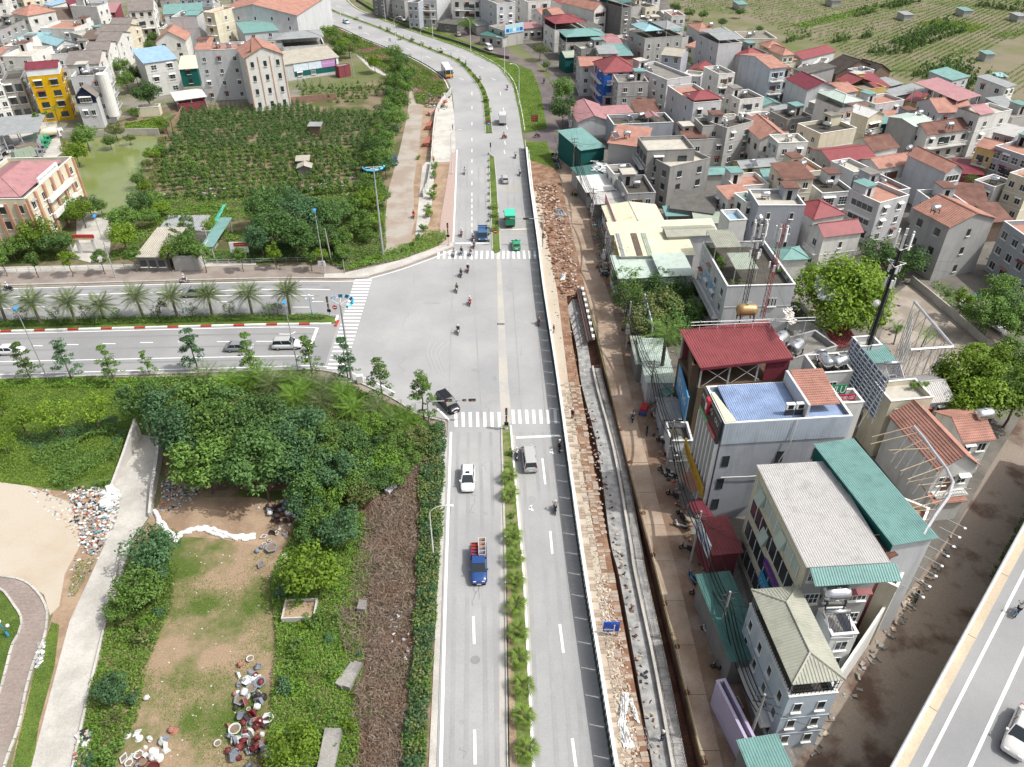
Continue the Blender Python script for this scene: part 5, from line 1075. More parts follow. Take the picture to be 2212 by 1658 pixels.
v2=bd('32','orange tiled side wing of the villa beside the round steel tank',(1690,498),(1938,472),(1720,225),6.0,'white2',('gx','orange',1.6),'villa_wing',cat='house wing',F=2,rib=.3,trim=False)
tank(Z('32',1830,345,6.2),.2,'large bright steel tank at the back corner of the orange tiled villa',1.4)
bd('32','small orange tiled porch roof below the villa gable',(1440,1025),(1690,1000),(1650,890),3.4,'white2',('shed','orange',.5),'porch',trim=False,rib=.3)
fb=bd('33','pale blue tube house with olive metal roof nearest the camera',(185,1052),(602,1012),(-5,232),8.8,'blue',('flat','dfloor'),'house',F=(2,'narrow'),L=(4,'narrow'),ny=1,canopy=('hip','olive',1.9,.85,(0.03,.98,0.03,.99)),rib=.3,bal=(('L',1),))
k=MB();f_w,f_d=fb['_w'],fb['_d']
for i in range(12):x=.2+(f_w-.4)*i/11;k.box(x-.02,x+.02,.1,.14,8.8,10.6)
for i in range(30):y=.2+(f_d-.4)*i/29;k.box(.1,.14,y-.02,y+.02,8.8,10.6)
for z_ in(9.4,10.0):k.box(.1,f_w-.1,.1,.14,z_,z_+.04);k.box(.1,.14,.1,f_d-.1,z_,z_+.04)
tag(k.build('terrace_grille',m_dark,fb),kind='stuff')
tt=bd('33','white railed roof terrace with large steel tank and tube collector',(555,520),(780,500),(890,250),8.6,'white',('flat','lfloor'),'house_terrace',cat='terrace',trim=False,F=1)
tank(Z('33',550,245,9.8),.05,'largest steel water tank on the terrace of the pale blue house',1.5);solar(Z('33',600,470,8.0),0.03,'largest solar tube collector on the terrace of the pale blue house',1.35)
wallrun('parapet_wall',[(Zp('33',960,440)),(Zp('33',740,770)),(Zp('33',520,1090)),(Zp('33',395,1370))],6.5,5.0,.25,W['white'],'white stepped parapet wall slanting along the back street beside the pale blue house','wall')
gc=bd('23','long dark green corrugated shop roof along the red street',(1905,722),(2180,690),(2000,-30),4.4,'dgrey',('flatsheet','dteal',0),'shop_building',cat='shop',trim=False,rib=.26)
bd('33','teal corrugated lean-to at the bottom corner of the back street',(-130,1690),(170,1640),(390,1350),4.2,'dgrey',('flatsheet','teal',0),'shed',trim=False,rib=.26)
bd('23','lilac shop wall with clay pots in front at the bottom of the red street',(2060,1500),(2140,1480),(1990,860),4.0,'lilac',('flat','floor'),'shop_building',cat='shop',trim=False)
hb=bd('31','hut with teal metal roof beside the telecom pole',(870,1475),(1085,1458),(1045,1335),9.5,'white2',('shed','teal',.4),'hut',trim=False)
bd('31','grey concrete roof tank room at the foot of the telecom pole',(805,1340),(985,1325),(960,1245),10.5,'lgrey',('flat','lfloor'),'hut',trim=False)
solar(Z('31',1080,1590,9.0),.1,'large tube collector below the teal roofed hut',1.3)
bd('31','teal pyramid canopy roof left of the big yellow green tree',(130,585),(345,575),(290,480),8,'white2',('pyr','teal',1.0),'canopy',trim=False)
bd('31','shadowed low house behind the round dark tree',(1010,640),(1180,650),(1160,560),3.5,'dgrey',('shed','red',.5),'shed',trim=False)
def sign_plate(px,h0,h1,m,label,txt=None,mt=None,th=.15,group=None,name='sign_board',posts=True,z0=None):
 a,b=P(*px[0]),P(*px[1]);d=b-a;L_=d.length;rz=math.atan2(d.y,d.x)
 r=empty(name,(a.x,a.y,0),rz,label,'sign',group)
 k=MB();k.box(0,L_,-th/2,th/2,h0,h1);pn=k.build('panel',m,r)
 if posts:
  for x in(.2,L_-.2):k=MB();k.tube((x,th/2+.05,0),(x,th/2+.05,h1),.05,n=6);k.build('post',m_metal,r)
 if txt:
  ls=txt.split('\n');hh=(h1-h0)/len(ls)
  for i,t in enumerate(ls):put_text(t,r,Matrix.Translation((L_/2,-th/2-.01,h1-hh*(i+.5)))@Matrix.Rotation(math.pi/2,4,'X'),min(L_*.86,len(t)*hh*.6),hh*.55,mt or m_whitep)
 return r,L_
sign_plate([(1309,530),(1322,545)][::-1]if False else[(1325,540),(1304,480)][::-1],4.0,6.4,mat('sign_pink',(.62,.38,.38),.6),'pink backed sign strip along the cream corrugated market roof',None)
sign_plate([(1318,520),(1328,560)],3.0,5.6,m_lblue,'light blue shop sign strip at the corner of the market front',None)
sign_plate([(1322,565),(1334,620)],2.6,5.0,mat('sign_ochre',(.50,.40,.10),.6),'tall ochre shop sign beside the tangled cables',None)
sign_plate([(1385,700),(1402,770)],3.5,6.0,m_ban,'narrow white and blue billboard leaning over the shop roof by the palm','SƠN',m_bluep)
sign_plate([(1452,880),(1470,960)],4.0,8.2,mat('sign_blueprint',(.10,.32,.58),.5,.2),'tall blue printed billboard beside the black glass facade','VIỆT MỸ',m_whitep)
sign_plate([(1470,1010),(1506,1120)],3.4,5.2,mat('sign_gold',(.52,.33,.03),.5),'long maroon and gold shop sign below the black glass facade','ĐÀO TẠO LÁI XE',mat('sign_maroon',(.22,.03,.02),.5))
bs,L_=sign_plate([(1300.5,1376),(1335,1376)],1.0,2.5,mat('sign_road_blue',(.01,.07,.42),.4,.03),'blue road direction sign with white arrows standing in the dug up verge',None)
k=MB();k.box(.1,L_*.72,-.1,-.09,1.28,1.40);k.poly([(.05,-.095,1.34),(.25,-.095,1.2),(.25,-.095,1.48)]);k.box(L_*.66,L_*.72,-.1,-.09,1.05,2.1);k.poly([(L_*.6,-.095,2.05),(L_*.78,-.095,2.05),(L_*.69,-.095,2.25)]);k.build('arrow',m_whitep,bs)
put_text('SÂN VẬN ĐỘNG',bs,Matrix.Translation((L_*.72,-.1,2.37))@Matrix.Rotation(math.pi/2,4,'X'),L_*.5,.13,m_whitep);put_text('ĐƯỜNG VÀNH',bs,Matrix.Translation((L_*.28,-.1,1.62))@Matrix.Rotation(math.pi/2,4,'X'),L_*.36,.14,m_whitep)
sign_plate([(1147,275),(1161,274)],1.4,3.4,mat('sign_brown',(.20,.05,.025),.5),'brown direction board with pale lettering on the grass bank','CỔ NHUẾ\nĐÔNG NGẠC\nCẦU THĂNG LONG\nHÀ NỘI',mat('sign_tan',(.62,.42,.28),.5))
sign_plate([(691,592),(706,592)],1.6,2.7,m_whitep,'small white notice board fixed beside the lamp post at the corner','TUYẾN ĐƯỜNG\nCẤM DỪNG ĐỖ',m_dark)
sgr,_=sign_plate([(503,562),(542,561)],1.6,3.8,m_whitep,'white and red notice board behind the street tree by the dark hedge',None)
box_on(sgr,'red_band',.9,_*1.0-.05,-.12,-.09,2.9,3.7,m_sred);put_text('Cơm văn phòng',sgr,Matrix.Translation((_*.6,-.13,3.3))@Matrix.Rotation(math.pi/2,4,'X'),_*.5,.4,mat('sign_yellow',(.75,.6,.1),.5))
put_text('DỊCH VỤ ÂM THANH',sgr,Matrix.Translation((_*.5,-.1,2.2))@Matrix.Rotation(math.pi/2,4,'X'),_*.85,.35,m_dark)
sign_plate([(66,552),(78,544)],1.4,3.0,m_whitep,'white tilted sign board among the bushes left of the gate','TRẠM Y TẾ',m_dark)
gt_=empty('entrance_gate',P(154,547),0,'cream entrance gate with red and gold name band over two piers','gate')
sG=10.9
for x in(0,1.7,4.9):
 k=MB();k.box(x,x+.5,-.25,.25,0,3.0);k.build('pier',W['white2'],gt_)
box_on(gt_,'beam',1.5,5.6,-.35,.35,3.0,3.2,W['cream']);nb=box_on(gt_,'name_band',1.5,5.6,-.2,.2,3.2,3.95,m_sred)
put_text('TRUNG TÂM VĂN HÓA',nb,Matrix.Translation((3.55,-.22,3.55))@Matrix.Rotation(math.pi/2,4,'X'),3.7,.38,mat('sign_goldl',(.65,.45,.08),.5))
k=MB()
for i in range(14):x=2.3+i*.19;k.box(x-.015,x+.015,-.02,.02,.1,2.2)
k.box(2.2,4.9,-.03,.03,2.15,2.2);k.build('gate_leaf',m_rail,gt_)
LV=dict(dark=mat('leaf_dark',(0.058,0.122,0.032),.6,kind='leaf',col2=(0.128,0.237,0.064)),mid=mat('leaf_mid',(0.077,0.154,0.028),.6,kind='leaf',col2=(0.186,0.307,0.064)),bright=mat('leaf_bright',(.10,.185,.015),.6,kind='leaf',col2=(.24,.36,.035)),olive=mat('leaf_olive',(0.096,0.128,0.038),.6,kind='leaf',col2=(0.218,0.256,0.083)),blue=mat('leaf_blue_green',(0.058,0.128,0.051),.6,kind='leaf',col2=(0.122,0.243,0.102)),palm=mat('leaf_palm',(.09,.13,.04),.6,kind='leaf',col2=(.20,.25,.10)),grass=mat('leaf_grass',(0.102,0.192,0.019),.7,kind='leaf',col2=(0.243,0.358,0.051)),vine=mat('leaf_vine',(0.090,0.186,0.023),.6,kind='leaf',col2=(0.218,0.371,0.051)),dry=mat('leaf_dry',(.19,.12,.08),.8,kind='leaf',col2=(.46,.32,.23)),twig=mat('twigs',(.24,.17,.13),.8,kind='leaf',col2=(.5,.40,.31)),fan=mat('leaf_fan',(.09,.16,.02),.6,kind='leaf',col2=(.20,.29,.05)),field=mat('leaf_field',(0.090,0.160,0.032),.6,kind='leaf',col2=(0.192,0.294,0.058)))
m_bark=mat('bark',(.13,.10,.075),.9,.25,3);m_barkp=mat('palm_bark',(.11,.09,.07),.95,.3,4)
R_=np.random.default_rng(11)
def unit(n,rng=R_):
 d=rng.normal(size=(n,3));return d/np.linalg.norm(d,axis=1,keepdims=True)
def leaves(c,nrm,size,rng=R_,asp=.55):
 """diamond leaves: centres (N,3), normals (N,3), sizes (N,)"""
 n=len(c);t=rng.normal(size=(n,3));t-=(t*nrm).sum(1,keepdims=True)*nrm;t/=np.linalg.norm(t,axis=1,keepdims=True)+1e-9
 b=np.cross(nrm,t);s=np.asarray(size).reshape(-1,1)
 bend=nrm*s*.18
 return np.stack([c-t*s*.5-bend,c+b*s*asp*.5,c+t*s*.5-bend,c-b*s*asp*.5],1)
def crown(name,rx,rz,n,leaf,K=26,seed=0,flat=1.0,hollow=.55,shape='ball',up=.6):
 rng=np.random.default_rng(seed)
 d=unit(K,rng);rad=rng.uniform(hollow,.86,K)[:,None];cc=d*rad*np.array([rx,rx,rz]);cc[:,2]=np.where(cc[:,2]<-.35*rz,-.35*rz,cc[:,2])
 if shape=='cone':h=rng.uniform(0,1,K);a=rng.uniform(0,2*math.pi,K);q=rx*(1-h)*.75;cc=np.stack([q*np.cos(a),q*np.sin(a),(h*2-1)*rz],1)
 if shape=='layer':
  h=rng.integers(0,6,K)/5;a=rng.uniform(0,2*math.pi,K);q=rx*(1-.75*h)*rng.uniform(.25,.95,K);cc=np.stack([q*np.cos(a),q*np.sin(a),(h*2-1)*rz],1)
 r=rng.uniform(.24,.42,K)*rx
 if shape=='cone':r=rx*.38*(1.15-h*.75)
 if shape=='layer':r=rng.uniform(.16,.3,K)*rx
 w=r**2/np.sum(r**2);idx=rng.choice(K,n,p=w);dd=unit(n,rng)
 sc=np.array([1,1,flat*(.32 if shape=='layer' else .8)])
 c=cc[idx]+dd*r[idx][:,None]*rng.uniform(.62,1.05,n)[:,None]*sc
 nr=dd*.55+unit(n,rng)*.5+np.array([0,0,up]);nr/=np.linalg.norm(nr,axis=1,keepdims=True)
 return npmesh(name,leaves(c,nr,leaf*rng.uniform(.6,1.3,n),rng))
def trunk_mesh(h,r,lean=.1,limbs=5,reach=1.2,seed=0):
 rng=random.Random(seed);k=MB();p=Vector((0,0,0));pts=[p]
 for i in range(4):p=p+Vector((rng.uniform(-lean,lean),rng.uniform(-lean,lean),h/4));pts.append(p)
 for i in range(4):k.tube(pts[i],pts[i+1],r*(1-.17*i),r*(1-.17*(i+1)),7,cap=False)
 for i in range(limbs):
  a=2*math.pi*i/limbs+rng.uniform(-.4,.4);s=pts[2].lerp(pts[4],rng.uniform(.1,.9));m_=s+Vector((math.cos(a)*reach*.5,math.sin(a)*reach*.5,reach*.5));e=m_+Vector((math.cos(a)*reach*.45,math.sin(a)*reach*.45,reach*.35))
  k.tube(s,m_,r*.4,r*.25,5,cap=False);k.tube(m_,e,r*.25,r*.08,5,cap=False)
 return k.mesh('trunk')
_T={}
def kind_meshes(kd):
 if kd in _T:return _T[kd]
 spec=dict(big=(4,3.1,3400,.46,42,4.4,'ball'),broad=(3.2,2.6,2300,.42,30,3.2,'ball'),huge=(8,5.2,9000,.62,80,6.0,'ball'),street=(1.5,1.75,1500,.28,18,2.7,'ball'),sapling=(2.3,2.6,1500,.32,44,3.0,'layer'),meadow=(2.5,1.9,900,.34,24,3.0,'ball'),bush=(1.3,.9,480,.27,12,.5,'ball'),smallbush=(.55,.5,190,.15,8,.15,'ball'),crape=(1.2,1.0,260,.24,14,1.7,'ball'),cone=(.85,1.35,260,.26,14,.35,'cone'),peach=(1.0,.8,230,.27,10,.6,'ball'),feather=(5,1.7,3000,.34,46,4.5,'ball'))[kd]
 rx,rz,n,lf,K,th,sh=spec;out=[]
 for s in range(3):
  cm=crown('crown',rx,rz,n,lf,K,100*len(_T)+s,shape=sh,hollow=(.3 if kd in('smallbush','peach','bush')else .55));
  cm.transform(Matrix.Translation((0,0,th+rz*.55)))
  cm.materials.append(LV['mid']);tm=trunk_mesh(th+rz*(1.1 if sh=='layer' else .3),.05+rx*.035,.12 if th>1 else .02,6 if rx>1.2 else 3,rx*.55,s);tm.materials.append(m_bark);out.append((cm,tm))
 _T[kd]=(out,rx,rz,th);return _T[kd]
def tree(kd,u,v,leaf,label,scale=1.0,crown_at=False,group=None,cat='tree',name='tree',world=None,zsc=None):
 ms,rx,rz,th=kind_meshes(kd)
 cm,tm=RX.choice(ms)
 s=scale*RX.uniform(.93,1.08)
 p=world or(P(u,v,(th+rz*.6)*s)if crown_at else P(u,v))
 r=empty(name,(p[0],p[1],0),RX.uniform(0,6.28),label,cat,group);r.scale=(s,s,s*(zsc or RX.uniform(.92,1.1)))
 c=link('crown' if cat=='tree' else 'foliage',cm,None,r);omat(c,0,LV[leaf]);t=link('trunk' if cat=='tree' else 'stem',tm,None,r)
 return r
ORD=['first','second','third','fourth','fifth','sixth','seventh','eighth','ninth','tenth','eleventh','twelfth','thirteenth','fourteenth','fifteenth','sixteenth','seventeenth','eighteenth','nineteenth','twentieth']
def row(kd,pts,leaf,base,way='from the left',group=None,cat='tree',name='tree',scale=1.0,**kw):
 for i,p in enumerate(pts):
  s=p[2]if len(p)>2 else scale
  tree(kd,p[0],p[1],leaf if isinstance(leaf,str)else leaf[i%len(leaf)],f"{base}, {ORD[i]} {way}" if i<len(ORD)else f"{base}, {i+1}th {way}",s,group=group,cat=cat,name=name,**kw)
row('street',[(16,597),(84,600),(158,598),(228,593,1.1),(297,588,1.05),(372,586),(446,590,1.15),(527,587),(599,582),(674,586,.95)],('mid','mid','bright'),'round trimmed street tree on the brick verge',group='round street trees on the north verge',name='street_tree')
row('sapling',[(69,822,1.0),(156,821,.95),(247,828,.95),(325,812,.6),(429,806,1.15),(549,816,1.0),(675,815,.95),(752,830,1.0),(826,868,1.0),(917,906,1.15)],('mid','blue','mid'),'slender layered young tree on the south verge of the cross road',group='young trees on the south verge',name='young_tree')
row('crape',[(52,700),(125,700),(192,698),(258,696),(345,694),(420,692),(500,690),(585,688),(603,685)],('olive','mid'),'thin leafy shrub tree between the date palms on the island',group='shrub trees on the island',name='shrub_tree')
row('meadow',[(62,946),(140,949,1.1),(220,931),(8,900,.9),(20,980,.7)],('bright','bright','bright'),'pale green airy tree in the meadow left of the sunken lane',group='meadow trees',name='meadow_tree')
def crowns(kd,pts,leaf,base,group,way='',name='tree',lf=None):
 for i,p in enumerate(pts):
  tree(kd,p[0],p[1],(leaf if isinstance(leaf,str)else leaf[i%len(leaf)]),f"{base}, {ORD[i%20]} {way}"+('' if i<20 else ' in its second batch'),p[2]if len(p)>2 else 1.0,True,group,name=name)
crowns('big',[(300,862,.85),(372,880),(430,868),(492,885),(556,892,.9),(400,935),(462,930,1.05),(524,940),(590,945,.9),(645,925),(432,985),(495,990),(560,998),(630,985,.95),(690,965,.8),(745,950,.7),(655,1035,.7),(720,1015,.7)],('dark','blue','mid','dark'),'dense dark green tree of the thicket beside the sunken lane','trees of the thicket','counting from its top left')
crowns('broad',[(660,1080,.75),(700,1110,.7),(735,1135,.8),(675,1140,.6),(322,1180,.85),(292,1262,.75),(775,1010,.6),(800,1040,.5),(330,1222,.55),(255,1310,.5),(240,1480,.5)],('blue','mid','blue','dark'),'bushy tree below the thicket and along the lane edge','bushy trees of the overgrown lot','counting from the top')
crowns('broad',[(770,1000,.7),(800,965,.7),(830,985,.75),(862,960,.65),(900,945,.6),(850,1020,.55),(815,1030,.6),(705,1060,.8),(745,1045,.7),(780,1065,.6),(880,990,.5),(930,930,.5),(800,915,.6),(840,920,.55)],('mid','dark','vine','mid','olive'),'leafy young tree of the tangled corner between thicket and hedge','trees of the tangled corner','counting from the left')
tree('broad',672,1218,'bright','bright yellow green leafy tree standing beside the flower pots',1.0,True)
tree('broad',632,1610,'bright','yellow tipped leafy tree at the bottom edge beside the pot heap',.78,True)
lane=[(1190,430),(1255,500),(1215,560),(1320,620),(1240,650),(1190,700),(1285,730),(1180,800),(1240,850),(1170,890),(1110,950),(1210,1000),(1090,1040),(1150,1110),(1040,1170),(1110,1210),(1030,1270),(1090,1330),(1020,1370),(1110,1400)]
crowns('broad',[(553+x/4,y/4,.95)for x,y in lane],('mid','dark','mid'),'dark green tree in the tall row beside the pink lane','trees beside the pink lane','from the far end')
crowns('broad',[(553+x/4,y/4,.8)for x,y in[(610,250),(670,270),(740,300),(690,350),(760,370),(840,330),(800,400),(720,430),(1020,530)]],('bright','mid','olive','mid'),'leafy tree of the clump by the embankment','trees by the embankment','counting from the far left')
crowns('big',[(565,440),(600,425,.9),(630,440),(585,478),(622,485),(662,462),(700,470,.9),(725,448,.8),(560,510,.8),(650,512,.85),(705,505,.7)],('dark','dark','blue'),'broad dark tree of the grove behind the cross road railing','trees of the dark grove','counting from the top left')
crowns('broad',[(765,440,.9),(795,430),(780,475,.8),(740,540,.6),(810,470,.7),(790,505,.55),(735,510,.7),(690,545,.5),(800,395,.9),(815,415,.8)],('mid','bright','mid'),'lighter green tree around the tall floodlight mast','trees around the floodlight mast','counting from the left')
crowns('broad',[(20,530,.8),(50,520,.8),(75,495,1.1),(112,515,.9),(135,522,.7),(150,440,.8),(172,455,.9),(190,440,.7),(140,465,.6),(268,470),(262,505,.9),(300,435,.8),(330,425,.8),(398,530,1.0),(452,488,.6),(385,525,.8),(215,445,.5),(318,460,.7),(345,445,.6)],('mid','mid','bright','dark'),'garden tree around the courtyard and the old roofs','garden trees around the courtyard','counting from the left')
crowns('broad',[(182,290,1.0),(160,325,.9),(150,350,.7),(247,278,.7),(170,300,.7),(327,330,.6),(345,320,.5),(318,352,.5),(300,385,.6),(310,400,.5),(235,302,.55),(278,296,.5),(290,240,.5),(350,265,.6),(150,365,.5)],('mid','bright','mid','olive'),'leafy tree on the bank of the green pond','trees on the pond bank','counting from the far left')
crowns('big',[(315,197,.95),(262,140,.75),(270,170,.8),(292,160,.7),(272,113,.5)],('dark','mid','mid'),'full rounded tree between the villas and the blue roofed house','trees between the villas','starting with the big dark one')
crowns('big',[(1214,192,.85),(1217,232,1.0)],('mid','dark'),'rounded dark tree at the mouth of the old street','trees at the old street mouth','going toward the camera')
tree('feather',1167,106,'olive','flat topped feathery tree shading the old street',.75,True);tree('feather',1010,48,'mid','flat topped feathery tree beside the low sheds at the top',.85,True)
crowns('broad',[(1352,605,.9),(1385,598,.9),(1358,638,.9),(1435,612),(1478,618,.9),(1425,655,1.1),(1395,690,1.0),(1470,678,1.0),(1440,705,.9),(1505,665,.7),(1520,700,.5)],('mid','mid','mid','dark','dark','olive','olive','dark'),'leafy tree of the grove between the market roofs and the tall palm','trees of the market grove','counting from the top left')
tree('huge',1818,632,'bright','very large yellow green tree rising above the telecom building yard',1.0,True)
crowns('broad',[(1896,545,1.05),(1968,555,1.05),(1940,580,.7)],('dark','dark','mid'),'dark tree below the big orange roofed house','trees below the orange roofed house','from the left')
crowns('big',[(2134,665,.9),(2160,625,.8),(2200,655,.9),(2205,700,.8),(2085,815,1.1),(2140,785,1.05),(2172,830,1.1),(2112,862,1.0),(2205,770,1.1),(2206,845,1.1),(2060,845,.6)],('mid','mid','dark','mid','bright','bright','bright','bright','mid'),'tree at the right edge beyond the open yard','trees at the right edge','counting from the top')
tree('street',2067,690,'bright','small bright tree standing alone in the open yard',1.1)
crowns('broad',[(1186,35,.5),(1460,12,.8),(1490,25,.7),(1520,30,.7),(1560,45,.6),(1600,25,.6),(1475,60,.7),(1640,60,.5),(1480,128,.6),(1495,140,.4),(1180,140,.5),(1380,145,.5),(100,20,.7),(115,30,.6),(330,80,.7),(320,95,.6),(40,75,.5),(530,10,.6)],('mid','dark','mid'),'small garden tree among the distant roofs','garden trees among the distant roofs','in a scattered set')
row('bush',[(1560,350,.8),(1905,700,.8),(1940,720,.8),(2010,600,.7),(2045,640,.7),(2140,560,.5),(1985,1080,.6)],('mid','dark'),'loose green bush among the houses on the right','counting from the top',group='bushes among the houses',cat='bush',name='bush')
row('bush',[(905,345,.7),(940,385,1.0),(932,430,1.1),(925,470,1.1),(915,500,1.0),(940,365,1.0),(938,410,.9),(925,455,.9),(905,520,.9),(890,535,.7),(870,545,.7),(850,552,.7),(820,565,.7),(780,572,.6),(745,580,.7)],('bright','mid','vine'),'bright green shrub on the strip left of the main road','from the far end',group='shrubs beside the road',cat='bush',name='bush')
row('smallbush',[(1056,335+i*14.5,.9)for i in range(14)],('mid','bright'),'clipped shrub on the narrow north median','from the far end',group='shrubs on the north median',cat='shrub',name='shrub')
row('smallbush',[(1103,985,1.3),(1096,1012,1.1),(1106,1120,1.1),(1107,1140,1.0),(1112,1190,1.0)],('mid','mid'),'clipped round shrub between the fan palms of the median','from the far end',group='shrubs on the south median',cat='shrub',name='shrub',zsc=1.2)
for i,(p,a)in enumerate(along(mcl,7.0,8)):
 if i<20:tree('smallbush',0,0,'mid',f'low shrub on the curved median, {ORD[i]} from its near end',1.6 if i%3 else 2.3,group='shrubs on the curved median',cat='shrub',name='shrub',world=(p.x,p.y,0))
bs_=sample_poly([(600,1250),(650,1140),(790,1110),(800,1250),(785,1400),(770,1560),(760,1700),(585,1700),(610,1400)],26,np.random.default_rng(8))
for i,(x,y)in enumerate(sorted(map(tuple,bs_),key=lambda q:-q[1])):tree('bush',0,0,('vine','mid','bright','blue')[i%4],f'leafy bush rising from the creeping vines, {ORD[i%20]} {"near the top" if i < 20 else "near the bottom edge"}',RX.uniform(.5,1.0),group='bushes among the vines',cat='bush',name='bush',world=(x,y,0))
bs_=sample_poly([(275,1240),(345,1190),(375,1250),(350,1340),(310,1440),(290,1560),(215,1700),(170,1700),(195,1540),(222,1430),(245,1340)],20,np.random.default_rng(9))
for i,(x,y)in enumerate(sorted(map(tuple,bs_),key=lambda q:-q[1])):tree('bush',0,0,('mid','vine','blue','olive')[i%4],f'leafy bush beside the sunken lane, {ORD[i]} from the top',RX.uniform(.5,1.1),group='bushes beside the lane',cat='bush',name='bush',world=(x,y,0))
def frond_mesh(L,wd,n=14,droop=.5,seed=0,fan=False):
 rng=random.Random(seed);V=[]
 for i in range(n):
  t=(i+1)/n;x=L*t;z=L*(.35*t-droop*t*t);w_=wd*(math.sin(math.pi*min(1,t*.9+.08)))**.6
  for s in(-1,1):
   a=Vector((x,0,z));tip=a+Vector((L*.16*(1.2-t*.3),s*w_,-w_*.35+rng.uniform(-.04,.04)));m1=a.lerp(tip,.5)+Vector((-L*.018,0,.01));m2=a.lerp(tip,.5)+Vector((L*.018,0,0));V.append([tuple(a),tuple(m1),tuple(tip),tuple(m2)])
 r0=[(0,-.02,0),(L,0,L*(.35-droop)),(L,.01,L*(.35-droop)+.01),(0,.02,.01)];V.append(r0)
 return npmesh('frond',np.array(V))
def fan_mesh(L,n=9,seed=0):
 V=[];c=Vector((L*.5,0,L*.18))
 V.append([(0,-.02,0),(0,.02,0),(c.x,.02,c.z),(c.x,-.02,c.z)])
 for i in range(n):
  a=(i/(n-1)-.5)*2.4;d=Vector((math.cos(a),math.sin(a),-.25-.2*abs(a)));q=Vector((-math.sin(a),math.cos(a),0));t=c+d*L*.62
  V.append([tuple(c),tuple(c.lerp(t,.55)+q*.04*L),tuple(t),tuple(c.lerp(t,.55)-q*.04*L)])
 return npmesh('frond',np.array(V))
_F={}
def palm(u,v,label,H=3.6,L=2.3,nf=22,kd='date',leaf='palm',r=.22,group=None,world=None,name='date_palm',lean=.06,merged=False):
 key=(kd,L)
 if key not in _F:
  _F[key]=[fan_mesh(L,9,s)if kd=='fan' else frond_mesh(L,L*(.26 if kd=='date' else .3),20 if kd=='date' else 14,.55+.12*s,s)for s in range(3)]
  for m_ in _F[key]:m_.materials.append(LV[leaf])
 p=world or P(u,v);root=empty(name,(p[0],p[1],0),RX.uniform(0,6.3),label,'palm',group)
 k=MB();tx,ty=RX.uniform(-lean,lean)*H,RX.uniform(-lean,lean)*H;N=5
 for i in range(N):k.tube((tx*i/N,ty*i/N,H*i/N),(tx*(i+1)/N,ty*(i+1)/N,H*(i+1)/N),r*(1.1-.25*i/N),r*(1.1-.25*(i+1)/N)*1.05,8)
 k.build('trunk',m_barkp,root)
 if merged:
  k=MB()
  for i in range(nf):
   me=_F[key][i%3];M_=Matrix.Translation((tx,ty,H))@Matrix.Rotation(i*2.4,4,'Z')@Matrix.Rotation(-(.9-1.3*i/nf),4,'Y');o=len(k.v);k.v+=[tuple(M_@q.co)for q in me.vertices];k.f+=[tuple(o+j for j in pl.vertices)for pl in me.polygons];k.m+=[0]*len(me.polygons)
  k.build('foliage',LV[leaf],root);return root
 for i in range(nf):
  o=link('frond',_F[key][i%3],None,root,(tx,ty,H));t=1.05-1.55*i/nf;o.rotation_euler=(0,-t,i*2.4+RX.uniform(-.2,.2));s=RX.uniform(.85,1.1);o.scale=(s,s,s)
 return root
for i,(u,v)in enumerate([(15,699),(90,704),(167,702),(226,692),(312,690),(386,692),(460,687),(547,687),(627,680)]):
 palm(u,v,f'feathery date palm on the cross road island, {ORD[i]} from the left',4.5 if i!=3 else 3.0,2.8,36,group='date palms on the island')
for i,(u,v)in enumerate([(1100,1040),(1103,1078),(1107,1168),(1110,1216),(1112,1266),(1115,1320),(1119,1374),(1122,1432),(1127,1494),(1131,1560),(1135,1630)]):
 palm(u,v,f'bright fan palm on the south median, {ORD[i]} from the far end',.8,1.4,13,'fan','fan',.12,'fan palms on the south median',name='fan_palm')
for i,(u,v)in enumerate([(1068,452),(1069,470),(1069,500),(1056,243),(1050,222),(865,87),(770,44),(912,98)]):
 palm(u,v,f'small fan palm on the north median, {ORD[i]} in the set',.5,1.1,14,'fan','fan',.1,'small fan palms on the north median',name='fan_palm',merged=True)
palm(1424,838,'tall royal palm with drooping dark fronds beside the shop roof',9.6,3.6,18,'royal','mid',.28,name='royal_palm',lean=.02)
for i,(u,v)in enumerate([(128,268),(256,250),(255,232),(415,95),(438,100),(300,410),(312,395),(375,290),(365,300),(1450,262),(2088,415),(298,450),(1930,745),(1985,760),(250,218),(1580,165)]):
 palm(u,v,f'slim garden palm in the town gardens, {ORD[i]} of its scattered set',4.0 if v<300 else 3.2,1.9,14,'areca','mid',.1,'slim garden palms',name='garden_palm',merged=True)
for i,(u,v)in enumerate([(452,832),(500,845),(548,838),(590,852),(632,842),(668,860),(706,856),(742,872),(640,878),(700,890),(765,905),(575,832),(820,905),(855,925),(880,935),(840,945)]):
 palm(u,v,f'low wild palm clump at the edge of the thicket, {ORD[i]} from its left end',1.9,2.6,22,'wild','vine' if i%3 else 'palm',.16,'low wild palms',name='wild_palm',merged=True)
def grid_points(px,du,dv,ang_px,jit=.25):
 a,b=P(*ang_px[0]),P(*ang_px[1]);th=math.atan2(b.y-a.y,b.x-a.x);Wp=[P(*q)for q in px]
 cx,cy=Wp[0].x,Wp[0].y;c,s=math.cos(th),math.sin(th);loc=[((q.x-cx)*c+(q.y-cy)*s,-(q.x-cx)*s+(q.y-cy)*c)for q in Wp]
 x0,x1=min(q[0]for q in loc),max(q[0]for q in loc);y0,y1=min(q[1]for q in loc),max(q[1]for q in loc)
 g=np.array([(x+R_.normal()*jit,y+R_.normal()*jit*.5)for y in np.arange(y0,y1,dv)for x in np.arange(x0+R_.uniform(0,du),x1,du)])
 Wd=np.stack([cx+g[:,0]*c-g[:,1]*s,cy+g[:,0]*s+g[:,1]*c],1);return Wd[inpoly(Wd,Wp)]
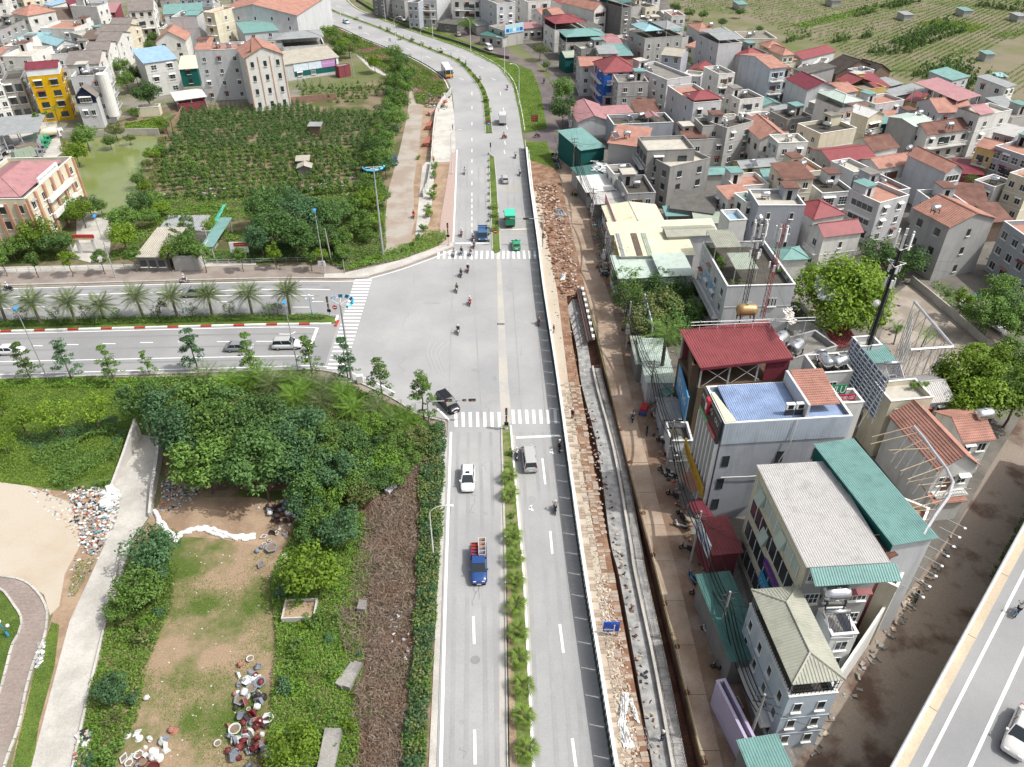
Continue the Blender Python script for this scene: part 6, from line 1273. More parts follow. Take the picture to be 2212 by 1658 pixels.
field=[(398,232),(545,243),(640,225),(700,245),(800,245),(805,300),(810,405),(790,425),(560,430),(345,440),(352,360),(372,300)]
pp=grid_points(field,1.8,2.75,((380,330),(780,300)),.16);pp=pp[R_.random(len(pp))<.93];pp=pp[np.argsort(pp[:,1])]
def stuff_clumps(name,label,pts,n,r,h,leaf,lf,cat=None):
 c=np.repeat(pts,n,0);m_=len(c);d=unit(m_);pos=np.concatenate([c,np.zeros((m_,1))],1)+d*np.array([r,r,h*.5])*R_.uniform(.4,1,m_)[:,None]+np.array([0,0,h*.55])
 nr=d*.5+unit(m_)*.5+np.array([0,0,.6]);nr/=np.linalg.norm(nr,axis=1,keepdims=True)
 o=link(name,npmesh(name,leaves(pos,nr,lf*R_.uniform(.6,1.3,m_))),LV[leaf]);tag(o,label,cat,None,'stuff');return o
for i,q in enumerate(pp[:300]):
 tree('peach',0,0,'mid' if i%4 else 'dark','small round peach plant in the ordered rows of the walled field',RX.uniform(.95,1.45),group='peach plants in the walled field',cat='plant',name='peach_plant',world=(q[0],q[1],0))
if len(pp)>300:stuff_clumps('peach_plants','farther rows of small round peach plants in the walled field',pp[300:],120,.85,2.0,'dark',.4,'plants')
cn=grid_points([(640,180),(760,172),(830,168),(835,195),(800,215),(735,228),(655,210)],2.3,3.0,((650,195),(830,190)),.3)
for q in cn[:60]:tree('cone',0,0,'mid','cone shaped shrub in the small garden behind the tower house',RX.uniform(.8,1.25),group='cone shrubs behind the tower house',cat='shrub',name='cone_shrub',world=(q[0],q[1],0))
sets=[([(1156,395),(1610,240)],2),([(1200,440),(1700,270)],1),([(925,480),(1250,460)],2),([(1440,700),(1740,600)],3),([(1810,790),(1900,690)],2),([(1920,760),(2040,740)],1),([(1050,80),(1290,20)],2),([(1820,60),(2200,110)],2),([(550,375),(690,345)],1),([(150,370),(350,320)],1),([(760,150),(920,110)],1),([(820,340),(890,310)],1),([(1190,400),(1400,330)],1),([(1460,720),(1760,640)],1)]
nc=0
for(a,b),rows_ in sets:
 A_w,B_w=Z('30',*a),Z('30',*b);d=(B_w-A_w);L_=d.length;d.normalize();q=Vector((-d.y,d.x,0))
 for j in range(rows_):
  for t in np.arange(0,L_,2.5):
   if nc>=290:break
   p=A_w+d*(t+RX.uniform(-.5,.5))+q*j*3.4;nc+=1
   tree('cone',0,0,'dark' if nc%3 else 'mid','dark cone shaped kumquat bush in the far vegetable fields',RX.uniform(1.4,1.9),group='cone bushes in the far fields',cat='bush',zsc=1.25,name='kumquat_bush',world=(p.x,p.y,0))
def rows_field(px,ang,du,dv,n,r,h,leaf,lf,label,name='crop_rows'):
 q=grid_points(px,du,dv,ang,.06);q=q[R_.random(len(q))<.92]
 if len(q)>42000:q=q[:42000]
 return stuff_clumps(name,label,q,n,r,h,leaf,lf)
ang=(Zp('30',890,650),Zp('30',1560,330))
rows_field([Zp('30',*q)for q in[(900,640),(1330,720),(1450,620),(2212,300),(2500,350),(2212,0),(1700,-60),(900,330),(560,400),(780,520)]],ang,1.2,2.2,8,.62,.7,'field',.46,'rows of small leafy crops in the far right fields')
rows_field([Zp('30',*q)for q in[(0,210),(200,330),(560,390),(900,330),(1700,-60),(-100,-80),(-900,-80),(-800,60),(-200,140)]],(Zp('30',0,200),Zp('30',700,40)),1.9,3.2,8,.85,.8,'field',.6,'rows of low crops in the farthest fields')
rows_field([Zp('30',*q)for q in[(1900,850),(2030,900),(2212,800),(2300,500),(2050,640)]],ang,1.0,2.0,8,.5,.4,'grass',.35,'leafy vegetable beds near the right edge')
rows_field([Zp('00',*q)for q in[(1560,960),(2160,1000),(2150,900),(1800,870),(1620,900)]],(Zp('00',1600,1100),Zp('00',1640,900)),.8,1.4,6,.25,.9,'field',.25,'trellised seedlings behind the grey tall house')
def nz(x,y,s,ph=0):return .5+.25*np.sin(x/s+ph+1.3*np.sin(y/s*.8))+.25*np.sin(y/s*1.17-ph+1.1*np.sin(x/s*.6+2))
def cover(name,label,px,dens,leaf,lf,h0=.5,ns=2.5,amp=.7,patch=None,tilt=.7,asp=.55,cap=60000,up=.9,shell=.5):
 n=int(min(cap,poly_area(px)*dens));q=sample_poly(px,n,R_);x,y=q[:,0],q[:,1]
 if patch is not None:keep=nz(x,y,patch[0],patch[2]if len(patch)>2 else 0)>patch[1]+R_.normal(size=len(x))*.05;q=q[keep];x,y=q[:,0],q[:,1]
 hh=h0*((1-amp)+amp*nz(x,y,ns)*1.2)*(.75+.5*nz(x,y,ns*.35,4));z=hh*R_.uniform(shell,1,len(x))
 nr=unit(len(x))*tilt+np.array([0,0,up]);nr/=np.linalg.norm(nr,axis=1,keepdims=True)
 o=link(name,npmesh(name,leaves(np.stack([x,y,z+.03],1),nr,lf*R_.uniform(.6,1.35,len(x)),asp=asp)),LV[leaf]);tag(o,label,None,None,'stuff');return o
cover('vines','bright green creeping vines over the sloping bank',[(585,1250),(640,1130),(720,1120),(790,1110),(815,1190),(800,1250),(790,1400),(780,1560),(775,1700),(570,1700),(600,1400)],110,'vine',.22,.9,2.0)
cover('vines','darker vines mixed along the creeping bank',[(640,1130),(720,1120),(800,1110),(780,1250),(740,1330),(730,1658),(600,1700),(620,1380)],30,'mid',.3,1.15,1.6,patch=(2.2,.45))
cover('dry_vines','brown dried creepers in a long strip beside the hedge',[(790,1090),(880,1000),(930,960),(915,1100),(905,1243),(890,1450),(872,1658),(868,1740),(745,1740),(765,1560),(780,1400),(790,1250)],80,'dry',.6,.7,1.1,tilt=1.0,asp=.11)
cover('dry_twigs','pale dead stems tangled over the dried creepers',[(800,1100),(900,980),(925,1000),(910,1243),(885,1500),(870,1700),(800,1700),(800,1400)],46,'twig',.8,.9,1.2,tilt=1.0,asp=.09,shell=.7)
cover('dry_twigs','loose grey brown twigs over the dried creepers',[(790,1130),(890,1000),(910,1243),(870,1700),(740,1700),(770,1500),(720,1300),(760,1250)],34,'twig',.9,.9,1.5,tilt=.9,asp=.07,shell=.7)
cover('scrub','mixed green scrub patches on the dried creeper strip',[(720,1260),(800,1100),(905,980),(905,1200),(880,1658),(735,1700)],26,'vine',.24,.7,1.2,patch=(1.7,.52,1))
cover('oleander_hedge','long oleander hedge along the left edge of the carriageway',[(905,930),(958,920),(965,950),(955,1100),(948,1243),(938,1400),(925,1560),(915,1700),(872,1700),(880,1560),(897,1400),(905,1243),(912,1100)],80,'blue',.34,1.5,.9,amp=.62)
cover('oleander_hedge','fresh green shoots through the oleander hedge',[(898,930),(962,922),(962,1100),(950,1243),(940,1400),(928,1560),(918,1700),(866,1700),(872,1560),(890,1400),(900,1243),(906,1100)],45,'mid',.36,1.6,1.1,amp=.7,patch=(1.3,.4))
cover('oleander_tips','paler tips of the oleander hedge',[(912,935),(955,925),(950,1243),(925,1560),(915,1700),(880,1700),(905,1243)],24,'olive',.3,1.65,1.3,amp=.3,shell=.85)
cover('undergrowth','green undergrowth around the thicket and wild palms',[(345,818),(560,822),(760,838),(900,905),(955,940),(905,1000),(800,1090),(720,1120),(650,1120),(640,1070),(600,1040),(400,1010),(350,960)],34,'mid',.34,1.0,2.2)
cover('undergrowth','olive weeds along the south verge of the cross road',[(-40,824),(560,812),(760,836),(900,900),(950,935),(900,935),(760,870),(560,840),(-40,840)],50,'vine',.28,.6,1.4)
cover('garden_scrub','leafy garden plots between the walled field and the verge',[(200,470),(345,440),(560,450),(560,500),(540,555),(420,560),(290,560),(240,565),(245,480)],30,'vine',.34,.7,1.4,patch=(1.8,.35))
cover('garden_scrub','greenery under the trees by the floodlight mast',[(730,440),(830,400),(835,540),(800,575),(740,585),(700,565),(720,500)],34,'mid',.34,.8,1.4)
cover('meadow_grass','bright rough grass of the meadow by the sunken lane',[(-60,835),(330,835),(300,920),(240,1030),(110,1056),(-60,1036)],55,'grass',.3,.35,2.0,asp=.3)
cover('meadow_shrubs','feathery dark shrubs in the meadow above the rubbish',[(90,1040),(70,990),(130,960),(240,920),(270,960),(235,1055),(150,1065)],60,'mid',.42,1.3,1.2,patch=(1.4,.38),asp=.3)
cover('meadow_shrubs','dark shrubs in the shade of the meadow trees',[(40,950),(260,900),(290,870),(330,850),(300,920),(240,980),(60,985)],34,'blue',.36,.8,1.5,patch=(1.6,.45,2),asp=.35)
cover('lot_grass','short grass tufts over the pot seller lot',[(330,1165),(600,1200),(625,1300),(600,1440),(575,1740),(150,1740),(200,1480),(240,1363),(300,1220)],60,'grass',.15,.13,1.0,patch=(2.4,.46),asp=.3)
cover('lot_weeds','tall weeds and creepers along the right edge of the lane',[(275,1220),(345,1170),(380,1240),(365,1340),(320,1440),(300,1560),(215,1700),(160,1700),(185,1540),(215,1430),(238,1340)],70,'vine',.26,.8,1.3)
cover('lot_weeds','pale reed grass tufts beside the lane bushes',[(330,1240),(385,1230),(370,1330),(310,1400),(290,1330)],40,'olive',.8,.8,1.2,asp=.07,tilt=1.1)
cover('lawn','mown park lawn at the lower left corner',[(-60,1258),(0,1275),(30,1302),(46,1340),(42,1370),(27,1400),(10,1455),(-60,1560)],60,'grass',.14,.1,1.0,asp=.3)
cover('strip_grass','rough grass strip between the brick path and the lane',[(112,1345),(128,1350),(118,1440),(85,1560),(55,1740),(5,1740),(40,1600),(75,1450)],60,'grass',.16,.15,1.0,asp=.3)
cover('strip_grass','grass patch below the rubbish heap beside the lane',[(165,1215),(208,1205),(195,1235),(165,1290),(145,1290)],60,'grass',.2,.25,1.0,asp=.3)
cover('island_hedge','clipped leafy hedge planted under the date palms',[(-60,697),(553,684),(700,685),(708,690),(700,694),(553,697),(-60,712)],120,'mid',.2,.95,1.5,amp=.3)
cover('island_grass','low groundcover at the foot of the island hedge',[(-60,711),(553,697),(715,694),(722,692),(715,700),(553,702),(-60,716)],60,'grass',.16,.2,1.0)
cover('median_grass','short grass on the south median',[(1086,922),(1101,922),(1129,1243),(1150,1658),(1156,1740),(1122,1740),(1118,1658),(1103,1243)],60,'grass',.12,.12,1.0)
cover('bank_grass','grass on the bank between the curve and the old street',[(770,0),(850,34),(960,76),(1060,118),(1106,140),(1150,155),(1166,195),(1182,278),(1130,286),(1122,250),(1108,190),(1075,145),(1000,108),(900,72),(820,44)],22,'grass',.34,.35,2.0,asp=.3)
cover('mound_grass','grass on the little mound at the end of the hoarding',[(1139,310),(1178,307),(1193,345),(1196,360),(1142,345)],40,'grass',.25,.35,1.5,asp=.3)
cover('brambles','brambles and dry brush on the embankment of the curve',[(640,4),(700,50),(830,106),(925,152),(962,182),(975,205),(958,235),(900,225),(886,183),(830,158),(740,98),(660,62)],26,'vine',.4,.8,2.0,patch=(2.5,.4))
cover('brambles','brown dry brush on the embankment of the curve',[(660,20),(700,50),(830,106),(925,152),(962,182),(958,235),(900,225),(886,183),(830,158),(740,98)],22,'dry',.5,.6,2.0,asp=.2,tilt=1)
cover('roadside_shrubs','leafy planting strip between the pink lane and the corner pavement',[(745,590),(800,578),(866,562),(935,540),(965,520),(965,505),(930,505),(890,525),(840,545),(760,570)],50,'vine',.3,.9,1.5)
cover('field_weeds','low weeds between the peach rows and garden plots',[(345,440),(352,360),(398,232),(545,243),(640,225),(810,240),(812,430),(560,435)],6,'field',.36,.25,2.0,patch=(5,.42))
cover('leafy_crop','bright leafy crop patch in the middle of the far fields',[Zp('30',*q)for q in[(1270,210),(1500,165),(1880,240),(1760,290),(1400,240)]],5,'bright',.7,.6,3)
cover('leafy_crop','mid green leafy crop along the far fields',[Zp('30',*q)for q in[(820,560),(1400,540),(2212,200),(2212,300),(1500,600),(900,640)]],4,'field',.6,.5,2.5,patch=(6,.5))
cover('leafy_crop','green crop strips in the farthest fields',[Zp('30',*q)for q in[(200,220),(700,100),(1100,10),(1000,60),(600,180),(300,250)]],4,'vine',.8,.6,3)
cover('garden_beds','leafy garden beds at the near end of the walled field',[(345,425),(560,418),(800,405),(820,440),(560,455),(350,470),(335,450)],30,'field',.34,.55,1.2)
cover('garden_scrub','dense garden scrub behind the north verge',[(-40,470),(60,510),(150,545),(180,560),(-40,575)],34,'mid',.36,.9,1.5)
cover('garden_scrub','tangled hedge under the dark grove',[(430,560),(500,545),(560,520),(730,530),(740,565),(560,570),(440,570)],40,'dark',.34,1.3,1.5)
cover('pond_reeds','hyacinth and weeds on the banks of the green pond',[(90,470),(140,360),(152,310),(170,320),(150,370),(120,465)],40,'vine',.4,.6,1.5)
cover('pond_reeds','weeds on the right bank of the green pond',[(345,300),(362,300),(350,380),(330,430),(300,470),(300,440),(330,370)],40,'olive',.4,.7,1.5)
cover('pond_reeds','bright plants above the far bank of the pond',[(270,270),(350,255),(365,272),(345,282),(270,284)],50,'grass',.45,.6,1.5)
cover('yard_plants','ragged plants between the alley and the overpass',[(2130,1260),(2205,1120),(2260,1020),(2300,950),(2320,1010),(2212,1126),(2150,1240)],30,'dark',.36,.7,1.5)
cover('yard_plants','ragged plants along the wall of the open yard',[(2005,610),(2070,610),(2140,700),(2120,740),(2040,665)],16,'mid',.4,.7,1.5,patch=(2,.5))
cover('verge_weeds','weeds growing through the old paving of the dug up verge',[(1210,829),(1228,829),(1262,1000),(1300,1243),(1368,1600),(1340,1600),(1285,1243),(1235,960)],9,'grass',.16,.16,1.0,patch=(1.1,.6))
def roofplants(r,pts,z,label):
 for i,(x,y,s)in enumerate(pts):
  p=Z(r,x,y,z);t=tree('bush',0,0,'vine',f'{label}, {ORD[i]} in the row',s,group=label,cat='plant',name='roof_plant',world=(p.x,p.y,0));t.location.z=z
roofplants('21',[(1670,500,.55),(1710,530,.6),(1760,580,.6),(1790,620,.7),(1810,660,.6),(1900,790,.4),(1960,790,.4)],11.2,'climbing plant on the terrace of the white corner building')
roofplants('30',[(760,960,.7),(810,970,.7),(870,950,.7)],8.0,'leafy pergola plant on the cream gabled house')
roofplants('31',[(90,700,.5),(150,730,.5),(180,780,.4)],11.2,'potted plant on the right terrace of the corner building')
roofplants('31',[(1240+x,40-x*.1+1658,.5)for x in(0,60,120)],9,'potted plant on the cream terrace by the billboard frame')
roofplants('00',[(330,740,.5),(430,720,.55),(490,720,.5),(510,830,.5),(400,1000,.7),(310,1020,.8)],6.0,'climbing plant against the bright yellow house')
m_tyre=mat('tyre',(.02,.02,.021),.8,.1);m_rim=mat('rim',(.42,.43,.44),.35,.05,metal=.6);m_head=mat('headlight',(.72,.74,.76),.15,.03);m_tail=mat('tail_light',(.35,.01,.01),.3,.05)
m_plate=mat('number_plate',(.72,.72,.70),.5,.03);m_cglass=mat('car_glass',(.02,.028,.033),.08,.1,spec=.7);m_unders=mat('underbody',(.02,.02,.02),.9,.1)
def paint(name,c):return mat('paint_'+name,c,.28,.03,.5,spec=.6)
def heading(a,b,z=0):p,q=P(*a,z),P(*b,z);return math.atan2(q.y-p.y,q.x-p.x)
def loft(st,ring,k,mi=0,cap=True):
 """st: list of (x, zb, zt, w)"""
 base=len(k.v);n=None
 for s in st:
  pts=ring(*s);n=len(pts);k.v+=pts
 for i in range(len(st)-1):
  for j in range(n):
   j2=(j+1)%n;k.f.append((base+i*n+j,base+i*n+j2,base+(i+1)*n+j2,base+(i+1)*n+j));k.m.append(mi)
 if cap:k.f.append(tuple(base+j for j in reversed(range(n))));k.f.append(tuple(base+(len(st)-1)*n+j for j in range(n)));k.m+=[mi,mi]
def body_ring(x,zb,zt,w):
 h=zt-zb;L=[(w*.86,zb),(w*.98,zb+h*.22),(w,zb+h*.5),(w*.975,zb+h*.8),(w*.86,zt-.02),(w*.5,zt+.02)]
 return[(x,-a,b)for a,b in L][::-1]and[(x,a,b)for a,b in L]+[(x,-a,b)for a,b in reversed(L)]
_wh={}
def wheel(root,x,y,r=.33,wd=.22):
 if(r,wd)not in _wh:
  k=MB();k.lathe([(r*.62,-wd/2),(r*.95,-wd/2),(r,-wd*.3),(r,wd*.3),(r*.95,wd/2),(r*.62,wd/2)],(0,0,0),16,0,'y');t=k.mesh('tyre');t.materials.append(m_tyre)
  k=MB();k.lathe([(0,-wd*.42),(r*.25,-wd*.46),(r*.62,-wd*.35),(r*.63,wd*.35),(r*.25,wd*.46),(0,wd*.42)],(0,0,0),10,0,'y');q=k.mesh('rim');q.materials.append(m_rim);_wh[(r,wd)]=(t,q)
 w_=link('wheel',_wh[(r,wd)][0],None,root,(x,y,r));link('rim',_wh[(r,wd)][1],None,w_);return w_
CARS=dict(sedan=(4.5,1.74,1.46,[(-2.25,.35,.62,.72),(-2.15,.25,.86,.80),(-1.6,.2,.97,.86),(-.4,.18,.96,.87),(.9,.18,.93,.87),(1.6,.2,.84,.85),(2.1,.25,.72,.78),(2.25,.35,.55,.66)],(-1.75,-1.15,.35,1.15)),hatch=(4.1,1.7,1.5,[(-2.0,.35,.7,.74),(-1.95,.25,1.0,.8),(-1.5,.2,1.02,.85),(0,.18,.98,.85),(1.0,.18,.92,.85),(1.55,.22,.82,.83),(1.95,.28,.7,.74),(2.05,.35,.55,.64)],(-1.93,-1.55,.35,1.2)),suv=(4.75,1.85,1.82,[(-2.35,.45,.9,.82),(-2.3,.35,1.15,.88),(-1.7,.3,1.2,.92),(0,.28,1.16,.92),(1.1,.28,1.12,.92),(1.8,.32,1.03,.9),(2.25,.4,.9,.84),(2.38,.5,.7,.72)],(-2.25,-1.95,.55,1.3)),van=(5.1,1.9,1.92,[(-2.55,.4,.95,.86),(-2.5,.3,1.15,.92),(-1.7,.25,1.18,.95),(0,.25,1.16,.95),(1.2,.25,1.12,.95),(2.0,.3,.98,.92),(2.45,.38,.8,.84),(2.55,.45,.62,.72)],(-2.48,-2.3,1.05,1.85)))
def car(kd,u,v,ahead,m,label,z=0,cat='car',roofm=None,name='parked_car',taxi=False,scale=1.0,rot=None,pos=None,group=None):
 L_,W_,H_,st,(r0,r1,f1,f0)=CARS[kd];hw=W_/2
 p=pos or P(u,v,z);a=rot if rot is not None else heading((u,v),ahead,z)
 root=empty(name,(p[0],p[1],z+.07),a,label,cat,group);root.scale=(scale,)*3
 k=MB();loft([(x,zb,zt,w)for x,zb,zt,w in st],body_ring,k);k.build('body',m,root,smooth=True)
 bz=st[3][2]-.03;wb,wt=hw*.9,hw*.73
 def zat(x):
  for a_,b_ in zip(st,st[1:]):
   if a_[0]<=x<=b_[0]:t=(x-a_[0])/(b_[0]-a_[0]);return a_[2]+t*(b_[2]-a_[2])-.02
  return bz
 k=MB();B=[(r0,-wb,zat(r0)),(f0,-wb,zat(f0)),(f0,wb,zat(f0)),(r0,wb,zat(r0))];T=[(r1,-wt,H_-.06),(f1,-wt,H_-.06),(f1,wt,H_-.06),(r1,wt,H_-.06)];k.hexa(B,T);k.build('windows',m_cglass,root)
 k=MB();k.hexa([(r1-.02,-wt-.015,H_-.08),(f1+.02,-wt-.015,H_-.08),(f1+.02,wt+.015,H_-.08),(r1-.02,wt+.015,H_-.08)],[(r1+.12,-wt+.1,H_),(f1-.12,-wt+.1,H_),(f1-.12,wt-.1,H_),(r1+.12,wt-.1,H_)])
 for s in(-1,1):
  for(xb,xt)in((r0,r1),(f0,f1),((r0+f0)/2-.1,(r1+f1)/2-.1)):
   k.tube((xb,s*wb,zat(xb)),(xt,s*wt,H_-.05),.045,n=4)
 k.build('roof',roofm or m,root)
 for x in(-L_*.3,L_*.31):
  for s in(-1,1):wheel(root,x,s*(hw-.13),.34 if kd in('suv','van')else .31)
 for s in(-1,1):
  k=MB();k.box(L_/2-.2,L_/2-.03,s*hw*.5-.16,s*hw*.5+.16,st[-1][2]+.0,st[-1][2]+.16);k.build('headlight',m_head,root)
  k=MB();k.box(-L_/2+.02,-L_/2+.16,s*hw*.72-.12,s*hw*.72+.12,st[0][2]-.0,st[0][2]+.22);k.build('tail_light',m_tail,root)
  k=MB();k.box(f0-.35,f0-.18,s*(hw+.02)-.09,s*(hw+.02)+.09,bz+.05,bz+.2);k.build('mirror',m,root)
 k=MB();k.box(L_/2-.03,L_/2+.02,-.25,.25,.38,.5);k.box(-L_/2-.02,-L_/2+.05,-.25,.25,.55,.68);k.build('number_plate',m_plate,root)
 k=MB();k.box(-L_/2+.15,L_/2-.15,-hw*.8,hw*.8,.12,.35);k.build('underbody',m_unders,root)
 if taxi:k=MB();k.box(-.1,.12,-.22,.22,H_,H_+.12);k.build('roof_sign',m_black,root)
 return root
pw,ps,pb,pk_,pg,pbl=paint('white',(.72,.72,.71)),paint('silver',(.42,.42,.41)),paint('black',(.012,.012,.014)),paint('blue',(.02,.06,.20)),paint('green',(.02,.30,.13)),paint('pale_blue',(.42,.55,.62))
pgr=paint('grey',(.22,.23,.24));pwg=paint('pearl',(.60,.58,.55))
t=car('hatch',1011,1042,(1010.5,1062),pw,'white taxi with roof sign coming toward the camera on the left carriageway',taxi=True,name='taxi',cat='taxi',scale=1.1)
k=MB();k.box(-1.9,-.9,-.87,.87,.5,.9);k.build('blue_decal',pbl,t)
car('suv',622,752,(660,751),pw,'white sport utility car waiting near the stop line of the cross road',name='car',roofm=ps)
car('sedan',518,757,(560,756),pgr,'dark grey sedan partly behind a young tree on the cross road',name='car')
car('sedan',24,764,(60,763),pw,'white car behind the leftmost young trees on the cross road',name='car')
car('suv',424,640,(380,641),pgr,'grey blue car half hidden by date palms on the upper cross road',name='car')
car('suv',968,878,(990,902),pb,'black car turning out of the junction beside the crosswalk',name='car')
car('van',1143,998,(1139,970),ps,'silver minivan seen from behind below the southern stop line',name='minivan',cat='minivan')
car('hatch',1091,393,(1089,370),ps,'small silver car driving away past the yellow rumble bars',name='car')
car('hatch',1115,535,(1113,515),pg,'bright green taxi waiting at the northern crosswalk',taxi=True,name='taxi',cat='taxi')
car('sedan',748,51,(778,66),pbl,'pale blue sedan on the far curve of the road',name='car')
car('van',869,46,(880,50),ps,'silver people carrier parked below the bank at the top',name='car')
car('sedan',955,66,(968,68),pgr,'grey sedan parked beside the low lean-to at the top',name='car')
car('hatch',990,78,(982,70),ps,'dusty car under the feathery tree by the sheds',name='car')
car('van',1056,108,(1064,114),pw,'white van parked on the old street by the low shops',name='van',cat='van')
car('hatch',852,354,(852,375),pk_,'blue car half hidden under the trees beside the pink lane',name='car')
dz=HO-.98;dpos=P(2200,1592,dz);da=math.atan2(dirv.y,dirv.x)
car('sedan',0,0,None,pwg,'pale champagne car on the elevated road at the right edge',z=dz,rot=da,pos=(dpos.x,dpos.y),name='car',scale=1.15)
def truck(u,v,ahead,label,L_=6,W_=2.1,cabm=None,boxm=None,H_=3.0,kd='box',name='truck',z=0,rot=None,pos=None,cargo=None,cat='truck'):
 p=pos or P(u,v);a=rot if rot is not None else heading((u,v),ahead);r=empty(name,(p[0],p[1],.07),a,label,cat);hw=W_/2
 k=MB();k.hexa([(L_/2-1.7,-hw,.5),(L_/2,-hw,.5),(L_/2,hw,.5),(L_/2-1.7,hw,.5)],[(L_/2-1.6,-hw*.95,2.1),(L_/2-.35,-hw*.95,2.1),(L_/2-.35,hw*.95,2.1),(L_/2-1.6,hw*.95,2.1)]);k.build('cab',cabm or pw,r)
 k=MB();k.hexa([(L_/2-.16,-hw*.85,1.25),(L_/2-.05,-hw*.85,1.25),(L_/2-.05,hw*.85,1.25),(L_/2-.16,hw*.85,1.25)],[(L_/2-.4,-hw*.82,2.0),(L_/2-.28,-hw*.82,2.0),(L_/2-.28,hw*.82,2.0),(L_/2-.4,hw*.82,2.0)]);k.build('windscreen',m_cglass,r)
 for s in(-1,1):k=MB();k.box(L_/2-1.2,L_/2-.55,s*hw-.02,s*hw+.0,1.3,1.9);k.build('side_window',m_cglass,r);k=MB();k.box(L_/2-.02,L_/2+.03,s*hw*.7-.15,s*hw*.7+.15,.65,.85);k.build('headlight',m_head,r);k=MB();k.box(-L_/2-.03,-L_/2+.02,s*hw*.8-.1,s*hw*.8+.1,.7,.85);k.build('tail_light',m_tail,r);k=MB();k.box(L_/2-.3,L_/2-.2,s*(hw+.15)-.06,s*(hw+.15)+.06,1.5,1.9);k.build('mirror',m_black,r)
 k=MB();k.box(-L_/2,L_/2-.2,-hw*.5,hw*.5,.5,.75);k.build('chassis',m_unders,r)
 bx1=L_/2-1.8
 if kd=='box':
  k=MB();k.box(-L_/2,bx1,-hw,hw,.8,H_);k.build('cargo_box',boxm or pw,r)
  for s in(-1,1):k=MB();k.box(-L_/2-.04,-L_/2-.005,min(0,s*hw*.95)+.02,max(0,s*hw*.95)-.02,.85,H_-.08);k.build('rear_door',boxm or pw,r)
  for x in(.25,.75):k=MB();X=-L_/2+(bx1+L_/2)*x;k.box(X-.03,X+.03,-hw-.015,hw+.015,.85,H_+.02);k.build('frame_rib',m_metal,r)
 if kd=='open':
  k=MB();k.box(-L_/2,bx1,-hw,hw,.8,.95);k.box(-L_/2,bx1,-hw,-hw+.06,.95,1.5);k.box(-L_/2,bx1,hw-.06,hw,.95,1.5);k.box(-L_/2,-L_/2+.06,-hw+.06,hw-.06,.95,1.5);k.build('cargo_bed',boxm or cabm,r)
 if kd=='tank':
  k=MB();k.lathe([(0,-L_/2),(hw*.7,-L_/2+.05),(hw*.9,-L_/2+.3),(hw*.9,bx1-.3),(hw*.7,bx1-.05),(0,bx1)],(0,0,1.9),14,0,'x');k.build('tank_body',boxm or m_steel,r,smooth=True)
 if kd=='refuse':
  k=MB();k.hexa([(-L_/2-.3,-hw,.8),(bx1,-hw,.8),(bx1,hw,.8),(-L_/2-.3,hw,.8)],[(-L_/2+.5,-hw*.8,H_),(bx1-.1,-hw*.8,H_),(bx1-.1,hw*.8,H_),(-L_/2+.5,hw*.8,H_)]);k.build('refuse_body',boxm,r)
  for x in(.2,.5,.8):k=MB();X=-L_/2+(bx1+L_/2)*x;k.box(X-.05,X+.05,-hw-.02,hw+.02,.85,H_*.9);k.build('frame_rib',m_metal,r)
 for x in(-L_*.27,L_*.34):
  for s in(-1,1):wheel(r,x,s*(hw-.18),.42,.28)
 return r
truck(1086,267,(1085,240),'pale grey box truck driving away on the north carriageway',5.2,2.0,pw,paint('box_grey',(.55,.55,.54)),3.0)
gt2=truck(1101,484,(1099,465),'green truck with bright mint green roof waiting by the median',5.4,2.1,pg,paint('truck_green',(.01,.22,.11)),2.9)
k=MB();k.box(-2.7,.9,-1.08,1.08,2.92,2.98);k.build('canopy',paint('mint',(.05,.55,.35)),gt2)
bt=truck(1043,513,(1043,530),'blue light truck with open frame bed facing the camera at the stop line',5.2,2.0,paint('truck_blue',(.04,.12,.25)),paint('truck_blue2',(.05,.14,.28)),2.8,'open')
k=MB()
for x in(-2.5,-1.6,-.7,.1):k.box(x-.03,x+.03,-1,-.94,1.5,2.4);k.box(x-.03,x+.03,.94,1,1.5,2.4);k.box(x-.03,x+.03,-1,1,2.36,2.42)
k.build('bed_frame',m_metal,bt)
pu=car('suv',1034.5,1232,(1035,1260),pk_,'blue pickup truck loaded with red furniture coming toward the camera',name='pickup_truck',cat='pickup',scale=1.04)
for c_ in list(pu.children):
 if c_.name.startswith(('windows','roof')):bpy.data.objects.remove(c_)
k=MB();k.hexa([(-.55,-.82,1.1),(1.3,-.82,1.08),(1.3,.82,1.08),(-.55,.82,1.1)],[(-.45,-.68,1.72),(.6,-.68,1.72),(.6,.68,1.72),(-.45,.68,1.72)]);k.build('windows',m_cglass,pu)
k=MB();k.box(-.48,.58,-.69,.69,1.72,1.79);k.build('roof',pk_,pu)
k=MB();k.box(-2.75,-.62,-.9,.9,.78,.92);k.box(-2.75,-.62,-.92,-.86,.92,1.35);k.box(-2.75,-.62,.86,.92,.92,1.35);k.build('cargo_bed',pk_,pu)
cg=empty('furniture_load',pu.location,pu.rotation_euler.z,'red and cream shelving and cabinets piled in the bed of the blue pickup','furniture');m_rf=mat('furniture_red',(.28,.045,.04),.5,.1);m_cr=mat('furniture_cream',(.6,.55,.48),.6,.1)
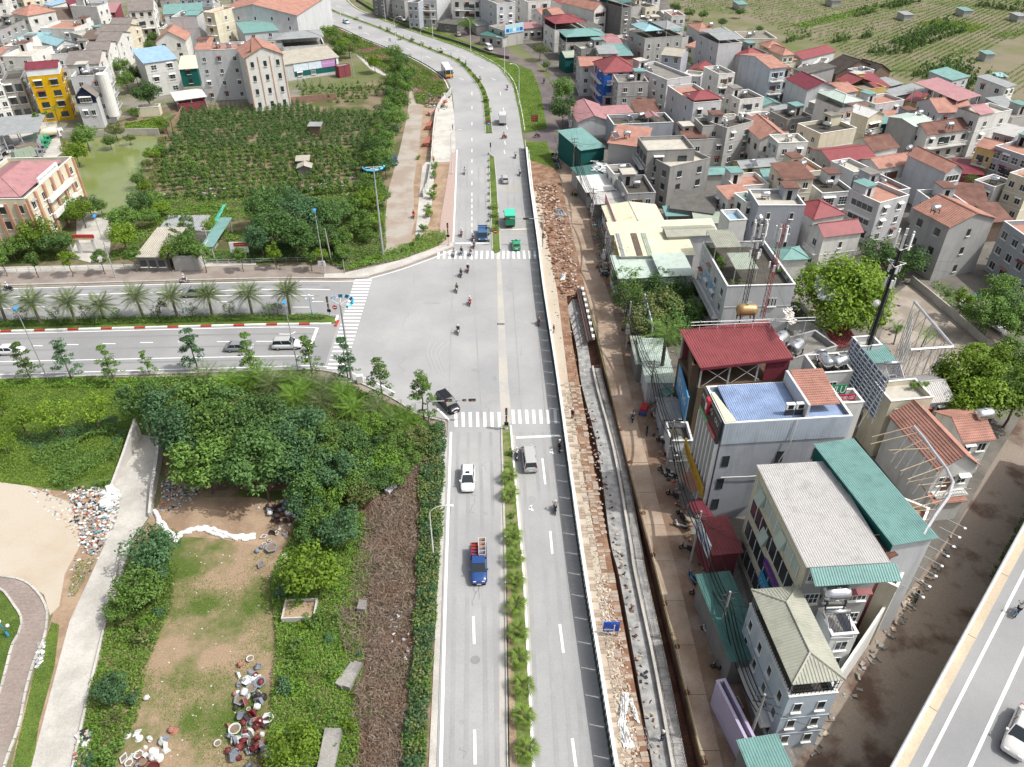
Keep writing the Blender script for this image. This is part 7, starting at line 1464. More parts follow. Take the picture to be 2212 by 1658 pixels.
for i,(x0,x1,y0,y1,z0,z1)in enumerate([(-3.35,-.8,.02,.85,.95,1.75),(-2.85,-1.0,-.85,-.05,.95,1.5)]):
 k=MB();k.box(x0,x1,y0,y1,z0,z0+.06);k.box(x0,x1,y0,y0+.05,z0,z1);k.box(x0,x1,y1-.05,y1,z0,z1);k.build('cabinet_side',m_cr if i==0 else m_rf,cg)
 for j in range(5):X=x0+(x1-x0)*j/4.001;k=MB();k.box(X,X+.05,y0+.05,y1-.05,z0+.06,z1-.02);k.build('shelf',m_cr if i==0 else m_rf,cg)
 k=MB();k.box(x0+.05,x1-.05,y0+.06,y1-.06,z0+.07,z0+.3);k.build('drawer',m_rf,cg)
truck(1012,1800,(1012,1830),'covered truck just entering the frame at the bottom edge',5.5,2.0,pw,mat('tarp_dark_green',(.05,.065,.045),.8,.2),2.7)
for i,(u,v,u2,v2,lab,kd,mm,cm)in enumerate([(113,300,130,297,'cream tanker truck parked behind the grey lean-to roof','tank',mat('tank_cream',(.6,.55,.42),.5,.1),pw),(22,326,30,340,'white truck cab parked under the edge of the grey lean-to','box',ps,pw),(6,340,-10,352,'silver tanker at the left edge of the truck yard','tank',m_steel,ps),(82,316,110,308,'pale green refuse truck farthest in its parked row','refuse',paint('refuse_green',(.25,.38,.28)),pg),(76,326,105,318,'grey green refuse truck second in its parked row','refuse',paint('refuse_grey',(.30,.34,.31)),pg),(70,336,99,328,'rusty brown refuse truck third in its parked row','refuse',paint('refuse_brown',(.22,.17,.14)),pgr),(64,346,93,338,'dusty green refuse truck nearest in its parked row','refuse',paint('refuse_dusty',(.26,.32,.24)),pgr)]):
 truck(u,v,(u2,v2),lab,7.0,2.3,cm,mm,2.9,kd)
bp_=P(966,163);ba=heading((955,140),(985,186));bus=empty('city_bus',(bp_.x,bp_.y,.07),ba,'white city bus with yellow and red front rounding the bend','bus');BL,BW,BH=9.6,2.5,3.1
k=MB();k.hexa([(-BL/2,-BW/2,.35),(BL/2,-BW/2,.35),(BL/2,BW/2,.35),(-BL/2,BW/2,.35)],[(-BL/2+.05,-BW/2*.97,BH-.12),(BL/2-.1,-BW/2*.97,BH-.12),(BL/2-.1,BW/2*.97,BH-.12),(-BL/2+.05,BW/2*.97,BH-.12)]);k.build('body',pw,bus)
k=MB();k.hexa([(-BL/2+.05,-BW/2*.97,BH-.12),(BL/2-.1,-BW/2*.97,BH-.12),(BL/2-.1,BW/2*.97,BH-.12),(-BL/2+.05,BW/2*.97,BH-.12)],[(-BL/2+.2,-BW/2*.85,BH),(BL/2-.3,-BW/2*.85,BH),(BL/2-.3,BW/2*.85,BH),(-BL/2+.2,BW/2*.85,BH)]);k.build('roof',pw,bus)
for s in(-1,1):
 for i in range(7):k=MB();x=-BL/2+.5+i*1.25;k.box(x,x+1.1,s*BW/2-.03,s*BW/2+.02,1.5,2.5);k.build('window',m_cglass,bus)
 k=MB();k.box(-BL/2+.3,BL/2-.5,s*BW/2-.02,s*BW/2+.025,.9,1.4);k.build('advert_panel',pk_ if s<0 else mat('advert_orange',(.5,.22,.04),.5),bus)
 for x in(-BL*.28,BL*.3):wheel(bus,x,s*(BW/2-.17),.47,.3)
 k=MB();k.box(BL/2+.1,BL/2+.2,s*(BW/2+.12)-.08,s*(BW/2+.12)+.08,1.7,2.2);k.build('mirror',m_black,bus)
k=MB();k.box(BL/2-.04,BL/2+.03,-BW/2*.9,BW/2*.9,1.45,2.75);k.build('windscreen',m_cglass,bus)
k=MB();k.box(BL/2-.02,BL/2+.04,-BW/2*.97,BW/2*.97,.75,1.4);k.build('front_panel',mat('bus_yellow',(.62,.38,.03),.4,.05),bus)
k=MB();k.box(BL/2-.02,BL/2+.06,-BW/2*.97,BW/2*.97,.35,.73);k.build('bumper',mat('bus_red',(.35,.02,.02),.4,.05),bus)
k=MB();k.box(-1.5,.2,-.7,.7,BH,BH+.18);k.box(1.6,2.4,-.5,.5,BH,BH+.1);k.build('roof_vent',m_whitep,bus)
def skin_mesh(name,joints,edges,rad,sub=1,root=0):
 bm=bmesh.new();ly=bm.verts.layers.skin.verify();vs_=[bm.verts.new(j)for j in joints];bm.verts.ensure_lookup_table()
 for i,v in enumerate(vs_):v[ly].radius=(rad[i],rad[i]);v[ly].use_root=(i==root)
 for a,b in edges:bm.edges.new((vs_[a],vs_[b]))
 me=bpy.data.meshes.new('sk');bm.to_mesh(me);bm.free();o=bpy.data.objects.new('sk',me);COL.objects.link(o)
 o.modifiers.new('s','SKIN');
 if sub:q=o.modifiers.new('u','SUBSURF');q.levels=sub;q.render_levels=sub
 dg=bpy.context.evaluated_depsgraph_get();out=bpy.data.meshes.new_from_object(o.evaluated_get(dg));out.name=name;bpy.data.objects.remove(o);bpy.data.meshes.remove(me)
 out.polygons.foreach_set('use_smooth',[True]*len(out.polygons));return out
def person_meshes(pose):
 if pose=='ride':
  T=[(-.12,0,.86),(-.06,0,1.06),(0,0,1.28),(.02,0,1.42),(.05,0,1.53),(.07,0,1.64)]
  arm=[(-.0,.17,1.33),(.17,.25,1.1),(.42,.27,1.06)];leg=[(-.08,.1,.84),(.34,.17,.74),(.24,.16,.36),(.4,.16,.28)]
 else:
  T=[(0,0,.95),(0,0,1.12),(0,0,1.34),(0,0,1.48),(.01,0,1.58),(.02,0,1.69)]
  arm=[(0,.18,1.4),(-.02,.23,1.12),(.06,.24,.86)];leg=[(0,.09,.93),(.03,.1,.5),(0,.1,.08),(.14,.11,.04)]
 J,E,Rr=list(T),[(i,i+1)for i in range(5)],[.135,.125,.14,.055,.085,.09]
 for s in(1,-1):
  b=len(J);J+=[(x,y*s,z)for x,y,z in arm];Rr+=[.06,.045,.035];E+=[(2,b),(b,b+1),(b+1,b+2)]
  h=b+2
  for f in range(5):
   x,y,z=arm[2];J.append((x+.07+.015*(1.5-abs(f-1.5))if f<4 else x+.035,(y+(f-1.5)*.02 if f<4 else y-.045)*s,z-.02));Rr.append(.01);E.append((h,len(J)-1))
  b=len(J);J+=[(x,y*s,z)for x,y,z in leg];Rr+=[.09,.065,.045,.035];E+=[(0,b),(b,b+1),(b+1,b+2),(b+2,b+3)]
 body=skin_mesh('body',J,E,Rr)
 SJ,SE,SR=[T[0],T[1],T[2]],[(0,1),(1,2)],[.15,.145,.16]
 for s in(1,-1):b=len(SJ);SJ+=[(x,y*s,z)for x,y,z in(arm[0],arm[1])];SR+=[.075,.06];SE+=[(2,b),(b,b+1)]
 shirt=skin_mesh('shirt',SJ,SE,SR)
 LJ,LE,LR=[T[0]],[],[.15]
 for s in(1,-1):b=len(LJ);LJ+=[(x,y*s,z)for x,y,z in leg[:3]];LR+=[.105,.08,.06];LE+=[(0,b),(b,b+1),(b+1,b+2)]
 tro=skin_mesh('trousers',LJ,LE,LR)
 hx,hy,hz_=T[5];k=MB();k.lathe([(.125,-.03),(.135,.02),(.12,.08),(.07,.125),(0,.14)],(hx-.01,hy,hz_),12);k.box(hx+.08,hx+.19,-.07,.07,hz_-.01,hz_+.01);hel=k.mesh('helmet')
 k=MB();k.box(hx+.075,hx+.1,-.045,-.02,hz_-.06,hz_-.04);k.box(hx+.075,hx+.1,.02,.045,hz_-.06,hz_-.04);k.box(hx+.08,hx+.115,-.012,.012,hz_-.1,hz_-.06);k.box(hx+.07,hx+.095,-.025,.025,hz_-.14,hz_-.125);face=k.mesh('face')
 return body,shirt,tro,hel,face
PM={q:person_meshes(q)for q in('ride','stand')}
m_skin=mat('skin',(.36,.21,.14),.6,.05);m_face=mat('face_features',(.05,.03,.025),.7,.1)
def cl(name,c):return mat('cloth_'+name,c,.85,.12,3)
for q in PM.values():
 q[0].materials.append(m_skin);q[4].materials.append(m_face)
 for m_ in q[1:4]:m_.materials.append(cl('base',(.3,.3,.3)))
def person(pose,loc,rz,label,shirt,trs,helm,z=0.0,group=None):
 b,s,t,h,f=PM[pose];r=empty('person',(loc[0],loc[1],z),rz,label,'person',group);r.scale=(1.04,)*3
 bo=link('body',b,None,r);link('face',f,None,bo)
 for nm,me,mm in(('shirt',s,shirt),('trousers',t,trs),('helmet',h,helm)):o=link(nm,me,None,r);omat(o,0,mm)
 return r
def bike_parts():
 out=[]
 k=MB();k.lathe([(.2,-.05),(.28,-.045),(.29,0),(.28,.045),(.2,.05)],(0,0,0),14,0,'y');out.append(('wheel',k.mesh('wheel'),m_tyre))
 k=MB();loft([(-.85,.55,.75,.05),(-.6,.5,.78,.13),(-.1,.42,.74,.14),(.05,.3,.42,.15),(.35,.28,.40,.15),(.45,.35,.85,.14),(.55,.5,1.0,.10),(.62,.65,.95,.04)],body_ring,k);out.append(('fairing',k.mesh('fairing'),None))
 k=MB();k.hexa([(-.75,-.1,.77),(0,-.12,.77),(0,.12,.77),(-.75,.1,.77)],[(-.72,-.09,.86),(-.02,-.1,.83),(-.02,.1,.83),(-.72,.09,.86)]);out.append(('seat',k.mesh('seat'),m_black))
 k=MB();k.tube((.5,0,.9),(.44,0,1.05),.03,n=5);k.tube((.42,-.34,1.08),(.42,.34,1.08),.018,n=5);k.tube((.68,-.07,.3),(.52,-.07,.75),.025,n=5);k.tube((.68,.07,.3),(.52,.07,.75),.025,n=5);k.box(-.6,.0,-.05,.05,.25,.5);k.tube((-.75,.14,.3),(-.2,.14,.28),.04,n=6);out.append(('frame',k.mesh('frame'),m_dark))
 k=MB();k.box(.6,.66,-.07,.07,.82,.94);out.append(('headlight',k.mesh('headlight'),m_head))
 for s in(-1,1):k=MB();k.tube((.44,s*.26,1.08),(.42,s*.34,1.2),.008,n=4);k.box(.4,.43,s*.34-.05,s*.34+.05,1.17,1.26);out.append(('mirror',k.mesh('mirror'),m_black))
 for nm,me,mm in out:me.materials.append(mm or m_black)
 return out
BP=bike_parts()
def bike(loc,rz,label,m,z=0.0,group=None):
 r=empty('motorbike',(loc[0],loc[1],z),rz,label,'motorbike',group)
 for nm,me,mm in BP:
  if nm=='wheel':
   for x in(-.62,.66):link('wheel',me,None,r,(x,0,.29))
  else:
   o=link(nm,me,None,r)
   if mm is None:omat(o,0,m)
 return r
cW,cB,cG,cO,cR,cD=cl('white',(.62,.63,.64)),cl('black',(.02,.02,.022)),cl('grey',(.28,.29,.31)),cl('olive',(.10,.12,.06)),cl('red',(.38,.03,.03)),cl('denim',(.05,.07,.13));cBr=cl('brown',(.22,.13,.08));cP=cl('pink',(.6,.2,.28));cBl=cl('blue',(.08,.2,.4))
bR,bW,bK,bB=paint('bike_red',(.38,.02,.02)),paint('bike_white',(.6,.6,.6)),paint('bike_black',(.015,.015,.017)),paint('bike_blue',(.04,.2,.42))
def rider(u,v,ahead,what,where,bm_,shirt,trs,helm,z=0.0,rz=None,loc=None):
 p=loc or P(u,v,z);a=rz if rz is not None else heading((u,v),ahead,z)
 bike(p,a,f"{what.split('|')[1]} motorbike {where}",bm_,z+.07);person('ride',p,a,f"rider in {what.split('|')[0]} {where}",shirt,trs,helm,z+.07,'motorbike riders')
S_=lambda u,v:(u,v+14)
N_=lambda u,v:(u-1.2,v-14)
for u,v,d,what,where,bm_,sh,tr_,hm in[(997,511,S_,'a white top and white helmet|red','just above the northern stop line',bR,cW,cD,cW),(1021.5,520,S_,'a pale top|dark','beside the blue light truck',bK,cW,cD,cW),(1024,536,S_,'a grey top|red','ahead of the blue light truck',bR,cG,cD,cW),(981,554,S_,'a white top|white','at the left end of the northern crosswalk',bW,cW,cG,cR),(997,551,S_,'black|pale blue','in the middle of the northern crosswalk',bB,cB,cB,cB),(1017,553,S_,'a grey top and red helmet|grey','right of centre on the northern crosswalk',bW,cG,cD,cR),(1011,588,S_,'black with a white helmet|red and white','right of the pair below the northern crosswalk',bR,cB,cD,cW),(996,598,S_,'dark olive|dark','left of the pair below the northern crosswalk',bK,cO,cB,cO),(987,631,S_,'a green jacket|white','in the upper part of the junction',bW,cO,cD,cO),(1015,659,S_,'a white shirt and red trousers|red','in the centre of the junction',bR,cW,cR,cW),(990,721,S_,'a black shirt and white helmet|white','in the lower part of the junction',bW,cB,cD,cW),(1116,990,N_,'a pale blue top|white','squeezed between median and silver minivan',bW,cW,cD,cW),(1208,973,N_,'black in the hoarding shade|black','in the hoarding shade right of the minivan',bK,cB,cB,cW),(1199,1105,N_,'a grey jacket with pink trim|dark','on the lane beside the hoarding shade',bK,cG,cB,cW),(1164,702,N_,'a brown top and pale helmet|red','beside the hoarding shade in the junction',bR,cBr,cD,cO),(1113.5,342,N_,'a white top|dark','near the upper end of the hoarding',bK,cW,cD,cW),(1123,380,N_,'a pale top and white helmet|black','in the shade beside the small silver car',bK,cW,cD,cW),(1096,195,N_,'a red top|white','on the outer lane of the bend',bW,cR,cB,cW),(1004,377,S_,'a white top|pale','alone on the north left carriageway',bW,cW,cG,cB),(662,9,S_,'dark clothes|dark','at the far top of the curve',bK,cB,cB,cW),(1175,181,N_,'dark clothes|black','on the shaded old street',bK,cB,cB,cB),(1210,324,S_,'a pale top|grey','at the corner of the red street',bW,cG,cD,cB),(1226,303,S_,'dark clothes and black helmet|black','in the mouth of the shady alley',bK,cB,cB,cB),(894,471,S_,'red|red','on the pink lane',bR,cR,cR,cR),(1366,908,S_,'a white top and yellow helmet|black','on the red concrete street',bK,cW,cD,cO)]:
 rider(u,v,d(u,v),what,where,bm_,sh,tr_,hm)
rider(1089,301,(1075,303),'dark clothes|red','turning through the gap of the north median',bR,cB,cB,cB);rider(1160,298,(1145,298),'a blue top|crimson','crossing below the grass bank',bR,cBl,cB,cBl)
rider(20,629,(5,629),'a white top|dark','at the left edge of the upper cross road',bK,cW,cD,cW);rider(399,612,(415,611),'a white top and white helmet|silver','on the upper cross road by the verge',bW,cW,cB,cW)
rider(351,664,(340,664),'dark clothes|black','behind the date palms on the cross road',bK,cB,cB,cB)
dpos=P(2196,1326,dz);rider(0,0,None,'a white shirt and green helmet|pale blue','on the elevated road',bB,cW,cB,cl('mint',(.25,.5,.4)),dz,da+math.pi,(dpos.x,dpos.y))
for i,(u,v,a,m_)in enumerate([(1197,338,.3,bK),(1199,346,.3,bW),(1202,353,.2,bK),(1205,360,.2,bB),(1207,367,.3,bK),(1296,583,2.6,bK),(1303,591,2.7,bW),(1306,600,2.6,bK),(1397,937,1.4,bK),(1434,1022,2.6,bK),(1441,1030,2.4,bW),(1449,1034,2.8,bK),(1517,1330,1.7,bW),(1978,1296,1.0,bK),(1240,425,2.5,bK),(1470,1120,2.0,bK),(1495,1255,1.8,bB),(480,128,0,bR)]):
 bike(P(u,v,0),a,['black','white','blue','red'][[bK,bW,bB,bR].index(m_)]+f" motorbike parked by the roadside, {ORD[i]} parked bike from the far end",m_,.06,'parked motorbikes')
for i,(u,v,a,sh,lab)in enumerate([(937,352,-1.5,cl('yellow',(.6,.5,.15)),'worker in a yellow top beside the curved site hoarding'),(1196,720,0,cB,'dark clad worker standing on the dug up verge'),(1236,905,1,cB,'dark clad figure beside the hoarding near the southern crosswalk'),(1432,1590,2,cB,'worker in black bending over the wet drain slab'),(1490,905,0,cR,'person in red outside the shops'),(978,300-18,0,cO,'person in khaki by the concrete apron')]):
 person('stand',P(u,v),a,lab,sh,cD if i%2 else cB,cW,.05 if i!=3 else-1.0,'people on foot')
st_c=empty('street_cart',P(1390,893),1.2,'blue loaded vendor tricycle at the side of the red street','cart')
k=MB();k.box(-.9,.9,-.5,.5,.5,.9);k.build('cargo_box',m_bluep,st_c);k=MB();k.box(-.8,.8,-.45,.45,.9,1.3);k.build('load',cR,st_c)
for x,y in((-.6,-.45),(-.6,.45),(1.2,0)):link('wheel',BP[0][1],None,st_c,(x,y,.29))
m_pole=mat('pole_grey',(.42,.43,.43),.45,.05,metal=.3);m_polew=mat('pole_white',(.68,.68,.66),.5,.04);m_cpole=mat('concrete_pole',(.36,.34,.31),.9,.12,2)
def top_h(u,v,vt):p=P(u,v);return hz(p.x,p.y,vt)
def cobra(u,v,vt,dx,label,arm=2.0,h=None):
 p=P(u,v);H=h or top_h(u,v,vt);r=empty('street_lamp',(p.x,p.y,0),0,label,'street lamp','white street lamps along the main road')
 k=MB();k.tube((0,0,0),(0,0,H*.86),.11,.06,8);pts=[Vector((0,0,H*.86))]
 for i in range(1,6):t=i/5;pts.append(Vector((dx*arm*t**1.5,0,H*.86+H*.14*math.sin(t*math.pi/2))))
 k.path(pts,.05,6);k.build('pole',m_polew,r);e=pts[-1]
 k=MB();k.hexa([(e.x-.05*dx,-.1,e.z-.06),(e.x+.7*dx,-.16,e.z-.1),(e.x+.7*dx,.16,e.z-.1),(e.x-.05*dx,.1,e.z-.06)],[(e.x-.05*dx,-.08,e.z+.05),(e.x+.65*dx,-.12,e.z+.05),(e.x+.65*dx,.12,e.z+.05),(e.x-.05*dx,.08,e.z+.05)]);k.build('lamp_head',m_whitep,r)
 k=MB();k.box(-.2,.2,-.2,.2,0,.25);k.build('base',m_conc,r)
for a in[(937,1209,1092,1,'white curved street lamp rising from the oleander hedge'),(739,61,-8,1,'white street lamp on the outer bend nearest the pale blue sedan'),(855,93,36,1,'white street lamp in front of the far curve above the embankment'),(912,136,60,1,'white street lamp on the embankment behind the bus'),(975.5,197,110,1,'white street lamp beside the bus'),(977,377,281,1,'white street lamp in the planted strip by the apron'),(755,12,-30,-1,'white street lamp at the top edge beside the inner kerb'),(833,48,-12,-1,'white street lamp before the shaded house row'),(935,82,12,-1,'white street lamp beside the people carrier on the bank'),(1017,112,38,-1,'white street lamp by the feathery tree'),(1090,160,80,-1,'white street lamp before the blue sign corner'),(1121,227,138,-1,'white street lamp on the grass bank by the brown board')]:cobra(*a)
def postlamp(u,v,vt,label):
 p=P(u,v);H=top_h(u,v,vt);r=empty('street_lamp',(p.x,p.y,0),0,label,'street lamp','blue headed lamps of the cross road')
 k=MB();k.tube((0,0,0),(0,0,H),.1,.05,8);k.build('pole',m_pole,r);k=MB();k.hexa([(-.25,-.45,H-.1),(.25,-.45,H-.1),(.25,.35,H+.05),(-.25,.35,H+.05)],[(-.2,-.4,H+.12),(.2,-.4,H+.12),(.2,.3,H+.25),(-.2,.3,H+.25)]);k.build('lamp_head',mat('lamp_blue',(.06,.28,.55),.4,.05),r)
for a in[(250,600.6,468,'tall grey lamp with blue head in front of the old roof'),(702,593,455,'tall grey lamp with blue head at the junction corner'),(644,799.5,654,'tall grey lamp with blue head beside the white car'),(102.5,819,667,'tall grey lamp with blue head at the lower left of the cross road')]:postlamp(*a)
def mast(u,v,vt,label,n=6,sp=math.pi*1.15,a0=.3):
 p=P(u,v);H=top_h(u,v,vt);r=empty('floodlight_mast',(p.x,p.y,0),0,label,'floodlight mast');k=MB();k.tube((0,0,0),(0,0,H),.24,.11,10);k.build('pole',m_pole,r)
 k=MB();pts=[Vector((1.5*math.cos(a0-sp*i/12),1.5*math.sin(a0-sp*i/12+.0),H-.1))for i in range(13)];pts=[Vector((1.6*math.cos(a0+sp*i/12),1.6*math.sin(a0+sp*i/12),H))for i in range(13)]
 k.path(pts,.05,5);k.path([pts[0],pts[-1]],.04,5)
 for i in(0,3,6,9,12):k.tube((0,0,H-.2),pts[i],.035,n=5)
 k.build('ring_bracket',m_polew,r)
 for i in range(n):
  t=a0+sp*(i+.5)/n;c,s=math.cos(t),math.sin(t);k=MB();k.box(-.15,.15,-.34,.34,-.26,.26);o=k.build('floodlight',m_lblue,r,(1.8*c,1.8*s,H+.1));o.rotation_euler=(0,.9,t)
  k=MB();k.box(-.17,-.151,-.3,.3,-.22,.22);k.build('lens',m_glass,o)
 k=MB();k.box(-.5,.5,-.5,.5,0,.3);k.build('base',m_conc,r)
mast(760.5,824.5,655,'tall floodlight mast with blue lamps at the junction corner',6,math.pi*1.1,-.9);mast(828,554.5,362,'tall floodlight mast with blue lamps among the trees by the pink lane',6,math.pi*1.1,math.pi)
def globes(u,v,vt,label):
 p=P(u,v);H=top_h(u,v,vt);r=empty('globe_lamp',(p.x,p.y,.2),0,label,'globe lamp','blue globe lamps on the island');m_=mat('lamp_post_blue',(.05,.25,.45),.4,.05);k=MB();k.tube((0,0,0),(0,0,H-.3),.06,.04,8);k.tube((-.6,0,H-1),(.6,0,H-1),.03,n=5);k.lathe([(.16,0),(.12,.5),(.07,.7)],(0,0,0),8);k.build('post',m_,r)
 for x,z in((-.6,H-.75),(.6,H-.75),(0,H-.05)):k=MB();k.lathe([(0,-.2),(.14,-.14),(.2,0),(.14,.14),(0,.2)],(x,0,z),10);k.build('globe',m_whitep,r,smooth=True)
globes(675,684,640,'blue post with three white globes near the island tip');globes(397,677,647,'blue post with three white globes between the date palms');globes(19,1376,1345,'short blue park lamp on the lawn at the lower left')
m_sig=mat('signal_black',(.015,.015,.016),.6,.05);m_r_,m_a_,m_g_=mat('lens_red',(.25,.02,.02),.3),mat('lens_amber',(.3,.16,.02),.3),mat('lens_green',(.02,.2,.1),.3)
def sig(parent,x,y,z,horiz=False,s=1.0):
 k=MB();a,b=(.55*s,.16*s);k.box(x-(a if horiz else b),x+(a if horiz else b),y-.14,y+.1,z-(b if horiz else a),z+(b if horiz else a));h=k.build('signal_head',m_sig,parent)
 for i,mm in enumerate((m_r_,m_a_,m_g_)):
  q=(i-1)*.34*s;k=MB();k.lathe([(0,-.17),(.11*s,-.17),(.12*s,-.3),(.13*s,-.15)],(x+(q if horiz else 0),y,z-(0 if horiz else q)),8,0,'y');k.build('lens',mm,h)
sgp=P(927,915);Hs=top_h(927,915,867);r=empty('traffic_light',(sgp.x,sgp.y,0),.02,'traffic light gantry arm reaching over the left carriageway','traffic light')
k=MB();k.tube((0,0,0),(0,0,Hs),.12,.09,8);k.tube((0,0,Hs-.1),(6.9,0,Hs+.2),.09,.05,8);k.build('pole',m_pole,r)
for x in(3.0,5.2,6.3):sig(r,x,0,Hs+.12,True,.9 if x!=5.2 else .5)
p2_=P(1172,534);H2=top_h(1172,534,471);r=empty('traffic_light',(p2_.x,p2_.y,0),0,'traffic light arm reaching left over the north carriageway from the verge','traffic light')
k=MB();k.tube((0,0,0),(0,0,H2),.12,.09,8);k.tube((0,0,H2-.2),(-7.6,0,H2-.1),.08,.05,8);k.build('pole',m_pole,r);sig(r,-3.4,0,H2-.2,True);sig(r,-7.2,0,H2-.15,True);sig(r,0,-.2,2.6)
for u,v,vt,lab,n_ in((969,531,482,'black stacked traffic light on the pavement left of the northern crosswalk',2),(713,684,641,'black stacked traffic light at the tip of the planted island',2),(1094,929,882,'black traffic light on the south median by the crosswalk',2),(1060,337,309,'black twin warning light at the tip of the north median',1)):
 p=P(u,v);H=top_h(u,v,vt);r=empty('traffic_light',(p.x,p.y,0),0,lab,'traffic light');k=MB();k.tube((0,0,0),(0,0,H),.07,.06,8);k.box(-.25,.25,-.25,.25,0,.3);k.build('pole',m_pole,r);sig(r,0,-.15,H-.5);
 if n_==2:sig(r,0,-.15,H-1.8,s=.8);k=MB();k.box(-.3,.3,-.2,.0,H-3.0,H-2.5);k.build('countdown_box',m_sig,r)
def roundsign(u,v,H,m,label,barm=None,m2=None):
 p=P(u,v);r=empty('road_sign',(p.x,p.y,0),0,label,'road sign');k=MB();k.tube((0,.05,0),(0,.05,H),.04,n=6);k.build('post',m_pole,r)
 k=MB();k.lathe([(0,-.04),(.42,-.04),(.42,.0),(0,0)],(0,0,H-.4),20,0,'y');d_=k.build('disc',m,r)
 if barm:k=MB();k.box(-.28,.28,-.06,-.045,H-.47,H-.33);k.build('bar',barm,d_)
m_sgr=mat('sign_signal_red',(.45,.02,.02),.5,.05)
roundsign(1070.5,528,3.2,m_sgr,'round red no entry sign on the north median',m_whitep);roundsign(1056,288,3.0,mat('sign_signal_blue',(.02,.16,.5),.5,.05),'round blue keep sign on the north median',m_whitep);roundsign(1055.5,283,3.0,m_sgr,'round red sign behind the blue keep sign');roundsign(727,688,2.6,m_sgr,'small red sign post at the island tip',m_whitep)
for u,v,H,w_,lab in((780,77,3.4,1.4,'grey framed sign seen from behind beside the guard rail'),(843,99,2.6,.9,'small twin panel sign near the guard rail'),(745,592,3.0,.1,'bare grey post on the corner pavement')):
 p=P(u,v);r=empty('sign_post',(p.x,p.y,0),0,lab,'sign');k=MB();k.tube((-w_*.35,0,0),(-w_*.35,0,H),.05,n=6);k.tube((w_*.35,0,0),(w_*.35,0,H),.05,n=6);k.build('post',m_pole,r)
 if w_>.5:k=MB();k.box(-w_/2,w_/2,-.08,-.03,H-1.1,H);k.build('panel',m_metal,r)
r=empty('electric_cabinet',P(779,828),.1,'white electric cabinet on the corner beside the mast','cabinet');box_on(r,'casing',-.5,.5,-.3,.3,.15,1.5,m_whitep);box_on(r,'plinth',-.55,.55,-.35,.35,0,.15,m_brickw);box_on(r,'door',-.42,.42,-.33,-.3,.25,1.4,m_polew)
poles=[(1231,300,8.5),(1238,372,8.5),(1277,488,8.5),(1302,590,8.5),(1352,755,9),(1400,880,8.5),(1438,1022,9),(1492,1215,8.5),(1548,1390,8.5),(1614,1610,8.5)]
tops=[];rr0=random.Random(33)
for i,(u,v,H)in enumerate(poles):
 p=P(u,v);r=empty('utility_pole',(p.x,p.y,0),RX.uniform(-.3,.3),f'concrete utility pole with tangled cables on the shop side, {ORD[i]} from the far end','utility pole','utility poles along the red street')
 k=MB();k.tube((0,0,0),(0,0,H),.17,.11,8);k.build('pole',m_cpole,r)
 for z in(H-.4,H-1.3):k=MB();k.box(-.8,.8,-.05,.05,z,z+.08);k.build('cross_arm',m_dark,r)
 if i in(0,2,3,4,6):k=MB();k.box(-.35,.35,-.5,-.15,3.2,4.2);k.box(-.3,.3,-.45,-.15,4.4,5.0);k.build('meter_box',m_metal,r)
 tops.append((p,H))
m_cable=mat('cable_black',(.012,.012,.012),.7)
def cable(a,b,sag,r_=.03,label='',n=10,group=None):
 pts=[a.lerp(b,i/n)-Vector((0,0,sag*4*(i/n)*(1-i/n)))for i in range(n+1)];k=MB();o=a.copy();k.path([q-o for q in pts],r_,3);tag(k.build('cable',m_cable,None,o),label,'cable',group)
for i in range(len(tops)-1):
 (a,ha),(b,hb)=tops[i],tops[i+1]
 for j,(dx,dz_)in enumerate([(-.7,-.3),(.7,-.3),(-.5,-1.25),(.1,-1.6),(.5,-1.9),(0,-2.4),(.3,-2.1),(-.2,-2.8)]):
  cable(a+Vector((dx,0,ha+dz_)),b+Vector((dx,0,hb+dz_)),.5+.15*j,.02 if j<4 else .06,f'black cable sagging between the {ORD[i]} and {ORD[i+1]} utility poles',group='cables along the red street')
for i,(u,v,H,lab)in enumerate([(716,565,7,'leaning concrete pole beside the dark grove'),(765,168,8,'dark utility pole by the red sheet gate'),(457,545,6,'dark pole tangled with cables by the green awning'),(402,545,0,'')]):
 if H:p=P(u,v);r=empty('utility_pole',(p.x,p.y,0),0,lab,'utility pole');k=MB();k.tube((0,0,0),(-.3,0,H),.15,.1,8);k.build('pole',m_cpole,r);box_on(r,'cross_arm',-1,.5,-.05,.05,H-.5,H-.4,m_dark)
for i in range(len(tops)):
 a,ha=tops[i]
 for j in range(3):cable(a+Vector((0,0,ha-1-.6*j)),a+Vector((rr0.uniform(3,7),rr0.uniform(-5,6),rr0.uniform(3.5,7))),.5,.025,f'black service cable from the {ORD[i]} utility pole to the shops, {ORD[j]} strand',group='service cables of the shops')
aw_=[('orange','faded orange'),('red','red'),('lblue','sky blue'),('teal','teal'),('grey','grey'),('orange','tile coloured'),('maroon','crimson'),('lgrey','pale'),('teal','dark teal')]
for i,(u,v)in enumerate([(1290,470),(1306,530),(1352,690),(1412,860),(1440,985),(1462,1060),(1478,1120),(1262,395),(1330,610)]):
 r=empty('awning',P(u,v),-1.25,f'{aw_[i][1]} sheet awning over the shop pavement, {ORD[i]} of its scattered set','awning','awnings over the shop pavement');k=MB();k.hexa([(0,0,2.5),(3.2,0,2.5),(3.2,1.7,3.1),(0,1.7,3.1)],[(0,0,2.56),(3.2,0,2.56),(3.2,1.7,3.16),(0,1.7,3.16)]);k.build('sheet',Rf[aw_[i][0]],r)
 for x in(.1,3.1):k=MB();k.tube((x,.1,0),(x,.1,2.5),.04,n=5);k.build('post',m_metal,r)
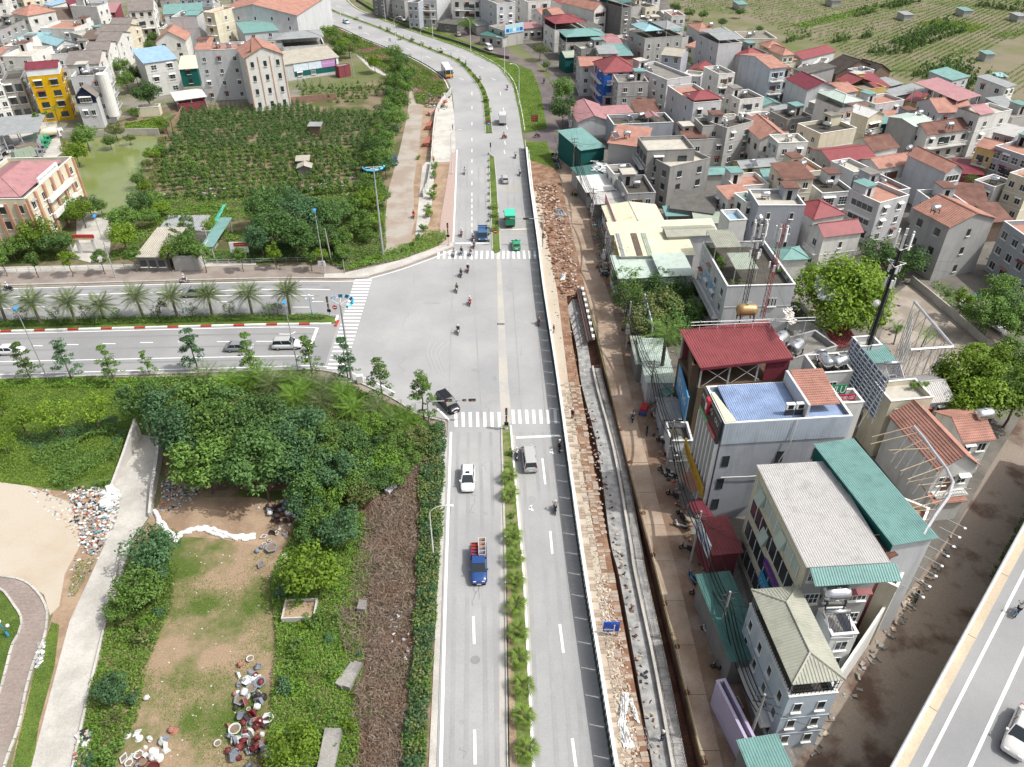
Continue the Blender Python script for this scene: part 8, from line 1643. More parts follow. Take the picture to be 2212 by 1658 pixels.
for i in range(14):
 u,v=[(1302,560),(1318,590),(1333,645),(1362,720),(1385,790),(1402,850),(1418,905),(1428,960),(1452,1075),(1468,1140),(1482,1190),(1505,1290),(1528,1370),(1552,1450)][i];bike(P(u,v),2.4+rr0.uniform(-.4,.4),f"{'black' if i % 3 else 'white'} motorbike parked before the shops, {ORD[i]} from the far end",bK if i%3 else bW,.06,'motorbikes parked before the shops')
for i,(u,v)in enumerate([(1361,1000),(1390,1110),(1411,1200),(1436,1305),(1463,1398),(1484,1497),(1522,1648),(1341,929)]):
 r=empty('barrier_post',P(u,v),.3*i,f'thin barrier post on a concrete foot at the edge of the red street, {ORD[i]} in the line','barrier post','barrier posts along the red street')
 k=MB();k.lathe([(.3,0),(.28,.14),(.1,.18)],(0,0,.06),8);k.build('foot',m_clayd,r);k=MB();k.tube((0,0,.2),(.12,.05,1.15),.03,n=5);k.build('post',mat('post_orange',(.35,.12,.05),.6,.1),r)
pts=[P(u,v,.95)for u,v in[(1361,1000),(1390,1110),(1411,1200),(1436,1305),(1463,1398),(1484,1497),(1522,1648)]];k=MB();k.path([q-pts[0]for q in pts],.02,3);tag(k.build('barrier_rope',mat('rope_yellow',(.6,.55,.3),.7),None,pts[0]),'thin yellowish rope strung between the barrier posts','rope')
def lattice(base,H,w,label,m,cap=None,n=16,lean=(0,0)):
 r=empty('telecom_mast',base,.3,label,'telecom mast');C3=[(w*math.cos(a),w*math.sin(a))for a in(0,2.094,4.189)]
 for x,y in C3:k=MB();k.tube((x,y,0),(x,y,H),.045,n=5);k.build('leg',m,r)
 k=MB()
 for i in range(n):
  z0,z1=H*i/n,H*(i+1)/n
  for j in range(3):a,b=C3[j],C3[(j+1)%3];k.tube((*a,z0),(*b,z1),.025,n=3);k.tube((*a,z1),(*b,z1),.02,n=3)
 tag(k.build('lattice',m,r),kind='stuff')
 return r
def panels(r,H,R0,n,z0=None,s=1.0):
 for i in range(n):
  a=2*math.pi*i/n;k=MB();k.box(-.07,.07,-.16,.16,-1.0*s,1.0*s);o=k.build('antenna_panel',m_whitep,r,(R0*math.cos(a),R0*math.sin(a),H),a)
  k=MB();k.tube((-R0*.9,0,-.4),(0,0,-.4),.03,n=4);k.tube((-R0*.9,0,.4),(0,0,.4),.03,n=4);k.build('bracket',m_dark,o)
b1=Z('21',1985,1085,10.0)
q1=lattice(Z('21',1985,1085,10.5),15.5,.38,'left black lattice mast with white antenna panels on the corner building',m_dark);panels(q1,14.2,.9,6);panels(q1,10.5,.8,4,s=.5);panels(q1,12.2,.9,3,s=.6)
q2=lattice(Z('31',-50,1090,10.5),15.0,.38,'right lattice mast with a red upper part on the corner building',mat('mast_red',(.30,.05,.05),.6,.2));panels(q2,13.6,.8,5);panels(q2,8.5,.7,3,s=.5)
tb_=Z('31',855,1372,9.5);Htop=hz(tb_.x,tb_.y,414.5+100);q3=empty('telecom_pole',(tb_.x,tb_.y,9.5),0,'thick black telecom pole with clustered white antennas beside the teal hut','telecom mast');hh_=Htop-9.5
k=MB();k.tube((0,0,0),(0,0,hh_),.3,.17,10);k.build('pole',m_dark,q3);k=MB()
for i in range(6):a=i*1.05;k.tube((.45*math.cos(a),.45*math.sin(a),0),(.28*math.cos(a),.28*math.sin(a),hh_),.05,n=4)
k.build('feeder_cable',m_cable,q3);panels(q3,hh_-.2,1.0,6,s=1.1);panels(q3,hh_-4.3,.7,4,s=.5);panels(q3,hh_-6.4,.6,4,s=.6)
k=MB()
for z in(hh_-1.2,hh_-3.6):k.path([Vector((1.3*math.cos(a),1.3*math.sin(a),z))for a in(0,2.09,4.19,6.28)],.05,5)
k.build('platform_frame',m_polew,q3);k=MB();k.lathe([(0,-.05),(.5,.1),(.55,.2)],(-.9,-.3,hh_*.45),12,0,'y');k.build('dish',m_whitep,q3)
for i,(x,y)in enumerate([(1500,960),(1600,700),(2000,600),(200,1100)]):
 e=Z('31',x,y,0)if i<3 else Z('31',200,1300,8);cable(Vector((tb_.x,tb_.y,Htop-3)),e,.3,.015,f'thin guy wire from the black telecom pole, {ORD[i]} wire',group='guy wires')
for i,(x,y)in enumerate([(1900,1100),(2212,900),(1700,700),(2400,1100)]):
 cable(q1.location+Vector((0,0,13)),Z('21',x,y,11.5),.1,.015,f'thin guy wire from the left lattice mast, {ORD[i]} wire',group='guy wires of the left mast')
m_silver=mat('silver_wrap',(.62,.62,.64),.3,.15,3,metal=.5);m_bam=mat('bamboo',(.50,.40,.26),.7,.15)
sc_=empty('scaffold',Z('31',1400,1500,0),0,'tall open steel scaffold frame with silver wrapped top rail in the yard','scaffold');so2=sc_.location.copy()
T1,T2,T3=Z('31',1265,950,11),Z('31',1600,1340,11),Z('31',1230,1365,11)
k=MB();k.path([T1-so2,T2-so2,T3-so2],.2,6);k.build('top_rail',m_silver,sc_);rr=random.Random(5)
for a,b in((T1,T2),(T2,T3),(T3,T1)):
 for i in range(6):
  p=a.lerp(b,i/6);q=p.copy();q.z=0;k=MB();k.tube(p-so2,q-so2,.06,n=5);k.build('upright',m_metal,sc_)
  p2=a.lerp(b,(i+1)/6);k=MB()
  for h0,h1 in((0,3.5),(3.5,7),(7,10.8)):k.tube(Vector((p.x,p.y,h0))-so2,Vector((p2.x,p2.y,h1))-so2,.035,n=4);k.tube(Vector((p.x,p.y,h1))-so2,Vector((p2.x,p2.y,h1))-so2,.035,n=4)
  k.build('brace',m_rail,sc_)
bb=empty('billboard',Z('31',735,1280,12),0,'dark slatted billboard panel leaning edge on beside the white stair tower','billboard');a_,b_=Z('31',735,1280,15),Z('31',1035,1650,15);bo=bb.location.copy();d_=b_-a_
for i in range(10):z=9.2+i*.62;k=MB();k.hexa([Vector((p.x,p.y,z))-bo for p in(a_,b_,b_+Vector((.1,.08,0)),a_+Vector((.1,.08,0)))],[Vector((p.x,p.y,z+.42))-bo for p in(a_,b_,b_+Vector((.1,.08,0)),a_+Vector((.1,.08,0)))]);k.build('slat',mat('billboard_slat',(.12,.15,.2),.6,.2),bb)
for i in range(9):p=a_.lerp(b_,i/8);k=MB();k.tube(Vector((p.x-.15,p.y,8.5))-bo,Vector((p.x-.15,p.y,15.5))-bo,.05,n=4);k.tube(Vector((p.x-.15,p.y,15.5))-bo,Vector((p.x-2,p.y-.5,8.5))-bo,.04,n=4);k.build('support',m_metal,bb)
wr=empty('wrapped_truss',Z('32',1300,390,12),0,'bent pipe truss wrapped in silver plastic beside the teal roof','truss');wo=wr.location.copy();W3=[Z('32',x,y,14.5)for x,y in[(1262,370),(1340,460),(1440,600),(1540,730),(1600,850),(1560,980),(1450,1130),(1370,1260),(1345,1310)]]
k=MB();k.path([p-wo for p in W3],.16,7);k.build('wrapped_rail',m_silver,wr)
for i in range(14):
 t=i/14*(len(W3)-1);j=int(t);p=W3[j].lerp(W3[min(j+1,len(W3)-1)],t-j);k=MB();d=Vector((-rr.uniform(3,5),rr.uniform(-1.2,.6),-rr.uniform(.5,2)));k.tube(p-wo,p+d-wo,.05,n=4);k.build('bamboo_pole',m_bam,wr)
 k=MB();q=p.copy();q.z=9;k.tube(p-wo,q+Vector((-1.0,0,0))-wo,.06,n=4);k.build('support',m_metal,wr)
al_a,al_b=Z('32',1545,1140,9.5),Z('32',1120,1800,9.5)
for i in range(8):
 p=al_a.lerp(al_b,(i+.3)/8);r=empty('arm_light',p,math.atan2(-(al_b-al_a).x,(al_b-al_a).y)+math.pi*1.0,f'small white floodlight on a rod over the back street, {ORD[i]} along the parapet','floodlight','arm lights over the back street');k=MB();k.tube((0,0,0),(2.0,-.5,.4),.025,n=4);k.build('arm',m_metal,r);k=MB();k.box(1.95,2.2,-.65,-.4,.3,.4);k.build('lamp_head',m_whitep,r)
gr_=empty('roof_gantry',Z('21',1550,1130,13),0,'long thin steel gantry with hooked rods across the front of the corner building','gantry');go=gr_.location.copy();k=MB();ga,gb_=Z('21',1550,1130,14.5),Z('31',415,1085,14.5);k.path([ga-go,gb_-go],.06,5);k.path([ga-go+Vector((0,0,-.5)),gb_-go+Vector((0,0,-.5))],.05,5);k.build('beam',m_polew,gr_)
for i in range(7):p=ga.lerp(gb_,(i+.5)/7)-go;k=MB();k.tube(p,p+Vector((-.3,-1.2,1.0)),.035,n=4);k.tube(p+Vector((0,0,-.5)),p+Vector((0,0,-3)),.04,n=4);k.build('rod',m_polew,gr_)
tank(Z('21',2010,1115,12.8),.05,'rusty gold horizontal tank above the crimson roof',1.6)
for o_ in bpy.data.objects:
 if o_.get('label')=='rusty gold horizontal tank above the crimson roof':
  for c_ in o_.children:
   if c_.name.startswith('tank_body'):omat(c_,0,mat('tank_gold',(.45,.30,.14),.35,.15,metal=.6))
PC=dict(maroon=mat('glaze_maroon',(.15,.03,.03),.3,.2,4),white=mat('glaze_white',(.55,.55,.53),.45,.1,4),grey=mat('pot_blue_grey',(.20,.22,.25),.7,.15,4),terra=mat('pot_terracotta',(.30,.14,.10),.7,.15,4),dark=mat('glaze_dark',(.05,.04,.04),.3,.2,4))
m_psoil=mat('pot_soil',(.20,.15,.10),.95,.2,4)
def potmesh(kd):
 k=MB()
 if kd=='bowl':k.lathe([(0,0),(.3,0),(.34,.06),(.5,.32),(.56,.36),(.56,.42),(.48,.42),(.42,.34),(0,.3)],n=16)
 if kd=='jar':k.lathe([(0,0),(.24,0),(.36,.22),(.38,.42),(.3,.56),(.36,.62),(.3,.62),(.25,.55),(0,.45)],n=14)
 if kd=='hex':k.lathe([(0,0),(.42,0),(.5,.1),(.62,.36),(.7,.4),(.7,.46),(.54,.46),(.48,.36),(0,.3)],n=6)
 if kd=='square':k.lathe([(0,0),(.4,0),(.44,.05),(.52,.34),(.58,.36),(.58,.42),(.45,.42),(.42,.3),(0,.28)],n=4)
 me=k.mesh('vessel');me.materials.append(PC['white']);k=MB();n={'hex':6,'square':4}.get(kd,14);rr_={'bowl':.42,'jar':.25,'hex':.49,'square':.43}[kd];zz={'bowl':.35,'jar':.56,'hex':.38,'square':.32}[kd]
 k.poly([(rr_*math.cos(2*math.pi*i/n),rr_*math.sin(2*math.pi*i/n),zz)for i in range(n)]);s=k.mesh('soil');s.materials.append(m_psoil);return me,s
POT={q:potmesh(q)for q in('bowl','jar','hex','square')};PN=dict(bowl='round bowl pot',jar='round jar pot',hex='six sided pot',square='square trough pot');CN=dict(maroon='maroon glazed',white='chalky white',grey='blue grey',terra='terracotta',dark='dark glazed');ST=['standing upright','tipped on its side','lying upside down']
npot=[0]
def pot(u,v,kd,c,state,s,where,i):
 r=empty('flower_pot',P(u,v,.03),RX.uniform(0,6.28),f"{CN[c]} {PN[kd]} {ST[state]} {where}",'flower pot',f'pots {where}');s*=.78;sc=s*(.95 if kd in('square','hex')else 1);r.scale=(sc*(1.5 if kd=='square' else 1),sc,sc*1.1)
 if state==1:r.rotation_euler=(math.pi/2*.85,RX.uniform(-.3,.3),RX.uniform(0,6.28));r.location.z=.35*s
 if state==2:r.rotation_euler=(math.pi,0,RX.uniform(0,6.28));r.location.z=.5*s
 o=link('vessel',POT[kd][0],None,r);omat(o,0,PC[c])
 if state==0:link('soil',POT[kd][1],None,r)
for i,(x,y,kd,c,st2,s)in enumerate([(2165,730,'bowl','white',0,.9),(2105,770,'jar','terra',1,1),(2075,860,'square','white',1,.8),(2115,930,'square','grey',1,.8),(2060,935,'jar','grey',1,.8),(2180,990,'hex','grey',0,1.2),(2090,1090,'hex','grey',0,1.4),(2035,1050,'jar','terra',1,.8),(2080,1015,'jar','white',1,.8),(2030,1170,'jar','dark',1,.8),(2070,1195,'hex','grey',1,.8),(2150,1160,'bowl','white',0,.5),(2150,1265,'square','grey',2,.7),(1990,1300,'bowl','terra',1,.8),(2035,1345,'bowl','white',0,1.35),(1885,1460,'bowl','white',0,.8),(1980,1415,'square','grey',1,.9),(2015,1470,'jar','dark',1,.9),(2090,1525,'bowl','maroon',1,1.3),(1975,1555,'jar','maroon',1,1),(2010,1565,'jar','white',1,.8),(2110,1460,'bowl','maroon',1,1),(2150,1350,'jar','maroon',1,1),(2180,1350,'hex','white',1,1),(2200,1280,'bowl','terra',1,.9),(2120,1410,'bowl','grey',2,.9),(1100,1385,'bowl','white',2,.8),(1180,1360,'square','white',1,.8),(1200,1410,'bowl','white',2,.9),(1275,1410,'jar','white',1,.7),(1310,1410,'jar','white',1,.7),(1475,1370,'jar','terra',1,1),(1505,1345,'bowl','terra',2,1),(1430,1410,'square','grey',2,.8),(1385,1465,'bowl','white',1,1.1),(1455,1475,'bowl','white',1,1),(1435,1515,'square','white',2,.8),(1325,1530,'bowl','white',2,1.2),(1370,1580,'bowl','white',2,1.1),(1275,1550,'jar','white',1,1),(1205,1560,'hex','white',0,.9),(1145,1560,'square','white',1,.8),(1075,1590,'square','white',0,.9),(1245,1625,'bowl','maroon',0,1.2),(1340,1630,'bowl','maroon',1,1.2),(1120,1630,'hex','white',0,.8),(1180,1640,'jar','grey',1,.9),(1250,1080,'jar','white',1,.9),(1300,1590,'jar','white',1,.9),(1255,1485,'bowl','white',2,.5)]):
 X,Y=Zp('03',x,y);pot(X,Y,kd,c,st2,s,'beside the bare earth near the bottom edge' if x>1800 else 'in the loose group at the lower centre of the lot',i)
for i,(x,y,kd,c,st2,s)in enumerate([(70,1330,'square','white',0,.8),(150,1290,'bowl','dark',1,1),(180,1300,'square','white',0,.7),(250,1310,'square','grey',2,.8),(140,1440,'hex','grey',0,1.5),(75,1395,'bowl','white',0,.6),(118,1365,'bowl','white',0,.6),(45,1575,'square','grey',0,1.0),(245,1510,'bowl','white',0,.9),(240,1575,'bowl','dark',1,1),(230,1620,'hex','grey',0,.9),(275,1640,'jar','grey',1,.9),(35,1425,'jar','grey',1,.8),(20,1470,'jar','grey',1,.9),(1240,650,'bowl','maroon',0,.9),(1030,1010,'bowl','white',0,.8),(1050,1045,'square','white',0,.7),(30,1075,'jar','white',1,.6),(205,1250,'square','white',1,.7),(320,1300,'jar','maroon',1,.9),(300,1240,'jar','white',1,.8),(340,1325,'bowl','dark',1,.9)]):
 X,Y=Zp('12',x,y);pot(X,Y,kd,c,st2,s,'on the bare soil right of the thicket',i)
hp=sample_poly([Zp('12',*q)for q in[(160,1060),(240,1020),(370,1080),(380,1180),(340,1230),(240,1230),(150,1190),(60,1100),(120,1080)]],48,np.random.default_rng(4),False)
def pot_w(x,y,kd,c,st2,s,where,i):
 n0=len(bpy.data.objects);r=empty('flower_pot',(x,y,.03),RX.uniform(0,6.28),f"{CN[c]} {PN[kd]} {ST[st2]} {where}",'flower pot',f'pots {where}');s*=.85;r.scale=(s,s,s*1.1)
 if st2==1:r.rotation_euler=(math.pi/2*.85,RX.uniform(-.3,.3),RX.uniform(0,6.28));r.location.z=.35*s+RX.uniform(0,.3)
 if st2==2:r.rotation_euler=(math.pi,0,0);r.location.z=.5*s
 o=link('vessel',POT[kd][0],None,r);omat(o,0,PC[c])
for i,(x,y)in enumerate(hp):pot_w(x,y,RX.choice(('jar','bowl','jar','hex')),RX.choice(('dark','dark','maroon','grey','white')),RX.choice((1,1,1,0)),RX.uniform(.6,.95),'in the dark heap beside the thicket',i)
hp=sample_poly([(530,1460),(560,1440),(582,1540),(585,1690),(485,1690),(500,1600),(518,1530)],60,np.random.default_rng(5),False)
for i,(x,y)in enumerate(hp):pot_w(x,y,RX.choice(('jar','bowl','square','hex')),RX.choice(('white','maroon','maroon','grey','white','dark')),RX.choice((1,1,2,0)),RX.uniform(.7,1.15),'in the big heap at the bottom edge',i)
def scatter(name,label,px,n,s,mats,seed,hz_=.15,flat=.5,world=False,z=0.0):
 rng=np.random.default_rng(seed);q=sample_poly(px,n,rng);k=MB();rr2=random.Random(seed)
 for x,y in q:
  a=rr2.uniform(0,3.14);c,sn=math.cos(a),math.sin(a);w_,d_,h_=s*rr2.uniform(.3,1.2),s*rr2.uniform(.2,.8),s*flat*rr2.uniform(.2,1);zz=z+rr2.uniform(0,hz_)
  B=[(x+c*i*w_/2-sn*j*d_/2,y+sn*i*w_/2+c*j*d_/2,zz+rr2.uniform(0,.1)*s)for i,j in((-1,-1),(1,-1),(1,1),(-1,1))];T=[(b[0]+rr2.uniform(-.12,.12)*s,b[1]+rr2.uniform(-.12,.12)*s,b[2]+h_*rr2.uniform(.4,1))for b in B];k.hexa(B,T,rr2.randrange(len(mats)))
 o=k.build(name,mats,None);tag(o,label,None,None,'stuff');return o
m_plw,m_plg,m_plb,m_card=mat('litter_white',(.66,.66,.64),.6,.1,4),mat('litter_grey',(.30,.31,.33),.5,.2,4),mat('litter_black',(.03,.03,.035),.4,.2),mat('litter_card',(.38,.27,.17),.8,.2,3);m_blk=mat('litter_blue',(.10,.28,.36),.6,.1);m_rdl=mat('litter_red',(.40,.12,.08),.6,.1);m_stone=mat('rubble_stone',(.46,.37,.29),.9,.2,4);m_stone2=mat('rubble_pale',(.60,.53,.45),.9,.15,4)
LIT=[m_plw,m_plw,m_plw,m_plg,m_plg,m_card,m_card,m_plb,m_stone,m_plg,m_plw,m_blk,m_rdl]
scatter('rubbish','large heap of white bags and mixed rubbish beside the sunken lane',[(150,1060),(190,1055),(245,1060),(258,1080),(255,1120),(235,1160),(220,1195),(195,1205),(175,1160),(160,1110)],620,.42,LIT+[m_plw,m_plg,m_card,m_stone],1,.3)
scatter('rubbish','bright white sacks on top of the rubbish heap',[(225,1064),(250,1062),(262,1075),(240,1100),(222,1095)],40,1.2,[m_plw],2,.5)
scatter('rubbish','rubbish scattered below the heap and on the dirt',[(50,1055),(160,1060),(190,1200),(215,1205),(200,1230),(150,1300),(150,1240),(170,1170)],150,.3,LIT,3,.05)
scatter('rubbish','rubbish piled behind the retaining wall below the thicket',[(352,1035),(390,1045),(440,1060),(410,1085),(365,1110),(345,1105)],260,.3,LIT+[m_card,m_plg],4,.25)
scatter('rubbish','rubbish heap at the lane edge near the bottom',[(170,1580),(200,1585),(200,1640),(190,1680),(155,1680)],160,.5,LIT,5,.3)
scatter('rubbish','litter on the brick path kerb',[(84,1390),(100,1385),(92,1430),(78,1445)],50,.4,[m_plw,m_plg],6,.1)
scatter('litter','small scraps scattered over the pot seller lot',[(380,1170),(600,1220),(560,1500),(480,1660),(300,1660),(330,1450)],110,.16,[m_plw,m_plg,m_stone2],7,.03)
scatter('litter','white plastic scraps in the dried creepers',[(840,1290),(885,1290),(885,1440),(850,1440)],34,.34,[m_plw,m_plg,m_plg,m_plg],8,.3,z=.4)
scatter('litter','plastic scraps around the walled field rows',[(345,400),(560,400),(800,380),(800,425),(345,440)],90,.8,[m_plw,mat('litter_lilac',(.42,.44,.60),.6,.1),m_plw],9,.05,.1)
scatter('rubble','pale rubble and broken paving along the dug up verge',[(1283,1243),(1312,1243),(1352,1420),(1392,1700),(1350,1700),(1310,1400)],700,.26,[m_stone,m_stone2,m_clay],10,.08)
scatter('rubble','broken bricks and stones along the upper verge',[(1146,380),(1200,380),(1240,620),(1270,829),(1300,1000),(1312,1243),(1285,1243),(1240,950),(1215,760),(1180,560)],600,.26,[m_stone,m_stone2,m_clay,m_plg],11,.1)
scatter('rubble','rubble and rubbish on the clay beside the red street',[(1195,440),(1230,445),(1240,540),(1262,640),(1240,640),(1200,545)],170,.4,[m_stone2,m_clay,m_plg,m_card,m_plw],12,.2)
scatter('rubble','dark clutter along the shop pavement',[(1262,400),(1280,400),(1320,560),(1345,640),(1385,739),(1420,850),(1470,1040),(1500,1150),(1540,1243),(1600,1420),(1560,1420),(1512,1243),(1440,1040),(1385,850),(1340,700),(1290,560)],420,.55,[m_plg,m_plb,m_card,m_stone,m_concd,m_blk,m_rdl],13,.3)
scatter('rubble','debris among the alleys and yards of the town',[(1300,420),(1500,440),(1700,560),(1960,600),(1900,900),(1500,860),(1400,720)],300,.7,[m_plg,m_card,m_stone,m_concd],14,.2)
scatter('rubble','chunks of broken kerb along the back street',[(1990,1250),(2060,1150),(2070,1170),(1900,1430),(1760,1640),(1735,1640),(1870,1420)],90,.6,[m_concd,m_concd,m_stone],15,.1)
scatter('clay_heap','loose heaps of excavated clay on the verge',[(1155,400),(1200,400),(1235,560),(1255,625),(1215,640),(1185,560),(1165,470)],420,.75,[m_clay,m_clay,m_clayd,m_stone],16,.1,.4)
scatter('broken_tile','torn white roofing and tarps on the market shed',[Zp('20',*q)for q in[(660,1540),(840,1530),(870,1640),(700,1650)]],40,1.5,[m_plw,m_plg],17,.2,.1,z=4.0)
scatter('roof_litter','white scraps and pebbles on the blue metal roof',[Zp('22',*q)for q in[(2130,140),(2212,130),(2260,260),(2200,290)]],110,.35,[m_plw,m_stone2],18,.1,z=15.7)
scatter('roof_litter','aluminium scrap piled on the flat grey extension',[Zp('31',*q)for q in[(300,1210),(390,1230),(440,1400),(330,1420),(290,1290)]],90,1.3,[m_metal,m_silver,m_plg],19,.3,.15,z=10.2)
scatter('rubble','scraps and clods lying on the wet drain slab',[(1262,860),(1280,860),(1360,1243),(1436,1640),(1416,1640),(1342,1243)],130,.4,[m_concd,m_clayd,m_plb,m_stone],24,.05,.3,z=-.98)
sb_l=along(smooth_line([(335,1112),(352,1140),(380,1168),(388,1160),(410,1150),(440,1147),(480,1158),(515,1165),(548,1164)],6),.62);o0_=sb_l[0][0]
sw=empty('sandbag_wall',(o0_.x,o0_.y,0),0,'winding low wall of white sandbags across the bare earth','sandbag wall');k=MB();k.lathe([(0,-.42),(.2,-.38),(.26,-.2),(.26,.2),(.2,.38),(0,.42)],(0,0,0),8,0,'x');sbm=k.mesh('sandbag');sbm.materials.append(mat('sandbag_white',(.68,.67,.65),.8,.08,4))
for p,a in sb_l:
 for j in range(2):o=link('sandbag',sbm,None,sw,(p.x-o0_.x+RX.uniform(-.12,.12),p.y-o0_.y+RX.uniform(-.2,.2)+j*.3,.16+j*.12));o.rotation_euler=(0,RX.uniform(-.1,.1),a+RX.uniform(-.3,.3));o.scale=(1,1,.7)
def beams(r,x,y,L_,n,label,m,ang=1.5,w_=.35):
 p=Z(r,x,y);q=empty('beam_stack',p,ang,label,'beam stack')
 for i in range(n):k=MB();k.box(-L_/2,L_/2,-w_/2,w_/2,0,w_);k.build('beam',m,q,(RX.uniform(-.5,.5),(i%3-1)*(w_+.06),.05+(i//3)*(w_+.02)))
m_oxide=mat('red_oxide',(.35,.13,.09),.7,.12,2)
beams('10',1490,1240,6,6,'stack of red oxide beams nearest in the roadside compound',m_oxide,1.45,.5);beams('10',1495,1100,5,5,'middle stack of red oxide beams in the roadside compound',m_oxide,1.45,.5);beams('10',1530,980,5,5,'stack of pinkish blocks behind the curved hoarding',mat('pink_block',(.45,.27,.22),.8,.1),1.1,.5);beams('10',1600,900,4,4,'farthest stack of red beams by the hoarding corner',m_oxide,.9,.45)
scatter('rubbish','junk piled at the corner of the curved hoarding',[Zp('10',*q)for q in[(1440,830),(1690,800),(1640,960),(1470,930)]],160,.9,[m_plg,m_card,m_plb,m_plw,m_oxide],20,.4)
def tarp(name,pts,z0,bump,m,label,cat='tarp',n=14):
 """a draped cloth patch over a quad of world points"""
 a,b,c,d=[Vector(p)for p in pts];V,F=[],[];rn=random.Random(len(label))
 for i in range(n+1):
  for j in range(n+1):
   s,t=i/n,j/n;p=a.lerp(b,s).lerp(d.lerp(c,s),t);e=min(s,t,1-s,1-t)*4;V.append((p.x+rn.uniform(-.1,.1),p.y+rn.uniform(-.1,.1),z0+bump*min(1,e)*(.6+.4*math.sin(i*1.7+j*.6))+rn.uniform(0,.08)))
 for i in range(n):
  for j in range(n):F.append((i*(n+1)+j,(i+1)*(n+1)+j,(i+1)*(n+1)+j+1,i*(n+1)+j+1))
 o=Vector(V[0]);me=bpy.data.meshes.new(name);me.from_pydata([tuple(Vector(v)-o)for v in V],[],F);ob=link(name,me,m,None,o);tag(ob,label,cat);return ob
tarp('tarp',[Z('20',885,1640),Z('20',1095,1650),Z('20',1090,1560),Z('20',890,1560)],2.4,1.2,mat('tarp_blue',(.02,.035,.16),.6,.15),'dark blue tarpaulin draped over a stall by the unfinished house')
tarp('tarp',[Z('23',915,1280),Z('23',985,1280),Z('23',1010,1020),Z('23',945,1010)],.06,.35,m_plw,'bright white plastic sheet crumpled at the top of the bottom verge');tarp('tarp',[Z('23',960,1500),Z('23',1060,1500),Z('23',975,1270),Z('23',915,1270)],.06,.3,m_plw,'white plastic sheet trailing toward the bottom edge of the verge');tarp('tarp',[Z('23',1060,1250),Z('23',1105,1290),Z('23',1040,1060),Z('23',1000,1080)],.06,.25,m_plw,'narrow strip of white plastic along the trench edge');tarp('tarp',[Z('23',1140,1460),Z('23',1195,1460),Z('23',1180,1280),Z('23',1105,1290)],-.8,.5,mat('tarp_grey',(.22,.18,.17),.7,.2),'grey brown plastic sheet hanging into the trench')
tarp('tarp',[Z('21',410,775),Z('21',455,765),Z('21',470,715),Z('21',425,720)],.1,.5,m_plw,'white board lying on the clay above the trench shoring');tarp('tarp',[Z('21',375,210),Z('21',480,215),Z('21',440,160),Z('21',370,165)],.1,.7,m_plg,'grey plastic heap on the clay beside the red street')
tarp('tarp',[Z('31',1640,1000),Z('31',2040,1270),Z('31',2060,1200),Z('31',1660,930)],.6,.5,m_plw,'long pale plastic cover along the wall of the open yard');tarp('tarp',[Z('31',1700,960),Z('31',1820,990),Z('31',1860,920),Z('31',1720,930)],1.0,.5,Rf['teal'],'green mesh tarpaulin beside the open yard wall')
bd('01','old workshop with weathered grey corrugated roof behind the railing',(1180,560),(1420,560),(1490,335),3.2,'dgrey',('shed','beige',.5),'workshop',trim=False,rib=.4,F=(3,'open'));bd('01','second grey sheet roof behind the workshop with a small skylight',(1380,330),(1720,330),(1730,225),3.2,'dgrey',('shed','grey',.4),'workshop',trim=False,rib=.4)
bd('01','narrow green awning strip beside the vine covered hut',(1750,470),(1830,470),(1950,240),3.0,'teal',('shed','teal',.3),'awning',trim=False,open_=True);bd('01','vine covered hut beside the workshop',(1480,560),(1700,560),(1740,340),3.0,'old',('flat','dfloor'),'hut',trim=False)
cover('hut_vines','vines spilling over the hut roof by the workshop',[Zp('01',*q)for q in[(1460,360),(1700,340),(1730,520),(1500,560)]],60,'mid',.34,3.9,1.5,amp=.2,shell=.85)
tarp('tarp',[Z('01',1820,470),Z('01',1850,465),Z('01',1975,200),Z('01',1950,200)],2.4,.6,mat('mesh_green',(.10,.42,.30),.6,.1),'bright green mesh curtain beside the awning')
bd('10','tiny brick hut standing in the peach field',(455,1090),(550,1090),(545,1075),3.0,'brick',('shed','grey',.2),'hut',trim=False);bd('10','little flat shed behind the gabled hut in the peach field',(350,1390),(450,1385),(440,1360),2.0,'dgrey',('shed','beige',.3),'hut',trim=False);bd('10','little gabled hut with weathered roof in the peach field',(360,1455),(470,1450),(465,1420),2.2,'dgrey',('gy','beige',.7),'hut',trim=False)
for i,(x,y,c,d)in enumerate([(1700,95,'teal','dark'),(1185,130,'grey','pale'),(1890,470,'teal','teal roofed'),(1995,665,'cyan','pale blue roofed'),(2170,140,'grey','grey'),(560,12,'dgrey','black roofed'),(1960-2212,40,'teal','tall')]):bd('30',f'{d} little pump hut in the far fields, {ORD[i]} of its set',(x,y),(x+75,y-2),(x+70,y-28),2.6,'old',('shed',c,.3),'pump_hut',cat='hut',trim=False)
cbd=empty('concrete_bed',Z('13',390,340),.05,'low rectangular walled concrete bed with rubble among the vines','concrete bed')
for nm,a in(('wall',(-1.6,1.6,1.1,1.25)),('wall',(-1.6,1.6,-1.25,-1.1)),('wall',(-1.75,-1.6,-1.25,1.25)),('wall',(1.6,1.75,-1.25,1.25))):box_on(cbd,nm,*a,0,1.15,m_conc)
box_on(cbd,'fill',-1.6,1.6,-1.1,1.1,0,.85,m_dirt);
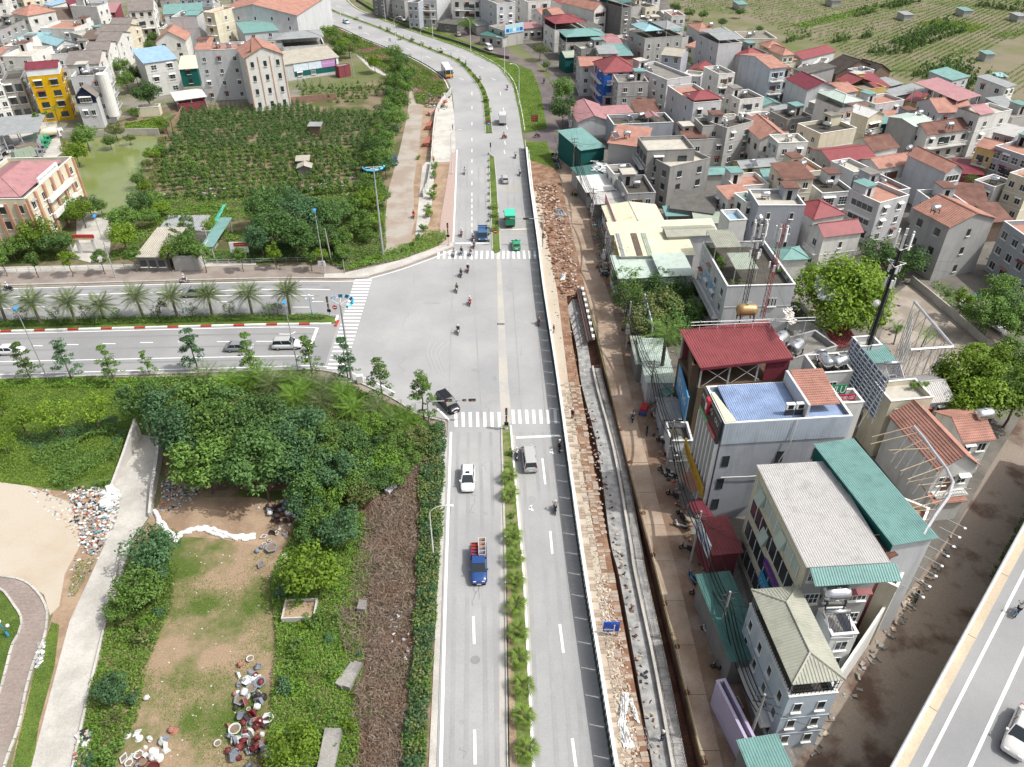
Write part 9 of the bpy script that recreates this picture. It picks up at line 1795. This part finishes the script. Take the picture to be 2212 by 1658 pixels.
for r_,x,y,w_,d_,a,lab in(('13',790,900,.8,2.6,-.5,'long pale concrete slab leaning in the dried creepers'),('13',840,900,.9,2.8,-.3,'cracked concrete block beside the long pale slab'),('13',645,1560,1.6,4.2,0,'mossy concrete platform at the bottom edge of the vines'),('13',925,300,.9,1.1,-.1,'small square concrete slab among the dry branches'),('12',1170,945,.8,1.5,-.6,'white ceramic basin thrown among the weeds')):
 q=P(*Zp(r_,x,y));k=MB();k.hexa([(-w_/2,-d_/2,.3),(w_/2,-d_/2,.3),(w_/2,d_/2,.3),(-w_/2,d_/2,.3)],[(-w_/2,-d_/2,.95),(w_/2,-d_/2,.95),(w_/2*.9,d_/2,1.1),(-w_/2,d_/2,1.1)]);tag(k.build('concrete_slab',m_concd if 'basin' not in lab else m_plw,None,q,a),lab,'slab')
for i,(x,y)in enumerate([(1770,430),(1780,480),(1880,870),(1935,1120),(1960,1230),(2000,1330),(2020,1430),(2050,1570)]):
 r=empty('planter_box',Z('23',x,y),.25,f'rough planter box on the shop pavement, {ORD[i]} from the far end','planter','planter boxes on the shop pavement');box_on(r,'box',-.45,.45,-.6,.6,0,.45,m_conc if i%2 else PC['terra']);box_on(r,'soil',-.35,.35,-.5,.5,.45,.47,m_psoil)
rf_=random.Random(21);TREEP=[(o.location.x,o.location.y)for o in bpy.data.objects if o.parent is None and o.get('category')in('tree','palm')and o.location.y>75]
def corners(a,ex,ey,w,d,m=0):return[(a+ex*x+ey*y)for x,y in((-m,-m),(w+m,-m),(w+m,d+m),(-m,d+m))]
def hit(a,ex,ey,w,d):
 pts=[a+ex*(w*i/3)+ey*(d*j/3)for i in range(4)for j in range(4)]
 for(b,bx,by,bw,bd_,lb,rz)in BF:
  if(b-a).length>60:continue
  for p in pts:
   q=p-b
   if-.2<q.x*bx.x+q.y*bx.y<bw+.2 and-.2<q.x*by.x+q.y*by.y<bd_+.2:return True
  for i in range(4):
   for j in range(4):
    q=b+bx*(bw*i/3)+by*(bd_*j/3)-a
    if-.2<q.dot(ex)<w+.2 and-.2<q.dot(ey)<d+.2:return True
 c=a+ex*w/2+ey*d/2
 return any((c.x-x)**2+(c.y-y)**2<(max(w,d)*.5+1.5)**2 for x,y in TREEP)
RNM=dict(orange='orange tiled',red='red metal',rust='mossy brown',teal='teal metal',sage='sage metal',grey='grey metal',lgrey='pale metal',dgrey='dark sheet',beige='beige sheet',pink='rose metal',floor='flat grey',terra='flat terracotta',dfloor='flat dark',lfloor='flat pale',brown='brown')
WNM=dict(white='white',white2='off white',lgrey='light grey',grey='grey',old='weathered',cream='cream',bluegrey='blue grey',raw='raw cement')
def near(a):
 return min(BF0,key=lambda q:(q[0]-a).length)
def filler(px,n,big,west=False):
 Wp=[P(*q)for q in px];lo=(min(q.x for q in Wp),min(q.y for q in Wp));hi=(max(q.x for q in Wp),max(q.y for q in Wp));made=0;tries=0;used={}
 while made<n and tries<9000:
  tries+=1;a=Vector((rf_.uniform(lo[0],hi[0]),rf_.uniform(lo[1],hi[1]),0));k_=1-.55*tries/9000;w,d=rf_.uniform(4.5,9)*k_,rf_.uniform(6,12)*k_
  nb=near(a);rz=nb[6];ex=Vector((math.cos(rz),math.sin(rz),0));ey=Vector((-ex.y,ex.x,0))
  if not inpoly(np.array([[q.x,q.y]for q in corners(a,ex,ey,w,d)]),Wp).all()or hit(a,ex,ey,w,d):continue
  h=rf_.choice((3.4,3.6,6.6,7,9.6)if big else(3.2,3.4,6.4));wall=rf_.choice(list(WNM));kind=rf_.choice(('flat','flat','flat','gx','shed','flat'));col=rf_.choice(('floor','terra','dfloor','lfloor'))if kind=='flat' else rf_.choice(('orange','red','rust','teal','sage','grey','dgrey','beige','grey','dgrey','lgrey'))
  rel_='left of' if(a-nb[0]).x<-3 else('behind' if(a-nb[0]).y>3 else 'in front of');sw_=nb[5].split()[:8]
  while sw_[-1]in('the','and','a','of','on','with','in','its','by','two','an','at'):sw_.pop()
  lab=f"{WNM[wall]} house under a {RNM[col]} roof {rel_} the {' '.join(sw_[:7])}"
  while len(lab.split())>16:sw_.pop();lab=f"{WNM[wall]} house under a {RNM[col]} roof {rel_} the {' '.join(sw_)}"
  if lab in used:continue
  used[lab]=1;bd_world(lab,a,ex,ey,w,d,rz,h,wall,(kind,col,.9 if kind=='shed' else 1.3));made+=1
 return made
def bd_world(label,a,ex,ey,w,d,rz,h,wall,rfx):
 def proj(p):
  q=Vector((p.x,p.y,p.z-HC));zc=q.dot(_cf);return(q.x/zc*FPX+1106,829-q.dot(_cu)/zc*FPX)
 A,B,C_=a.copy(),a+ex*w,a+ex*w+ey*d
 for q in(A,B,C_):q.z=h
 T=[(lambda uv:(uv[0]*4,uv[1]*4))(proj(q))for q in(A,B,C_)]
 bd('00',label,*T,h,wall,rfx,F=(2 if w>4 and h>5 else 1),L=(2 if h>5 else None),Rr=(2 if h>5 and a.x<0 else None),tanks=(((.5,.5),)if rfx[0]=='flat' and rf_.random()<.5 else()),bal=((('F',1),)if h>6 and rf_.random()<.5 else()),trim=h>5)
BF0=list(BF)
n1=filler([(1262,335),(1250,240),(1200,150),(1140,60),(1300,0),(1420,20),(1480,100),(1700,140),(1900,190),(2180,250),(2270,420),(2270,540),(2080,570),(1990,590),(1900,510),(1760,560),(1640,520),(1500,450),(1420,420),(1300,430)],85,True)
n2=filler([(-40,5),(620,0),(560,70),(400,110),(330,130),(240,140),(120,160),(100,240),(-40,250)],34,True)
n3=filler([(960,-20),(1190,-30),(1200,40),(1140,60),(1090,40),(1040,10)],10,True)
n4=filler([(1270,400),(1420,420),(1420,560),(1330,560),(1300,480)],6,False);n5=filler([(1400,860),(1480,850),(1530,1100),(1600,1400),(1580,1420),(1500,1200),(1440,1000)],5,False)
n6=filler([(1620,640),(1760,700),(1960,880),(2060,900),(2000,1060),(1900,960),(1700,800)],6,False)
print('fillers',n1,n2,n3,n4,n5,n6)
def clip_label(t,n=16):
 w=t.split()
 if len(w)<=n:return t
 head,tail=(t.rsplit(', ',1)+[''])[:2]
 if tail:
  k_=n-len(tail.split());h=head.split()[:k_]
  while h[-1]in('the','and','a','of','on','with','in','its','by','at','beside','behind','below','above'):h.pop()
  return ' '.join(h)+', '+tail
 return ' '.join(w[:n])
for o in bpy.data.objects:
 if o.parent is None and o.get('label')and len(o['label'].split())>16:o['label']=clip_label(o['label'])
for g in('peach plants in the walled field','cone bushes in the far fields','cone shrubs behind the tower house'):
 obs=[o for o in bpy.data.objects if o.get('group')==g];ys=sorted(o.location.y for o in obs);xs=sorted(o.location.x for o in obs);n=len(obs)
 w0,pl={'p':('small round peach plant','walled field'),'c':('dark cone shaped bush','far fields')}[g[0]]if 'shrubs' not in g else('cone shaped shrub','small garden')
 for o in obs:
  yy='front' if o.location.y<ys[n//3]else('middle' if o.location.y<ys[2*n//3]else 'back');xx='left' if o.location.x<xs[n//3]else('central' if o.location.x<xs[2*n//3]else 'right')
  w0_=w0
  o['label']=f"{w0} in the {yy} rows, {xx} part of the {pl}";o['group']=f"{yy} {xx} plants of the {pl}"
seen={}
for o in sorted([o for o in bpy.data.objects if o.parent is None and o.get('label')],key=lambda o:(-o.location.y,o.location.x)):
 seen.setdefault(o['label'],[]).append(o)
for lab,obs in seen.items():
 if len(obs)>1 and obs[0].get('category')in('flower pot','cable','water tank'):
  for i,o in enumerate(obs):
   o['label']=clip_label(f"{lab}, {ORD[i] if i < 20 else str(i+1)+'th'} from the back")
